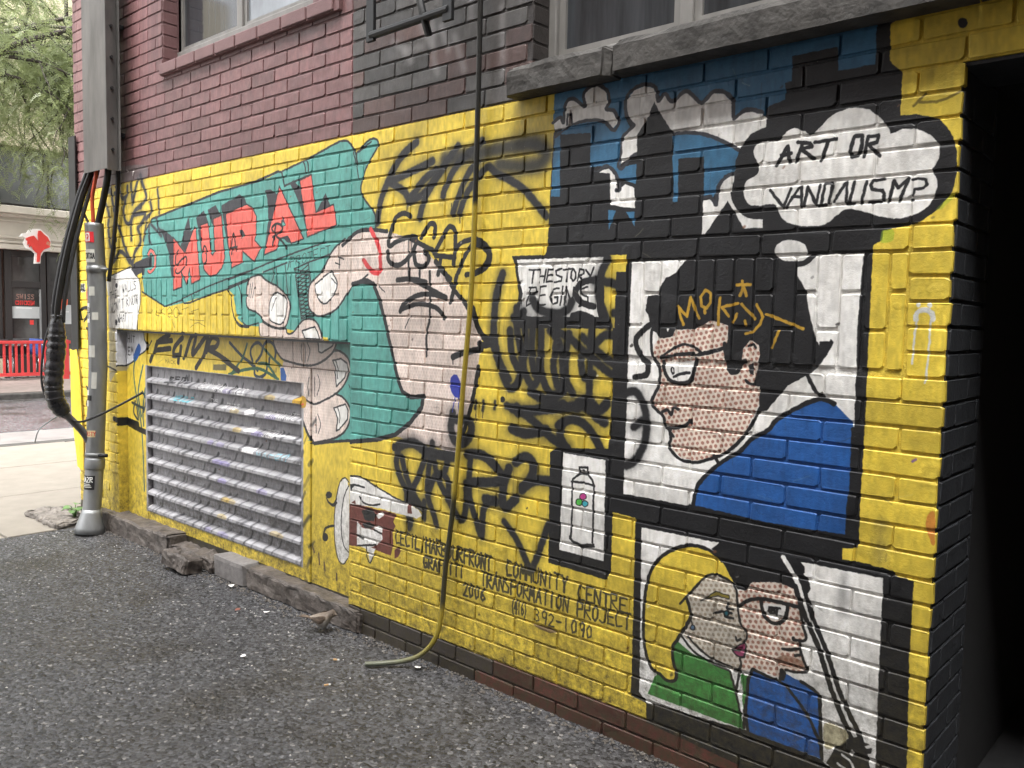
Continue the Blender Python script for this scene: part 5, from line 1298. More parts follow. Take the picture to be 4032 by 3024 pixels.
_bm = {}
def brick_mesh(L, H, D=.030, var=0):
    key = (round(L, 2), round(H, 2), var)
    if key in _bm: return _bm[key]
    L, H = key[0], key[1]; rr = random.Random(hash(key) & 0xffff); c = min(.0045, H*.12)
    q_ = [c*rr.choice((.5, .6, .8, 1.0, 1.2, 1.7)) for _ in range(4)]
    oct_ = [(-L/2+q_[0], -H/2), (L/2-q_[1]*1.4, -H/2), (L/2, -H/2+q_[1]), (L/2, H/2-q_[2]), (L/2-q_[2]*1.4, H/2), (-L/2+q_[3], H/2), (-L/2, H/2-q_[3]*.8), (-L/2, -H/2+q_[0])]
    j = lambda s: rr.uniform(-s, s)
    jt = [(j(.0014), j(.0014)) for _ in oct_]
    vs = [(x+a, D, z+b) for (x, z), (a, b) in zip(oct_, jt)]+[(x+a, .0020, z+b) for (x, z), (a, b) in zip(oct_, jt)]
    vs += [((x+a)*(1-.0022/(L/2)), j(.0007), (z+b)*(1-.0022/(H/2))) for (x, z), (a, b) in zip(oct_, jt)]
    fs = [(i, (i+1) % 8, 8+(i+1) % 8, 8+i) for i in range(8)]+[(8+i, 8+(i+1) % 8, 16+(i+1) % 8, 16+i) for i in range(8)]+[tuple(range(16, 24))]
    me = bpy.data.meshes.new('brick'); me.from_pydata(vs, [], fs); me.update(); _bm[key] = (me, vs, fs); return _bm[key]
camR = (cr, cu, cb)
def project(p):
    d = Vector(p)-Vector((0, -2.46, 1.5006)); z = -d.dot(cb)
    if z < .1: return None
    return (2016+3330*d.dot(cr)/z, 1512-3330*d.dot(cu)/z)
def area(x, z, L, H, y=0.):
    q = [project((x+a*L/2, y, z+b*H/2)) for a, b in ((-1, -1), (1, -1), (1, 1), (-1, 1))]
    if any(v is None for v in q): return 0
    if all(v[0] < 0 or v[0] > 4032 or v[1] < 0 or v[1] > 3024 for v in q): return 0
    return abs(sum(q[i][0]*q[(i+1) % 4][1]-q[(i+1) % 4][0]*q[i][1] for i in range(4)))/2
BRICKS = [b for b in BRICKS if not (-5.95 < b[0] < -5.79 and .14 < b[1] < .36)]           # broken away at the foot of the pier
order = sorted(BRICKS, key=lambda b: -area(b[0], b[1], b[2], b[3]))
NB = 300; rest = MB()
for i, (x, z, L, H, kd) in enumerate(order):
    me, vs, fs = brick_mesh(L, H, var=rb.randint(0, 7))
    y = rb.uniform(-.0011, .0011); ry = rb.uniform(-.006, .006)*(1 if kd == 'stretcher' else .5)
    if i < NB:
        if not me.materials: me.materials.append(M_PAINT)
        o = bpy.data.objects.new('brick', me); o.location = (x, y, z); o.rotation_euler = (0, ry, rb.uniform(-.006, .006)); link(o, bld)
    else:
        c_, s_ = math.cos(ry), math.sin(ry); rest.add([(x+p[0]*c_+p[2]*s_, y+p[1], z+p[2]*c_-p[0]*s_) for p in vs], fs)
tag(rest.build('brickwork', M_PAINT, bld), kind='stuff')
# jamb bricks, facing into the passage
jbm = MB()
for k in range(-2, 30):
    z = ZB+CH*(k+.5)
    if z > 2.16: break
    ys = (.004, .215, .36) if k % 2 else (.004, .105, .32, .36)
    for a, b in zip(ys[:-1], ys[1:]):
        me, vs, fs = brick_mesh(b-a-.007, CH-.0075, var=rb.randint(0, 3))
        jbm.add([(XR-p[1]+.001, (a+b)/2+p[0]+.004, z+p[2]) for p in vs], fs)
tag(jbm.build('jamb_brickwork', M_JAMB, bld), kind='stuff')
fix_normals(bld.children[-1])

def reveal(xf, y0, y1, z0, z1, m):      # brick courses turning into a window opening
    q = MB(); k = math.ceil((z0-ZB)/CH)
    while ZB+CH*(k+1) < z1:
        me, vs, fs = brick_mesh(y1-y0-.006, CH-.008, var=rb.randint(0, 3)); q.add([(xf-p[1]+.003, (y0+y1)/2+p[0], ZB+CH*(k+.5)+p[2]) for p in vs], fs); k += 1
    tag(fix_normals(q.build('reveal_brickwork', m, bld)), kind='stuff')
reveal(-5.10, .004, .10, 2.985, 3.9, M_PAINT); reveal(-2.144, .004, .10, 2.44, 3.6, M_PAINT)
# concrete sill under the upper window by the passage
sillp = []
for (xa, xb, seed, dz) in ((-2.205, -1.735, 3, -.004), (-1.728, -.62, 5, .0), (-.614, .3, 8, .002)):
    o = rough_block('window_sill', M_CONC, (xb-xa, .20, .102), (max(6, int((xb-xa)/.02)), 7, 5), .006 if seed == 3 else .0028, seed, bld, 14, ((xa+xb)/2, .012, 2.338+dz))
def window(name, x0, x1, z0, z1, mull, label, y=.10, fw=.065, glass=(None, None)):
    wn_ = MB(); wn_.box(x0, x0+fw, y, y+.06, z0+fw, z1-fw); wn_.box(x1-fw, x1, y, y+.06, z0+fw, z1-fw); wn_.box(x0, x1, y-.004, y+.06, z0, z0+fw); wn_.box(x0, x1, y, y+.06, z1-fw, z1)
    root = empty('window', (0, 0, 0)); root.parent = bld; root['label'] = label
    bevel(wn_.build('frame', M_FRAME, root), .006)
    xs = [x0+fw]+[v for v in mull]+[x1-fw]
    for v in mull: q = MB(); q.box(v-.026, v+.026, y+.008, y+.055, z0+fw, z1-fw); bevel(q.build('mullion', M_FRAME, root), .005)
    for i, (a, b) in enumerate(zip(xs[:-1], xs[1:])):
        sh = MB()      # sash
        a2, b2 = a+(.026 if i else 0), b-(.026 if i < len(xs)-2 else 0)
        sh.box(a2, a2+.028, y+.022, y+.05, z0+fw, z1-fw); sh.box(b2-.028, b2, y+.022, y+.05, z0+fw, z1-fw); sh.box(a2+.028, b2-.028, y+.022, y+.05, z0+fw, z0+fw+.03); sh.build('sash', M_FRAME, root)
        g = MB(); g.box(a2+.02, b2-.02, y+.034, y+.040, z0+fw+.01, z1-fw); g.build('pane', glass[i % len(glass)], root)
    bl = MB(); bl.box(x0+.02, x1-.02, y+.13, y+.14, z0, z1); bl.build('blind', M_FRAME, root)
    # screw heads along the bottom rail
    for i in range(4):
        xx = x0+(x1-x0)*(i+.35)/4; s = MB(); s.tube([(xx, y-.001, z0+.02), (xx, y-.012, z0+.02)], [.009, .006], 8); s.build('screw', M_FRAME, root)
window('window', -5.165, -3.45, 3.02, 4.33, [-4.40], 'grey framed window above red painted brick', glass=(M_GLASS, M_GLASS2))
window('window', -2.175, .24, 2.435, 4.33, [-1.55, -.7], 'grey framed window above rough concrete sill', glass=(M_GLASS,))
# projecting brick sill of the street-end window
x = -5.08
while x < -3.32:
    L = min(.215, -3.31-x)
    if L > .05:
        s = MB(); s.box(x, x+L-.009, -.032, .10, 2.918, 2.982); bevel(s.build('sill_brick', M_SILLB, bld), .005)
    x += .2177
s = MB(); s.box(-5.08, -3.31, -.022, .10, 2.914, 2.978); s.build('sill_bed', M_MORTAR, bld)

# ------------------------------------------------------------------ steel panel with louvre vent
vent = empty('louvre_vent', (-4.6, .07, .1)); tag(vent, 'painted steel panel with wide horizontal louvres in recess at wall base', 'vent')
VX0, VX1, VZ0, VZ1 = -5.50, -3.735, .185, 1.143
def vpart(name, m, boxes, bv=.003):
    q = MB()
    for b in boxes: q.box(b[0]+4.6, b[1]+4.6, b[2]-.07, b[3]-.07, b[4]-.1, b[5]-.1)
    o = q.build(name, m, vent); bevel(o, bv); return o
vpart('frame', M_PANEL, [(-5.795, VX0, .066, .098, .03, 1.376)])
vpart('frame', M_PANEL, [(VX0+.002, VX1-.002, .070, .098, 1.145, 1.225)])
vpart('panel', M_PANEL, [(VX0+.002, -4.09, .078, .098, 1.228, 1.376)])
vpart('panel', M_PANEL, [(-4.086, VX1-.002, .080, .098, 1.228, 1.376)])
vpart('frame', M_PANEL, [(VX0+.002, VX1-.002, .070, .098, .03, .183)])
vpart('frame', M_PANEL, [(VX1, -3.655, .066, .098, .03, 1.226)])
vpart('side_panel', M_PANEL, [(-3.648, -3.247, .072, .098, .03, 1.226)])
vpart('side_panel', M_PANEL, [(VX1, -3.247, .082, .098, 1.229, 1.376)])
vpart('seam', M_IRON, [(-3.656, -3.646, .080, .097, .03, 1.226)], .001)
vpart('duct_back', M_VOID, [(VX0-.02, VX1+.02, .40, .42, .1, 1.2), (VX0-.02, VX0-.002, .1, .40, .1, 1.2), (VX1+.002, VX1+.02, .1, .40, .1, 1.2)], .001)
NS = 9; pit = (VZ1-VZ0)/NS
for i in range(NS):
    z = VZ0+pit*i; q = MB()
    prof = [(.062, z+.002), (.062, z+.018), (.068, z+.023), (.165, z+.068), (.169, z+.062), (.072, z+.014), (.070, z+.002)]
    q.prism([(a-.07, b-.1) for a, b in prof], 'x', VX0+.004+4.6, VX1-.004+4.6); o = fix_normals(q.build('slat', M_SLAT, vent))
lt = MB(); lt.box(-5.93, XS-.005, .006, .075, 1.366, 1.377); lt.build('steel_lintel', M_IRON, bld)

# ------------------------------------------------------------------ broken concrete footing along the wall
def thing_block(name, label, cat, **k):
    o = rough_block(name, **k); tag(o, label, cat); return o
thing_block('concrete_ledge', 'crumbling concrete ledge under the left side of the louvre vent', 'ledge', mat=M_CONC2, dims=(1.05, .15, .125), n=(60, 10, 9), amp=.011, seed=2, loc=(-5.50, .018, 0), freq=12.)
thing_block('concrete_ledge', 'broken dip in the concrete ledge behind the loose chunk', 'ledge', mat=M_CONC2, dims=(.52, .13, .075), n=(34, 10, 7), amp=.018, seed=7, loc=(-4.72, .03, 0), freq=14.)
thing_block('concrete_chunk', 'loose broken concrete chunk lying tilted on the wet asphalt', 'concrete chunk', mat=M_CONC2, dims=(.25, .11, .085), n=(24, 11, 9), freq=14., amp=.016, seed=4, loc=(-4.66, -.135, .012), rot=(R(-8), R(6), R(8)))
thing_block('kerb_block', 'smooth grey kerb block in the middle of the broken ledge', 'kerb block', mat=M_BLOCKC, dims=(.33, .12, .118), n=(14, 5, 5), amp=.003, seed=9, loc=(-4.30, .022, 0))
thing_block('concrete_ledge', 'cracked concrete ledge between kerb block and dark brick plinth', 'ledge', mat=M_CONC2, dims=(1.0, .12, .112), n=(60, 9, 8), amp=.011, seed=12, loc=(-3.63, .034, 0), taper=.12, freq=12.)
thing_block('rubble_mound', 'pale rubble and grit heaped at the street corner of the wall', 'rubble', mat=mat('pale_grit', (.15, .135, .12), .9, var=.5, scale=26, bump=1., bscale=60), dims=(.56, .26, .035), n=(46, 22, 4), freq=16., amp=.016, seed=21, loc=(-6.42, -.16, 0))

# ------------------------------------------------------------------ hose hanging down the wall
def hose_mat():
    m = mat('painted_hose', (.1, .1, .1), .4); nt = m.node_tree; n = nt.nodes; l = nt.links; p = n['Principled BSDF']
    g = n.new('ShaderNodeNewGeometry'); sx = n.new('ShaderNodeSeparateXYZ'); l.new(g.outputs['Position'], sx.inputs[0]); q = n.new('ShaderNodeMapRange'); q.inputs['From Max'].default_value = 3.; l.new(sx.outputs['Z'], q.inputs['Value'])
    r_ = n.new('ShaderNodeValToRGB'); e = r_.color_ramp.elements; yel = (*srgb((170, 150, 56)), 1); dk = (.022, .022, .020, 1)
    e[0].position = 0; e[0].color = (.13, .155, .13, 1); e[1].position = .04; e[1].color = (*srgb((150, 136, 50)), 1)
    for ps_, c in ((.085, yel), (.10, (.06, .055, .03, 1)), (.245, (.05, .048, .03, 1)), (.262, yel), (.648, yel), (.655, dk), (1., dk)):
        k = e.new(ps_); k.color = c
    l.new(q.outputs[0], r_.inputs[0])
    nz = n.new('ShaderNodeTexNoise'); nz.inputs['Scale'].default_value = 60; mx = n.new('ShaderNodeMix'); mx.data_type = 'RGBA'; mx.blend_type = 'MULTIPLY'; mx.inputs[0].default_value = .5
    l.new(r_.outputs[0], mx.inputs[6]); l.new(nz.outputs['Fac'], mx.inputs[7]); l.new(mx.outputs[2], p.inputs['Base Color']); return m
hs_ = MB(); hp = [(-2.372, -.05, 3.4), (-2.378, -.04, 2.75), (-2.412, -.022, 1.75), (-2.46, -.02, 1.2), (-2.50, -.022, .75), (-2.535, -.03, .45), (-2.548, -.038, .25), (-2.565, -.058, .14), (-2.62, -.085, .065), (-2.69, -.12, .026), (-2.76, -.18, .0125), (-2.806, -.24, .0125)]
hs_.tube(smooth_path(hp, 8), .0108, 10); tag(hs_.build('hose', hose_mat(), None, True), 'long hose hanging down the mural, its end curling onto the asphalt', 'hose')

# ------------------------------------------------------------------ black sign bracket high on the wall
br = empty('sign_bracket', (-2.7, 0, 2.7)); tag(br, 'black steel bracket frame bolted high on the sooty brick', 'bracket')
def bpart(name, fn, m=M_IRON, bv=.002):
    q = MB(); fn(q); q.v = [(a+2.7, b, c-2.7) for a, b, c in q.v]; o = q.build(name, m, br); bevel(o, bv); return o
bpart('upright', lambda q: q.box(-2.975, -2.925, -.128, -.112, 2.67, 3.5)); bpart('upright', lambda q: q.box(-2.50, -2.448, -.128, -.112, 2.655, 3.5))
bpart('crossbar', lambda q: q.tube([(-2.95, -.12, 2.695), (-2.47, -.12, 2.70)], .017, 10))
bpart('strap', lambda q: q.tube(smooth_path([(-2.655, -.12, 2.88), (-2.64, -.125, 2.79), (-2.615, -.12, 2.70), (-2.605, -.10, 2.63)], 5), .016, 6))
for xx in (-2.95, -2.474):
    bpart('wall_arm', lambda q: q.box(xx-.018, xx+.018, -.112, .0, 3.30, 3.335)); bpart('base_plate', lambda q: q.box(xx-.05, xx+.05, -.012, .0, 3.24, 3.40))

# ------------------------------------------------------------------ cable cover, conduit pipe and cables at the street corner
cov = empty('cable_cover', (-5.72, -.12, 2.4)); tag(cov, 'tall dark grey sheet steel cable cover at top of the corner', 'cable cover')
def cpart(name, fn, m, bv=.003, smooth=False):
    q = MB(); fn(q); q.v = [(a+5.72, b+.12, c-2.4) for a, b, c in q.v]; o = q.build(name, m, cov, smooth)
    if bv: bevel(o, bv)
    return o
cpart('cover_plate', lambda q: (q.box(-5.905, -5.545, -.150, -.146, 2.40, 4.6), q.box(-5.905, -5.901, -.146, -.07, 2.405, 4.6)), M_COVER, .0015)
cpart('flange', lambda q: (q.box(-5.541, -5.537, -.152, -.085, 2.39, 4.6), q.box(-5.541, -5.50, -.084, -.080, 2.39, 4.6)), M_COVER, .0015)
for i in range(10):
    z = 2.52+i*.19
    cpart('bolt', lambda q: q.tube([(-5.537, -.118, z), (-5.526, -.118, z)], .010, 6), M_IRON, 0)
for z in (2.62, 3.3, 4.0): cpart('standoff', lambda q: q.box(-5.80, -5.62, -.145, .0, z, z+.03), M_IRON)

pipe = empty('conduit_pipe', (-5.88, -.10, 0)); tag(pipe, 'grey steel conduit pipe covered with stickers at the wall corner', 'pipe')
AX = [(-5.885, -.160, 0.), (-5.885, -.150, .10), (-5.885, -.145, .13), (-5.882, -.122, .44), (-5.880, -.090, 1.1), (-5.880, -.088, 1.72), (-5.880, -.100, 2.085)]
def ppart(name, pts, r, m, n=20, smooth=True, caps=True):
    q = MB(); q.tube(pts, r, n, caps); q.v = [(a+5.88, b+.10, c) for a, b, c in q.v]; return q.build(name, m, pipe, smooth)
def pax(z):
    for a, b in zip(AX[:-1], AX[1:]):
        if a[2] <= z <= b[2]:
            t = (z-a[2])/(b[2]-a[2]); return Vector((a[0]+(b[0]-a[0])*t, a[1]+(b[1]-a[1])*t, z))
    return Vector(AX[-1])
ppart('pipe_body', [pax(.12+.02*i) for i in range(99)], .058, M_GALV)
ppart('flared_foot', [pax(z) for z in (.0, .04, .09, .13, .16)], [.098, .090, .076, .066, .060], M_GALV)
ppart('coupling', [pax(z) for z in (.43, .44, .50, .51)], [.059, .064, .064, .059], M_GALV)
ppart('clamp', [pax(1.755), pax(1.80)], .0625, M_GALV); ppart('clamp', [pax(.52), pax(.545)], .062, M_GALV)
ppart('clamp_bolt', [pax(1.777)+Vector((.05, .0, 0)), pax(1.777)+Vector((.10, .03, 0))], .010, M_GALV, 8); ppart('clamp_bolt', [pax(.53)+Vector((.05, 0, 0)), pax(.53)+Vector((.10, .04, 0))], .012, M_IRON, 8)
def M_flat(name, rgb, rough=.5): return mat(name, srgb(rgb), rough, var=.06)
ST = {k: M_flat('sticker_'+k, c) for k, c in dict(white=(228, 228, 224), red=(206, 44, 52), black=(34, 34, 36), grey=(150, 152, 150), pale=(196, 196, 188), cream=(214, 196, 150)).items()}
def on_pipe(az, z, r=.0592):
    c = pax(z); return c+Vector((math.cos(az), math.sin(az), 0))*r
def sticker(a0, a1, z0, z1, m, name='sticker', r=.0592, parent=None):
    vs = []; n = 8
    for j in (0, 1):
        for i in range(n+1): p = on_pipe(a0+(a1-a0)*i/n, (z0, z1)[j], r); vs.append((p.x+5.88, p.y+.10, p.z))
    q = MB(); q.add(vs, [(i, i+1, n+2+i, n+1+i) for i in range(n)]); return q.build(name, m, parent or pipe, True)
def ribbons(q, text, fn, h, wd, cw):
    """stroke lettering as thin ribbons; fn(u,v)->point, u along the text, v up"""
    for i, ch in enumerate(text):
        for g in FONT.get(ch, []):
            for (xa, ya), (xb, yb) in zip(g[:-1], g[1:]):
                a = ((i+xa*.7)*cw, ya*h); b = ((i+xb*.7)*cw, yb*h); dx, dy = b[0]-a[0], b[1]-a[1]; L = math.hypot(dx, dy)+1e-9; nx, ny = -dy/L*wd/2, dx/L*wd/2; ex, ey = dx/L*wd*.4, dy/L*wd*.4
                q.add([fn(a[0]-nx-ex, a[1]-ny-ey), fn(b[0]-nx+ex, b[1]-ny+ey), fn(b[0]+nx+ex, b[1]+ny+ey), fn(a[0]+nx-ex, a[1]+ny-ey)], [(0, 1, 2, 3)])
FA = R(-68)     # side of the pipe that faces the alley
def pipe_text(t, a0, z, h, cw, wd, m):
    q = MB()
    def fn(u, v): p = on_pipe(a0+u/.0592, z+v, .0597); return (p.x+5.88, p.y+.10, p.z)
    ribbons(q, t, fn, h, wd, cw); return q.build('sticker_print', m, pipe)
sticker(FA-1.0, FA+.9, .30, .395, ST['black']); pipe_text('BAZR', FA-.72, .352, .032, .022, .005, ST['white'])
for i in range(3): sticker(FA-.5, FA+.6-.1*i, .316+.010*i, .320+.010*i, ST['pale'], 'sticker_print', .0597)
sticker(FA-.9, FA+.75, .655, .70, ST['cream']); pipe_text('NASTY', FA-.55, .664, .026, .0165, .004, ST['red'])
sticker(FA-.9, FA+.7, 1.95, 2.02, ST['red']); sticker(FA-.4, FA+.25, 1.957, 2.013, ST['white'], r=.0596)
# small skull print on the red and white sticker
sk = MB()
def skf(u, v): p = on_pipe(FA-.07+u/.0592, 1.985+v, .0600); return (p.x+5.88, p.y+.10, p.z)
sk.add([skf(.014*math.cos(t), .004+.016*math.sin(t)) for t in np.linspace(0, 2*math.pi, 14, endpoint=False)], [tuple(range(14))]); sk.add([skf(-.008, -.024), skf(.008, -.024), skf(.008, -.008), skf(-.008, -.008)], [(0, 1, 2, 3)]); sk.build('sticker_print', ST['red'], pipe)
sk = MB()
for u in (-.006, .006): sk.add([(p[0], p[1]-.0006, p[2]) for p in [skf(u+.004*math.cos(t), .005+.004*math.sin(t)) for t in np.linspace(0, 2*math.pi, 8, endpoint=False)]], [tuple(range(8))])
sk.build('sticker_print', ST['white'], pipe)
sticker(FA-1.2, FA-.5, 2.03, 2.08, ST['red']); sticker(FA-.9, FA+.7, 1.82, 1.905, ST['pale']); pipe_text('KCNTXA', FA-.75, 1.845, .035, .0145, .006, ST['black'])
sticker(FA-1.1, FA-.6, 1.66, 1.75, ST['white']); sticker(FA-.15, FA+.55, 1.60, 1.66, ST['pale']); sticker(FA-.8, FA-.1, 1.42, 1.55, ST['white']); pipe_text('ER', FA-.6, 1.45, .07, .02, .006, ST['black'])
sticker(FA+.2, FA+.9, 1.44, 1.49, ST['pale']); sticker(FA-1.1, FA-.7, 1.30, 1.40, ST['red']); sticker(FA-.3, FA+.5, 1.19, 1.27, ST['pale']); sticker(FA+.1, FA+.7, .98, 1.09, ST['pale']); sticker(FA-.9, FA-.2, .86, .97, ST['white']); sticker(FA-.6, FA+.2, .90, .935, ST['black'], r=.0597); sticker(FA-1.1, FA-.6, .72, .82, ST['white']); sticker(FA-1., FA-.5, .54, .62, ST['white'])

def cable(label, pts, r, m, n=8, name='cable'):
    q = MB(); q.tube(smooth_path(pts, 6), r, n); return tag(q.build(name, m, None, True), label, 'cable')
cable('orange cable running from the cable cover into the pipe', [(-5.80, -.11, 2.7), (-5.80, -.112, 2.42), (-5.855, -.118, 2.25), (-5.865, -.112, 2.12), (-5.872, -.11, 2.02)], .013, M_ORANGE)
cable('thick black cable just behind the orange cable', [(-5.72, -.07, 2.7), (-5.72, -.07, 2.42), (-5.78, -.075, 2.25), (-5.84, -.085, 2.10), (-5.86, -.09, 2.02)], .022, M_BLACK)
cable('black cable clipped to the wall beside the conduit pipe', [(-5.66, -.03, 2.7), (-5.68, -.028, 2.3), (-5.74, -.03, 1.98), (-5.80, -.03, 1.80), (-5.83, -.03, 1.70)], .014, M_BLACK)
cable('grey cable dropping into the top of the conduit pipe', [(-5.90, -.13, 2.45), (-5.93, -.165, 2.28), (-5.925, -.16, 2.18), (-5.895, -.12, 2.06)], .009, M_GALV)
bund = [(-5.85, -.10, 2.62), (-5.87, -.115, 2.42), (-5.9, -.165, 2.25), (-5.9, -.235, 2.0), (-5.9, -.285, 1.78), (-5.9, -.325, 1.56), (-5.9, -.335, 1.42)]
lbl = ['thickest black cable of the bundle leaving the wall', 'black cable on the street side of the bundle', 'black cable on the wall side of the bundle', 'thin black cable riding on top of the bundle']
for i, (dx, dy, r_) in enumerate(((0, 0, .021), (-.03, -.018, .012), (.02, .03, .014), (.03, -.022, .008))):
    cable(lbl[i], [(p[0]+dx, p[1]+dy*(1 if k else .3), p[2]) for k, p in enumerate(bund)], r_, M_BLACK)
tp = smooth_path([(-5.9, -.333, 1.47), (-5.9, -.338, 1.36), (-5.9, -.343, 1.25), (-5.9, -.355, 1.13), (-5.9, -.364, 1.03), (-5.9, -.362, .96), (-5.9, -.345, .89), (-5.9, -.30, .82)], 12)
rr_ = []
for i, p in enumerate(tp):
    t = i/len(tp); rr_.append((.030+.022*min(1, t*5)+(.007*abs(math.sin(i*.5+2.2*mnoise.noise(Vector((i*.13, 0, 0))))))+.006*mnoise.noise(Vector((i*.6, 3, 0))))*(1 if t < .9 else 1-(t-.9)*3))
q = MB(); q.tube(tp, rr_, 14); tag(q.build('wrapped_cable_sleeve', M_TAPE, None, True), 'fat black taped sleeve around the cable bundle, bulging in rings', 'cable sleeve')
cable('grey cable end bending from the taped sleeve behind the pipe', [(-5.9, -.315, .84), (-5.9, -.25, .765), (-5.9, -.185, .685), (-5.895, -.14, .60), (-5.89, -.09, .50)], .024, mat('grey_cable', (.10, .10, .105), .45), 10)
cable('thin black wire looping from bundle past the pipe to the vent', [(-5.93, -.24, 1.77), (-5.955, -.33, 1.49), (-5.955, -.40, 1.26), (-5.95, -.415, 1.0), (-5.93, -.34, .83), (-5.86, -.235, .765), (-5.75, -.17, .80), (-5.62, -.06, .885), (-5.56, .064, .965)], .0075, M_BLACK)
cable('thin grey wire end hanging loose over the sidewalk', [(-5.92, -.30, .82), (-5.95, -.36, .78), (-5.97, -.43, .72), (-5.97, -.455, .66), (-5.97, -.46, .63)], .004, M_GALV)

ang = MB(); ang.prism([(-6.50, -.022), (-6.385, -.022), (-6.385, -.012), (-6.49, -.012), (-6.49, .09), (-6.50, .09)], 'z', 1.225, 2.73); tag(fix_normals(ang.build('corner_angle_iron', M_IRON)), 'black angle iron guarding the brick corner by the street', 'corner guard')
gd = MB(); rows = []
for i in range(13):
    t = i/12; z = 1.22-.85*t; bx = -6.49+.10*t+.008*math.sin(t*9); w_ = .055+.035*math.sin(t*3.0)
    rows.append([(bx-.02, -.030-.012*math.sin(t*3.1), z), (bx+w_*.5, -.024-.012*math.sin(t*2.2+.4), z-.01), (bx+w_, -.012-.008*t, z-.02*t)])
vs_ = [p for r_ in rows for p in r_]; fs_ = []
for i in range(12):
    for k in range(2): fs_.append((i*3+k, i*3+k+1, (i+1)*3+k+1, (i+1)*3+k))
gd.add(vs_, fs_); go = gd.build('bent_corner_guard', M_YSTEEL, None, False); sm = go.modifiers.new('thick', 'SOLIDIFY'); sm.thickness = .004; tag(go, 'yellow painted steel corner guard bent away from the wall', 'corner guard')

# ------------------------------------------------------------------ ground
def asphalt_mat(name, base, wet=True, scale=1.):
    m = bpy.data.materials.new(name); m.use_nodes = True; nt = m.node_tree; n = nt.nodes; l = nt.links; p = n['Principled BSDF']
    tc = n.new('ShaderNodeTexCoord'); vo = n.new('ShaderNodeTexVoronoi'); vo.inputs['Scale'].default_value = 78*scale; vo.inputs['Randomness'].default_value = 1.; l.new(tc.outputs['Object'], vo.inputs['Vector'])
    nz = n.new('ShaderNodeTexNoise'); nz.inputs['Scale'].default_value = 1.6; nz.inputs['Detail'].default_value = 6; l.new(tc.outputs['Object'], nz.inputs['Vector'])
    r1 = n.new('ShaderNodeValToRGB'); r1.color_ramp.elements[0].color = (*[c*.45 for c in base], 1); r1.color_ramp.elements[1].color = (.24, .23, .215, 1); sc_ = n.new('ShaderNodeSeparateColor'); l.new(vo.outputs['Color'], sc_.inputs[0]); l.new(sc_.outputs[0], r1.inputs[0])
    k = r1.color_ramp.elements.new(.93); k.color = (*[c*2.0 for c in base], 1); k = r1.color_ramp.elements.new(.965); k.color = (*[c*2.6 for c in base], 1)
    rz = n.new('ShaderNodeValToRGB'); rz.color_ramp.elements[0].position = .52; rz.color_ramp.elements[1].position = .66; rz.color_ramp.elements[0].color = (1, 1, 1, 1); rz.color_ramp.elements[1].color = (.66, .62, .56, 1); l.new(nz.outputs['Fac'], rz.inputs[0])
    mx = n.new('ShaderNodeMix'); mx.data_type = 'RGBA'; mx.blend_type = 'MULTIPLY'; mx.inputs[0].default_value = 1.; l.new(r1.outputs[0], mx.inputs[6]); l.new(rz.outputs[0], mx.inputs[7]); l.new(mx.outputs[2], p.inputs['Base Color'])
    rr = n.new('ShaderNodeMapRange'); rr.inputs['From Min'].default_value = .4; rr.inputs['From Max'].default_value = .65; rr.inputs['To Min'].default_value = .21 if wet else .8; rr.inputs['To Max'].default_value = .08 if wet else .7; l.new(nz.outputs['Fac'], rr.inputs['Value']); l.new(rr.outputs[0], p.inputs['Roughness'])
    b = n.new('ShaderNodeBump'); b.inputs['Strength'].default_value = .7; b.inputs['Distance'].default_value = .004/scale
    n2 = n.new('ShaderNodeTexNoise'); n2.inputs['Scale'].default_value = 260*scale; n2.inputs['Detail'].default_value = 3; l.new(tc.outputs['Object'], n2.inputs['Vector'])
    sb = n.new('ShaderNodeMath'); sb.operation = 'MULTIPLY_ADD'; l.new(vo.outputs['Distance'], sb.inputs[0]); sb.inputs[1].default_value = -1.; l.new(n2.outputs['Fac'], sb.inputs[2])
    l.new(sb.outputs[0], b.inputs['Height']); l.new(b.outputs[0], p.inputs['Normal']); return m
gr = MB(); gr.box(-200, 200, -200, 200, -1.2, -.17); tag(gr.build('ground', mat('distant_ground', (.18, .17, .16), .9)), kind='structure')
def stone_field(x0, x1, y0, y1, step, pitch, seed, hgt):
    """height field of packed stones: jittered cells, each a worn dome of its own height"""
    r_ = np.random.default_rng(seed); nx, ny = int((x1-x0)/step)+1, int((y1-y0)/step)+1
    X, Y = np.meshgrid(np.linspace(x0, x1, nx), np.linspace(y0, y1, ny)); cx_, cy_ = int((x1-x0)/pitch)+4, int((y1-y0)/pitch)+4
    jx = r_.random((cy_, cx_)); jy = r_.random((cy_, cx_)); hh = r_.random((cy_, cx_)); tx = r_.normal(0, .22, (cy_, cx_)); ty = r_.normal(0, .22, (cy_, cx_))
    U, V = (X-x0)/pitch+1, (Y-y0)/pitch+1; iu, iv = np.floor(U).astype(int), np.floor(V).astype(int)
    d1 = np.full(U.shape, 9.); d2 = np.full(U.shape, 9.); hb = np.zeros(U.shape); sl = np.zeros(U.shape)
    for dv in (-1, 0, 1):
        for du in (-1, 0, 1):
            a_, b_ = np.clip(iv+dv, 0, cy_-1), np.clip(iu+du, 0, cx_-1); ex, ey = b_+jx[a_, b_]-U, a_+jy[a_, b_]-V; d = ex*ex+ey*ey
            n_ = d < d1; d2 = np.where(n_, d1, np.minimum(d2, d)); hb = np.where(n_, hh[a_, b_], hb); sl = np.where(n_, -(ex*tx[a_, b_]+ey*ty[a_, b_]), sl); d1 = np.where(n_, d, d1)
    edge = np.clip((np.sqrt(d2)-np.sqrt(d1))*3.2, 0, 1); Z = hgt*(edge**.6*(.35+.65*hb)+sl*edge)
    return X, Y, Z, nx, ny
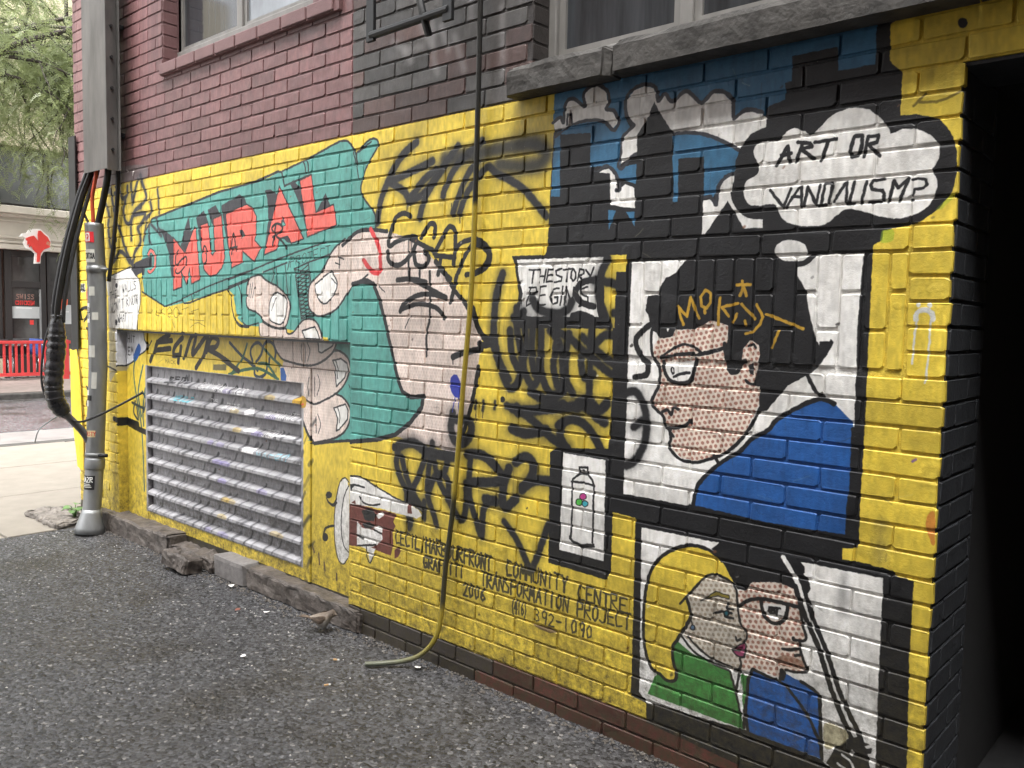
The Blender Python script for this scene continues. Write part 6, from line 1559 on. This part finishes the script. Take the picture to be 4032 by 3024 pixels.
def grid_mesh(name, X, Y, Z, nx, ny, m):
    me = bpy.data.meshes.new(name); co = np.stack([X, Y, Z], -1).astype(np.float32).reshape(-1, 3); me.vertices.add(len(co)); me.vertices.foreach_set('co', co.ravel())
    i_ = np.arange(nx-1)[None, :]+nx*np.arange(ny-1)[:, None]; q_ = np.stack([i_, i_+1, i_+nx+1, i_+nx], -1).reshape(-1, 4).astype(np.int32); nf = len(q_)
    me.loops.add(nf*4); me.loops.foreach_set('vertex_index', q_.ravel()); me.polygons.add(nf); me.polygons.foreach_set('loop_start', np.arange(0, nf*4, 4, dtype=np.int32)); me.polygons.foreach_set('loop_total', np.full(nf, 4, np.int32)); me.update(calc_edges=True); me.validate()
    me.materials.append(m); me.polygons.foreach_set('use_smooth', np.ones(nf, bool)); return link(bpy.data.objects.new(name, me))
M_ASPH = asphalt_mat('wet_asphalt', (.047, .047, .049))
X, Y, Z, nx, ny = stone_field(-6.13, -.45, -2.35, .10, .0048, .0125, 4, .0054)
swell = .010*np.sin(X*2.1+np.sin(Y*3))*np.sin(Y*1.7+1)+.005*np.sin(X*5.3+2)*np.sin(Y*4.1); swell *= np.clip(-Y/.5, 0, 1)
dip = np.exp(-(((X+3.9)/.35)**2+((Y+1.0)/.12)**2))+np.exp(-(((X+2.9)/.3)**2+((Y+1.15)/.14)**2))+np.exp(-(((X+4.5)/.2)**2+((Y+.75)/.07)**2))
Z = np.maximum(Z*(1-.55*np.clip(dip, 0, 1)), 0)+swell-.008
tag(grid_mesh('alley_pavement', X, Y, Z, nx, ny, M_ASPH), kind='structure')
q = MB(); q.box(-6.13, 9., -4.95, -2.35, -.1, -.004); q.box(-.45, 9., -2.35, .10, -.1, -.004); tag(q.build('alley_pavement_outer', M_ASPH), kind='structure')
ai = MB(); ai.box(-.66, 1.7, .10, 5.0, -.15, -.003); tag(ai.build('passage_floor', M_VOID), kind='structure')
# street: near sidewalk slabs, kerb, gutter, road, far kerb and sidewalk
M_WALK = mat('sidewalk_concrete', (.20, .18, .152), .6, var=.14, scale=5, bump=.2, bscale=120, detail=8)
M_ROAD = asphalt_mat('street_asphalt', (.085, .082, .085), True, .6)
M_FWALK = mat('far_sidewalk_paving', (.20, .165, .15), .7, var=.2, scale=6)
sw = empty('sidewalk', (-8.3, 0, 0)); tag(sw, kind='structure'); me_slab = None
q = MB(); q.box(-10.25+8.3, -6.135+8.3, -14, 26, -.2, -.022); q.build('slab_bed', M_CONC2, sw)
for i in range(3):
    for j in range(-8, 14):
        if me_slab is None:
            q = MB(); q.box(-.678, .678, -.93, .93, -.06, .0); o = q.build('paving_slab', M_WALK, sw); bevel(o, .006); me_slab = o
        else: o = me_slab.copy(); link(o, sw)
        o.location = (-6.135-.686-1.372*i+8.3, .35+1.876*j, -.006+random.uniform(-.003, .003))
kb = empty('kerb', (-10.36, 0, 0)); tag(kb, kind='structure')
for j in range(-4, 9):
    q = MB(); q.box(-.10, .10, -1.49, 1.49, -.2, -.004); o = q.build('kerb_stone', M_CONC, kb); o.location.y = j*3.0; bevel(o, .012)
q = MB(); q.box(-11.95, -10.47, -14, 26, -.2, -.075); tag(q.build('gutter', mat('gutter_concrete', (.20, .19, .185), .35, var=.2, scale=5, bump=.3, bscale=80)), kind='structure')
q = MB(); q.box(-16.2, -11.955, -14, 26, -.25, -.07); tag(q.build('road', M_ROAD), kind='structure')
q = MB(); q.box(-16.45, -16.205, -14, 26, -.2, .03); o = q.build('far_kerb', M_CONC); bevel(o, .02); tag(o, kind='structure')
q = MB(); q.box(-20.6, -16.455, -14, 26, -.2, .035); tag(q.build('far_sidewalk', M_FWALK), kind='structure')

# unseen building behind the viewer plus added end wall, sized to shade the alley
M_SHADEWALL = mat('shade_wall_brick', (.20, .145, .125), .8, var=.25, scale=6, bump=.4, bscale=60)
q = MB(); q.box(-6.2, 14, -9., -4.96, -.2, 12.0); q.box(4.6, 6., -4.96, .0, -.2, 11.0); tag(q.build('alley_shade_walls', M_SHADEWALL), kind='structure')

# ------------------------------------------------------------------ restaurant across the street
res = empty('restaurant_building', (-20.5, 4.4, 0)); tag(res, 'cream fronted restaurant across the street with dark framed door', 'building')
M_CREAM = mat('cream_trim', (.52, .48, .42), .6, var=.08, scale=4); M_RBR = mat('brown_brick_front', (.115, .068, .055), .8, var=.3, scale=14); M_DFR = mat('dark_bronze_frame', (.020, .017, .016), .4)
M_SGL = mat('shop_glass', (.05, .048, .046), .06, var=.7, scale=1.1, spec=.6); M_SGL2 = mat('upper_glass', (.10, .105, .108), .07, var=.6, scale=.8, spec=.6); M_STONE = mat('pale_stone', (.46, .41, .30), .8, var=.2, scale=3, bump=.3, bscale=20); M_WFR = mat('frosted_film', (.42, .44, .44), .4, var=.1, scale=3)
def rpart(name, m, *bx, parent=None, bv=0):
    q = MB()
    for b in bx: q.box(b[0]+20.5, b[1]+20.5, b[2]-4.4, b[3]-4.4, b[4], b[5])
    o = q.build(name, m, parent or res)
    if bv: bevel(o, bv)
    return o
rpart('wall', M_RBR, (-30, -20.75, -9, 18, -.1, 9.5)); rpart('stone_band', M_STONE, (-20.749, -20.62, -9, 18, 5.05, 9.4))
rpart('fascia', M_CREAM, (-20.749, -20.55, -9, 18, 2.80, 3.56), bv=.01); rpart('cornice', M_CREAM, (-20.749, -20.36, -9, 18, 3.562, 3.72), (-20.749, -20.44, -9, 18, 3.50, 3.561), bv=.015); rpart('soffit_moulding', M_CREAM, (-20.549, -20.49, -9, 18, 2.80, 2.90), (-20.549, -20.51, -9, 18, 2.93, 2.97), bv=.008)
for i in range(9):      # raised panels on the fascia
    y0 = -8.6+i*2.9+.55
    o = rpart('fascia_panel', M_CREAM, (-20.549, -20.52, y0, y0+.05, 3.03, 3.44), (-20.549, -20.52, y0+2.45, y0+2.5, 3.03, 3.44), (-20.549, -20.52, y0+.051, y0+2.449, 3.03, 3.08), (-20.549, -20.52, y0+.051, y0+2.449, 3.39, 3.44), bv=.01)
for i in range(9):      # upper windows and pilasters
    y0 = -8.4+i*2.9
    wv = rpart('window', M_DFR, (-20.749, -20.70, y0+.42, y0+2.9, 3.75, 5.0)); rpart('pane', M_SGL2, (-20.699, -20.69, y0+.47, y0+1.63, 3.80, 4.95), (-20.699, -20.69, y0+1.69, y0+2.85, 3.80, 4.95), parent=wv)
    rpart('pilaster', M_CREAM, (-20.749, -20.56, y0+.12, y0+.38, 3.722, 5.04), (-20.56, -20.52, y0+.17, y0+.21, 3.8, 4.95), (-20.56, -20.52, y0+.29, y0+.33, 3.8, 4.95), bv=.01)
# ground floor: shop window bays either side of the door
for (a, b) in ((-8.6, -5.8), (-5.5, -2.6), (-2.3, .7), (1.0, 3.88), (4.80, 7.6), (7.9, 10.8), (11.1, 14)):
    wv = rpart('shop_window', M_DFR, (-20.749, -20.70, a, a+.07, .45, 2.78), (-20.749, -20.70, b-.07, b, .45, 2.78), (-20.749, -20.70, a+.071, b-.071, .45, .53), (-20.749, -20.70, a+.071, b-.071, 2.06, 2.14), (-20.749, -20.70, a+.071, b-.071, 2.70, 2.78)); rpart('pane', M_SGL, (-20.735, -20.725, a+.07, b-.07, .53, 2.06), (-20.735, -20.725, a+.07, b-.07, 2.14, 2.70), parent=wv)
    rpart('window_film', M_WFR, (-20.724, -20.722, a+.08, b-.08, 1.18, 1.62), parent=wv); rpart('stall_riser', M_STONE, (-20.749, -20.66, a, b, .03, .448))
    for k in range(10): 
        yy = a+.25+k*(b-a-.5)/9; q = MB(); q.tube([(-20.7215+20.5, yy-4.4, 2.36), (-20.7205+20.5, yy-4.4, 2.36)], .032, 10); q.build('film_dot', M_DFR, wv)
dr = rpart('door', M_DFR, (-20.749, -20.66, 3.93, 4.06, .03, 2.78), (-20.749, -20.66, 4.64, 4.76, .03, 2.78), (-20.749, -20.66, 4.061, 4.639, 1.98, 2.12), (-20.749, -20.66, 4.061, 4.639, .03, .45), (-20.749, -20.66, 4.061, 4.639, 2.66, 2.78), bv=.006)
rpart('pane', M_SGL, (-20.70, -20.69, 4.06, 4.64, .45, 1.98), (-20.70, -20.69, 4.06, 4.64, 2.12, 2.66), parent=dr); rpart('handle', M_GALV, (-20.62, -20.59, 4.60, 4.63, .75, 1.95), (-20.66, -20.62, 4.605, 4.625, .85, .88), (-20.66, -20.62, 4.605, 4.625, 1.80, 1.83), parent=dr)
M_RED = mat('red_enamel', (.62, .045, .035), .45, var=.05); M_REDL = mat('red_lettering', (.60, .035, .03), .5, var=.05); M_WHITE = mat('white_enamel', (.80, .79, .77), .45, var=.04); M_DOORL = mat('brown_lettering', (.30, .17, .14), .5)
def wall_text(t, y0, z, h, cw, wd, m, x, parent, name='lettering'):
    q = MB(); ribbons(q, t, lambda u, v: (x+20.5, y0+u-4.4, z+v), h, wd, cw); return q.build(name, m, parent)
wall_text('CHICKEN', 4.14, 1.60, .085, .056, .020, M_REDL, -20.687, dr); wall_text('SWISS', 4.16, 1.73, .10, .075, .018, M_DOORL, -20.687, dr); rpart('lettering', M_WHITE, (-20.688, -20.687, 4.15, 4.47, 1.52, 1.535), parent=dr); rpart('door_film', M_WFR, (-20.689, -20.6885, 4.07, 4.63, 1.30, 1.56), parent=dr)
rpart('pay_sticker', M_REDL, (-20.688, -20.687, 4.42, 4.50, 1.16, 1.26), parent=dr)
q = MB(); q.prism([(y-4.4, z) for y, z in ((4.99, 1.62), (5.06, 1.83), (5.095, 1.76), (5.17, 1.74), (5.245, 1.75), (5.235, 1.62), (5.16, 1.585), (5.075, 1.495), (5.01, 1.565))], 'x', -20.721+20.5, -20.719+20.5); fix_normals(q.build('window_decal', mat('orange_red_decal', (.66, .11, .05), .5), res))
q = MB()
for b in ((4.98, 5.26, 1.455, 1.468), (5.065, 5.085, 1.29, 1.49), (5.02, 5.13, 1.27, 1.285)): q.box(-20.721+20.5, -20.719+20.5, b[0]-4.4, b[1]-4.4, b[2], b[3])
q.build('window_decal', M_WHITE, res)
# red rooster sign in front of the fascia
rs = empty('rooster_sign', (-20.2, 4.4, 2.85)); tag(rs, 'red rooster shaped sign with white edge hanging on restaurant front', 'sign')
RW = [(4.08,3.057),(4.149,3.129),(4.225,3.144),(4.288,3.224),(4.396,3.25),(4.505,3.26),(4.582,3.184),(4.675,3.108),(4.72,2.977),(4.701,2.824),(4.558,2.763),(4.501,2.658),(4.49,2.506),(4.366,2.498),(4.385,2.717),(4.295,2.793),(4.203,2.82),(4.16,2.932),(4.208,3.035),(4.163,3.064)]
RRd = [(4.237,2.971),(4.19,3.02),(4.285,3.074),(4.362,3.098),(4.453,2.989),(4.44,3.121),(4.457,3.214),(4.504,3.219),(4.565,3.149),(4.643,3.088),(4.696,2.975),(4.686,2.873),(4.559,2.813),(4.494,2.724),(4.467,2.538),(4.413,2.535),(4.424,2.719),(4.341,2.797),(4.312,2.878),(4.265,2.841),(4.274,2.924),(4.228,2.888)]
q = MB(); q.prism([(a-4.4, b-2.85) for a, b in RW], 'x', -.03, .02); fix_normals(q.build('backing_plate', M_WHITE, rs)); q = MB(); q.prism([(a-4.4, b-2.85) for a, b in RRd], 'x', .021, .045); fix_normals(q.build('rooster_plate', M_RED, rs))
q = MB(); q.tube([(-.31, .0, .2), (-.03, .0, .2)], .012, 6); q.tube([(-.31, .0, -.0), (-.03, .0, -.0)], .012, 6); q.build('sign_arm', M_WHITE, rs)

# red patio fence
fn = empty('patio_fence', (-19.2, 4.0, .03)); tag(fn, 'red slatted wooden patio fence in front of the restaurant', 'fence')
M_FRED = mat('red_fence_paint', (.55, .045, .045), .5, var=.12, scale=6)
def fpart(name, *bx):
    q = MB()
    for b in bx: q.box(b[0]+19.2, b[1]+19.2, b[2]-4., b[3]-4., b[4]-.03, b[5]-.03)
    o = q.build(name, M_FRED, fn); bevel(o, .005); return o
fpart('top_rail', (-19.25, -19.15, 1.2, 4.70, .79, .85)); fpart('bottom_rail', (-19.23, -19.17, 1.2, 4.70, .12, .19))
pk = None; yy = 1.28
while yy < 4.5:
    if pk is None: pk = fpart('picket', (-19.222, -19.178, 1.28, 1.325, .191, .789))
    else:
        o = pk.copy(); link(o, fn); o.location.y = yy-1.28
    yy += .112
fpart('post', (-19.26, -19.14, 4.55, 4.66, .03, .87)); fpart('post', (-19.26, -19.14, 2.85, 2.93, .03, .86)); fpart('post', (-19.26, -19.14, 1.2, 1.275, .03, .86))
# patio furniture behind the fence
M_CHROME = mat('chrome_tube', (.62, .63, .64), .2, .9, var=.05); M_SEAT = mat('dark_seat', (.03, .028, .03), .6); M_BLUE = mat('blue_seat', (.03, .06, .22), .6)
def chair(label, x, y, rz, sm):
    c = empty('patio_chair', (x, y, .035), rz); tag(c, label, 'chair')
    def part(n_, fn_, m): q = MB(); fn_(q); return q.build(n_, m, c, True)
    for sx_ in (-.2, .2):
        for sy in (-.2, .2): part('leg', lambda q: q.tube([(sx_*1.15, sy*1.15, 0), (sx_, sy, .45)], .014, 8), M_CHROME)
        part('armrest', lambda q: q.tube(smooth_path([(sx_, -.2, .45), (sx_*1.1, -.2, .66), (sx_*1.1, .15, .67), (sx_, .22, .72)], 4), .014, 8), M_CHROME)
    q = MB(); q.box(-.22, .22, -.22, .22, .44, .475); bevel(q.build('seat', sm, c), .01); q = MB(); q.box(-.21, .21, .20, .225, .50, .84); bevel(q.build('backrest', sm, c), .01)
chair('dark patio chair behind red fence beside the table', -19.75, 4.02, R(80), M_SEAT); chair('blue backed patio chair behind red fence nearest the post', -19.85, 4.42, R(200), M_BLUE); chair('dark patio chair behind red fence at frame edge', -19.7, 3.35, R(-60), M_SEAT)
tb = empty('patio_table', (-19.8, 3.75, .035)); tag(tb, 'round metal patio table behind the red fence', 'table')
q = MB(); q.tube([(0, 0, .70), (0, 0, .725)], .33, 24); q.build('tabletop', M_CHROME, tb); q = MB(); q.tube([(0, 0, .02), (0, 0, .70)], .025, 10); q.build('leg', M_CHROME, tb); q = MB(); q.tube([(0, 0, 0), (0, 0, .02)], .22, 16); q.build('base', M_CHROME, tb)

# ------------------------------------------------------------------ honey locust tree on the far sidewalk
tr = empty('locust_tree', (-17.0, 1.0, .03)); tag(tr, 'light green honey locust tree hanging over the street', 'tree')
M_BARK = mat('bark', (.045, .038, .032), .9, var=.3, scale=12, bump=.6, bscale=40, stretch=(1, 1, .2))
rt = random.Random(8)
trunk = [(0, 0, -.05), (.05, .05, 1.9), (.0, .15, 3.8), (.05, .25, 5.7)]
q = MB(); q.tube(smooth_path(trunk, 4), [.20-.009*i for i in range(13)], 12); q.build('trunk', M_BARK, tr, True)
LV, LF = [], []; leafpts = []
def limb(p0, d, L, r, depth):
    pts = [Vector(p0)]; dd = Vector(d).normalized(); n_ = 6
    for i in range(n_):
        dd = (dd+Vector((rt.uniform(-.25, .25), rt.uniform(-.25, .25), rt.uniform(-.15, .12)-(.10 if depth >= 1 else 0)))).normalized(); pts.append(pts[-1]+dd*L/n_)
    q = MB(); q.tube(pts, [max(.005, r*(1-.8*i/n_)) for i in range(n_+1)], 6); q.build('limb', M_BARK, tr, True)
    if depth >= 1:
        for i in range(1, n_+1): leafpts.append((pts[i], dd))
    if depth < 2:
        for i in range(2, n_+1):
            for _ in range(2 if depth == 0 else 1):
                a = rt.uniform(0, 6.28); limb(pts[i], (dd.x+.9*math.cos(a), dd.y+.9*math.sin(a), dd.z+rt.uniform(-.6, .4)), L*rt.uniform(.4, .6), r*.45, depth+1)
for a, el, L in ((.3, .5, 3.4), (1.2, .3, 4.0), (1.5, .75, 4.2), (1.9, .25, 3.4), (2.6, .5, 3.2), (3.8, .5, 3.), (5.2, .5, 3.), (1.35, 1.2, 4.5), (1.6, .12, 3.8)):
    limb((.05, .25, rt.uniform(5.2, 5.7)), (math.cos(a), math.sin(a), el), L, .085, 0)
for (p, dd) in leafpts:
    for _ in range(8):
        c = p+Vector((rt.gauss(0, .22), rt.gauss(0, .22), rt.gauss(-.06, .2))); f_ = Vector((rt.gauss(0, 1), rt.gauss(0, 1), rt.gauss(-.35, .5))).normalized(); sd_ = f_.orthogonal().normalized(); ca = rt.uniform(0, 6.28); sd_ = (sd_*math.cos(ca)+f_.cross(sd_)*math.sin(ca))
        for k in range(7):           # a pinnate leaf: pairs of leaflets along its stalk
            b = c+f_*(k*.022)+Vector((0, 0, -.003*k*k))
            for s_ in (-1, 1):
                u = sd_*s_*.040+f_*.014; v_ = f_*.009; i0 = len(LV); LV += [b, b+u*.5+v_, b+u, b+u*.5-v_]; LF.append((i0, i0+1, i0+2, i0+3))
def leaf_mat():
    m = bpy.data.materials.new('locust_leaf'); m.use_nodes = True; nt = m.node_tree; n = nt.nodes; l = nt.links; p = n['Principled BSDF']; p.inputs['Roughness'].default_value = .5
    g = n.new('ShaderNodeNewGeometry'); tc = n.new('ShaderNodeTexCoord'); nz = n.new('ShaderNodeTexNoise'); nz.inputs['Scale'].default_value = 1.3; l.new(tc.outputs['Object'], nz.inputs['Vector'])
    r_ = n.new('ShaderNodeValToRGB'); r_.color_ramp.elements[0].color = (.10, .13, .06, 1); r_.color_ramp.elements[1].color = (.24, .28, .14, 1); l.new(nz.outputs['Fac'], r_.inputs[0]); l.new(r_.outputs[0], p.inputs['Base Color'])
    t = n.new('ShaderNodeBsdfTranslucent'); t.inputs['Color'].default_value = (.34, .40, .17, 1); ms = n.new('ShaderNodeMixShader'); ms.inputs[0].default_value = .35; l.new(p.outputs[0], ms.inputs[1]); l.new(t.outputs[0], ms.inputs[2]); l.new(ms.outputs[0], n['Material Output'].inputs['Surface']); return m
M_LEAF = leaf_mat()
q = MB(); q.v = [tuple(v) for v in LV]; q.f = LF; q.build('crown', M_LEAF, tr)
print('leaf faces', len(LF))

# ------------------------------------------------------------------ weed at the foot of the corner
wd = empty('weed', (-6.30, -.10, .03)); tag(wd, 'small leafy green weed growing at the foot of the corner', 'weed')
M_WEED = mat('weed_leaf', (.10, .19, .06), .5, var=.3, scale=20)
for i in range(9):
    a = i*2.4; L = .05+.03*rt.random(); t_ = rt.uniform(.3, 1.0); vs_ = []; n_ = 5; base = Vector((.02*math.cos(a), .02*math.sin(a), .02+.06*t_))
    for k in range(n_):
        u = k/(n_-1); wv_ = .030*math.sin(math.pi*min(1, u*.92+.06)); p = base+Vector((math.cos(a)*L*u, math.sin(a)*L*u, .03*u-.04*u*u)); sd_ = Vector((-math.sin(a), math.cos(a), 0)); vs_ += [p-sd_*wv_+Vector((0, 0, .006)), p, p+sd_*wv_+Vector((0, 0, .006))]
    fs_ = []
    for k in range(n_-1):
        for m_ in range(2): fs_.append((k*3+m_, k*3+m_+1, k*3+m_+4, k*3+m_+3))
    q = MB(); q.add(vs_, fs_); q.build('leaf', M_WEED, wd, True)
    q = MB(); q.tube([(0, 0, -.02), tuple(base)], .003, 5); q.build('stem', M_WEED, wd)

# ------------------------------------------------------------------ sparrow
sp = empty('sparrow', (-3.275, -.115, .0), R(36)); sp.scale = (.98, 1.14, 1.14); tag(sp, 'small brown and grey sparrow standing on the asphalt by the ledge', 'bird')
def bird_mat():
    m = bpy.data.materials.new('sparrow_plumage'); m.use_nodes = True; nt = m.node_tree; n = nt.nodes; l = nt.links; p = n['Principled BSDF']; p.inputs['Roughness'].default_value = .85
    tc = n.new('ShaderNodeTexCoord'); sx = n.new('ShaderNodeSeparateXYZ'); l.new(tc.outputs['Object'], sx.inputs[0]); nz = n.new('ShaderNodeTexNoise'); nz.inputs['Scale'].default_value = 90; nz.inputs['Detail'].default_value = 4; l.new(tc.outputs['Object'], nz.inputs['Vector'])
    a = n.new('ShaderNodeMath'); a.operation = 'MULTIPLY_ADD'; l.new(nz.outputs['Fac'], a.inputs[0]); a.inputs[1].default_value = .018; l.new(sx.outputs['Z'], a.inputs[2])
    q = n.new('ShaderNodeMapRange'); q.inputs['From Min'].default_value = .058; q.inputs['From Max'].default_value = .092; l.new(a.outputs[0], q.inputs['Value'])
    r_ = n.new('ShaderNodeValToRGB'); e = r_.color_ramp.elements; e[0].color = (.33, .31, .28, 1); e[1].color = (.10, .078, .062, 1); k = e.new(.45); k.color = (.24, .20, .16, 1); l.new(q.outputs[0], r_.inputs[0]); l.new(r_.outputs[0], p.inputs['Base Color']); return m
M_BIRD = bird_mat(); M_WING = mat('sparrow_wing', (.105, .078, .058), .85, var=.6, scale=110, stretch=(.4, 1, 1)); M_BEAK = mat('sparrow_beak', (.05, .04, .035), .5)
spine = [(-.075, .056, .004, .005), (-.056, .054, .009, .012), (-.042, .051, .018, .020), (-.028, .048, .028, .028), (-.010, .046, .034, .033), (.008, .048, .034, .033), (.021, .057, .029, .029), (.030, .068, .023, .023), (.037, .075, .0205, .0195), (.046, .077, .0175, .017), (.054, .076, .010, .010), (.059, .074, .0045, .0045), (.068, .071, .0012, .0012)]
vs_, fs_ = [], []
for (x, z, ry_, rz_) in spine:
    for k in range(14): an = 2*math.pi*k/14; vs_.append((x, ry_*math.cos(an), z+rz_*math.sin(an)))
for i in range(len(spine)-1):
    for k in range(14): fs_.append((i*14+k, i*14+(k+1) % 14, (i+1)*14+(k+1) % 14, (i+1)*14+k))
fs_ += [tuple(reversed(range(14))), tuple(range((len(spine)-1)*14, len(spine)*14))]
q = MB(); q.add(vs_, fs_); o = fix_normals(q.build('body', M_BIRD, sp, True)); ss = o.modifiers.new('sub', 'SUBSURF'); ss.levels = 1; ss.render_levels = 2
for s_ in (-1, 1):
    vs_ = []
    for (x, z, h_, yo) in ((.018, .062, .008, .0285), (.004, .060, .016, .0352), (-.014, .056, .017, .0352), (-.034, .054, .012, .027), (-.056, .054, .006, .015), (-.070, .054, .001, .010)):
        for t_ in (-1, 0, 1): vs_.append((x, s_*(yo+(.002 if t_ == 0 else -.003)), z+h_*t_))
    fs_ = []
    for i in range(5):
        for k in range(2): fs_.append((i*3+k, i*3+k+1, (i+1)*3+k+1, (i+1)*3+k))
    q = MB(); q.add(vs_, fs_); q.build('wing', M_WING, sp, True)
    q = MB(); q.tube([(.004, s_*.010, .026), (.002, s_*.011, .012), (.006, s_*.011, .001)], .0016, 6); q.tube([(-.008, s_*.011, .001), (.020, s_*.012, .001)], .0012, 5); q.tube([(.006, s_*.011, .001), (.018, s_*.018, .001)], .0012, 5); q.build('leg', M_BEAK, sp)
    q = MB(); q.tube([(.047, s_*.0135, .079), (.047, s_*.0168, .0795)], [.0026, .0018], 8); q.build('eye', M_BEAK, sp)
q = MB(); q.tube([(.056, 0, .0747), (.070, 0, .0705)], [.0048, .0007], 8); q.build('beak', M_BEAK, sp)
q = MB(); q.add([(-.065, -.009, .058), (-.065, .009, .058), (-.115, .011, .062), (-.115, -.011, .062)], [(0, 1, 2, 3)]); o = q.build('tail', M_WING, sp); s2 = o.modifiers.new('t', 'SOLIDIFY'); s2.thickness = .003

# ------------------------------------------------------------------ litter
M_BUTT = mat('filter_paper', (.55, .34, .16), .8); M_PAP = mat('white_paper', (.75, .74, .72), .8)
def butt(label, x, y, rz):
    e_ = empty('cigarette_butt', (x, y, .006), rz); tag(e_, label, 'cigarette butt', 'cigarette butts on the asphalt')
    q = MB(); q.tube([(-.012, 0, 0), (.006, 0, 0)], .0042, 8); q.build('filter', M_BUTT, e_, True); q = MB(); q.tube([(.006, 0, 0), (.014, 0, 0)], .0041, 8); q.build('paper_end', M_PAP, e_, True)
butt('cigarette butt on the asphalt nearest the sparrow', -2.946, -.287, .6); butt('cigarette butt on the asphalt farther from the wall', -2.763, -.466, 1.2)
def scrap(label, x, y, s, seed, m=M_PAP, name='paper_scrap', cat='paper scrap'):
    r_ = random.Random(seed); vs_ = [(s*(.6+.5*r_.random())*math.cos(k*1.05)*1.4, s*(.6+.5*r_.random())*math.sin(k*1.05), .004+s*.5*r_.random()) for k in range(6)]+[(0, 0, .004+s*.3)]
    q = MB(); q.add(vs_, [(k, (k+1) % 6, 6) for k in range(6)]); o = q.build(name, m); o.location = (x, y, .0); o.rotation_euler.z = r_.uniform(0, 6); tag(o, label, cat)
scrap('crumpled white paper scrap beside the end of the hose', -2.635, -.093, .018, 1); scrap('long white paper strip by the kerb block', -4.177, -.084, .018, 2); scrap('square white paper scrap alone on the open asphalt', -3.267, -.547, .013, 3); scrap('small white paper scrap near the ledge', -3.679, -.173, .015, 4); scrap('reddish dead leaf on the asphalt', -3.811, -.258, .013, 5, mat('dead_leaf', (.22, .08, .055), .8), 'dead_leaf', 'leaf')
rl = random.Random(31); q = MB()
for i in range(900):      # dirt and grit gathered along the foot of the wall
    x = rl.uniform(-6.1, -.7); y = (-.045 if x < -3.1 else -.008)-abs(rl.gauss(0, .035)); s_ = rl.uniform(.003, .010); an = rl.uniform(0, 6.28)
    q.add([(x+s_*math.cos(an+k*2.1)*rl.uniform(.7, 1.3), y+s_*math.sin(an+k*2.1)*rl.uniform(.7, 1.3), -.002) for k in range(3)]+[(x, y, -.002+s_*.9)], [(0, 1, 3), (1, 2, 3), (2, 0, 3)])
tag(q.build('wall_foot_grit', mat('dirt_grit', (.11, .098, .085), .8, var=.6, scale=60)), 'loose dirt and grit gathered along the foot of the wall', 'grit', kind='stuff'); q = MB()
for i in range(420):      # grit: tiny pale chips pressed into the asphalt
    x, y = rl.uniform(-6.0, -.6), rl.uniform(-2.2, -.02); s_ = rl.uniform(.0025, .0065); an = rl.uniform(0, 6.28)
    q.add([(x+s_*math.cos(an+k*2.1)*rl.uniform(.7, 1.3), y+s_*math.sin(an+k*2.1)*rl.uniform(.7, 1.3), .004) for k in range(3)]+[(x, y, .004+s_*.7)], [(0, 1, 3), (1, 2, 3), (2, 0, 3)])
tag(q.build('gravel', mat('pale_chips', (.42, .40, .37), .6, var=.4, scale=40)), 'tiny pale stone chips scattered on the wet asphalt', 'gravel', kind='stuff')
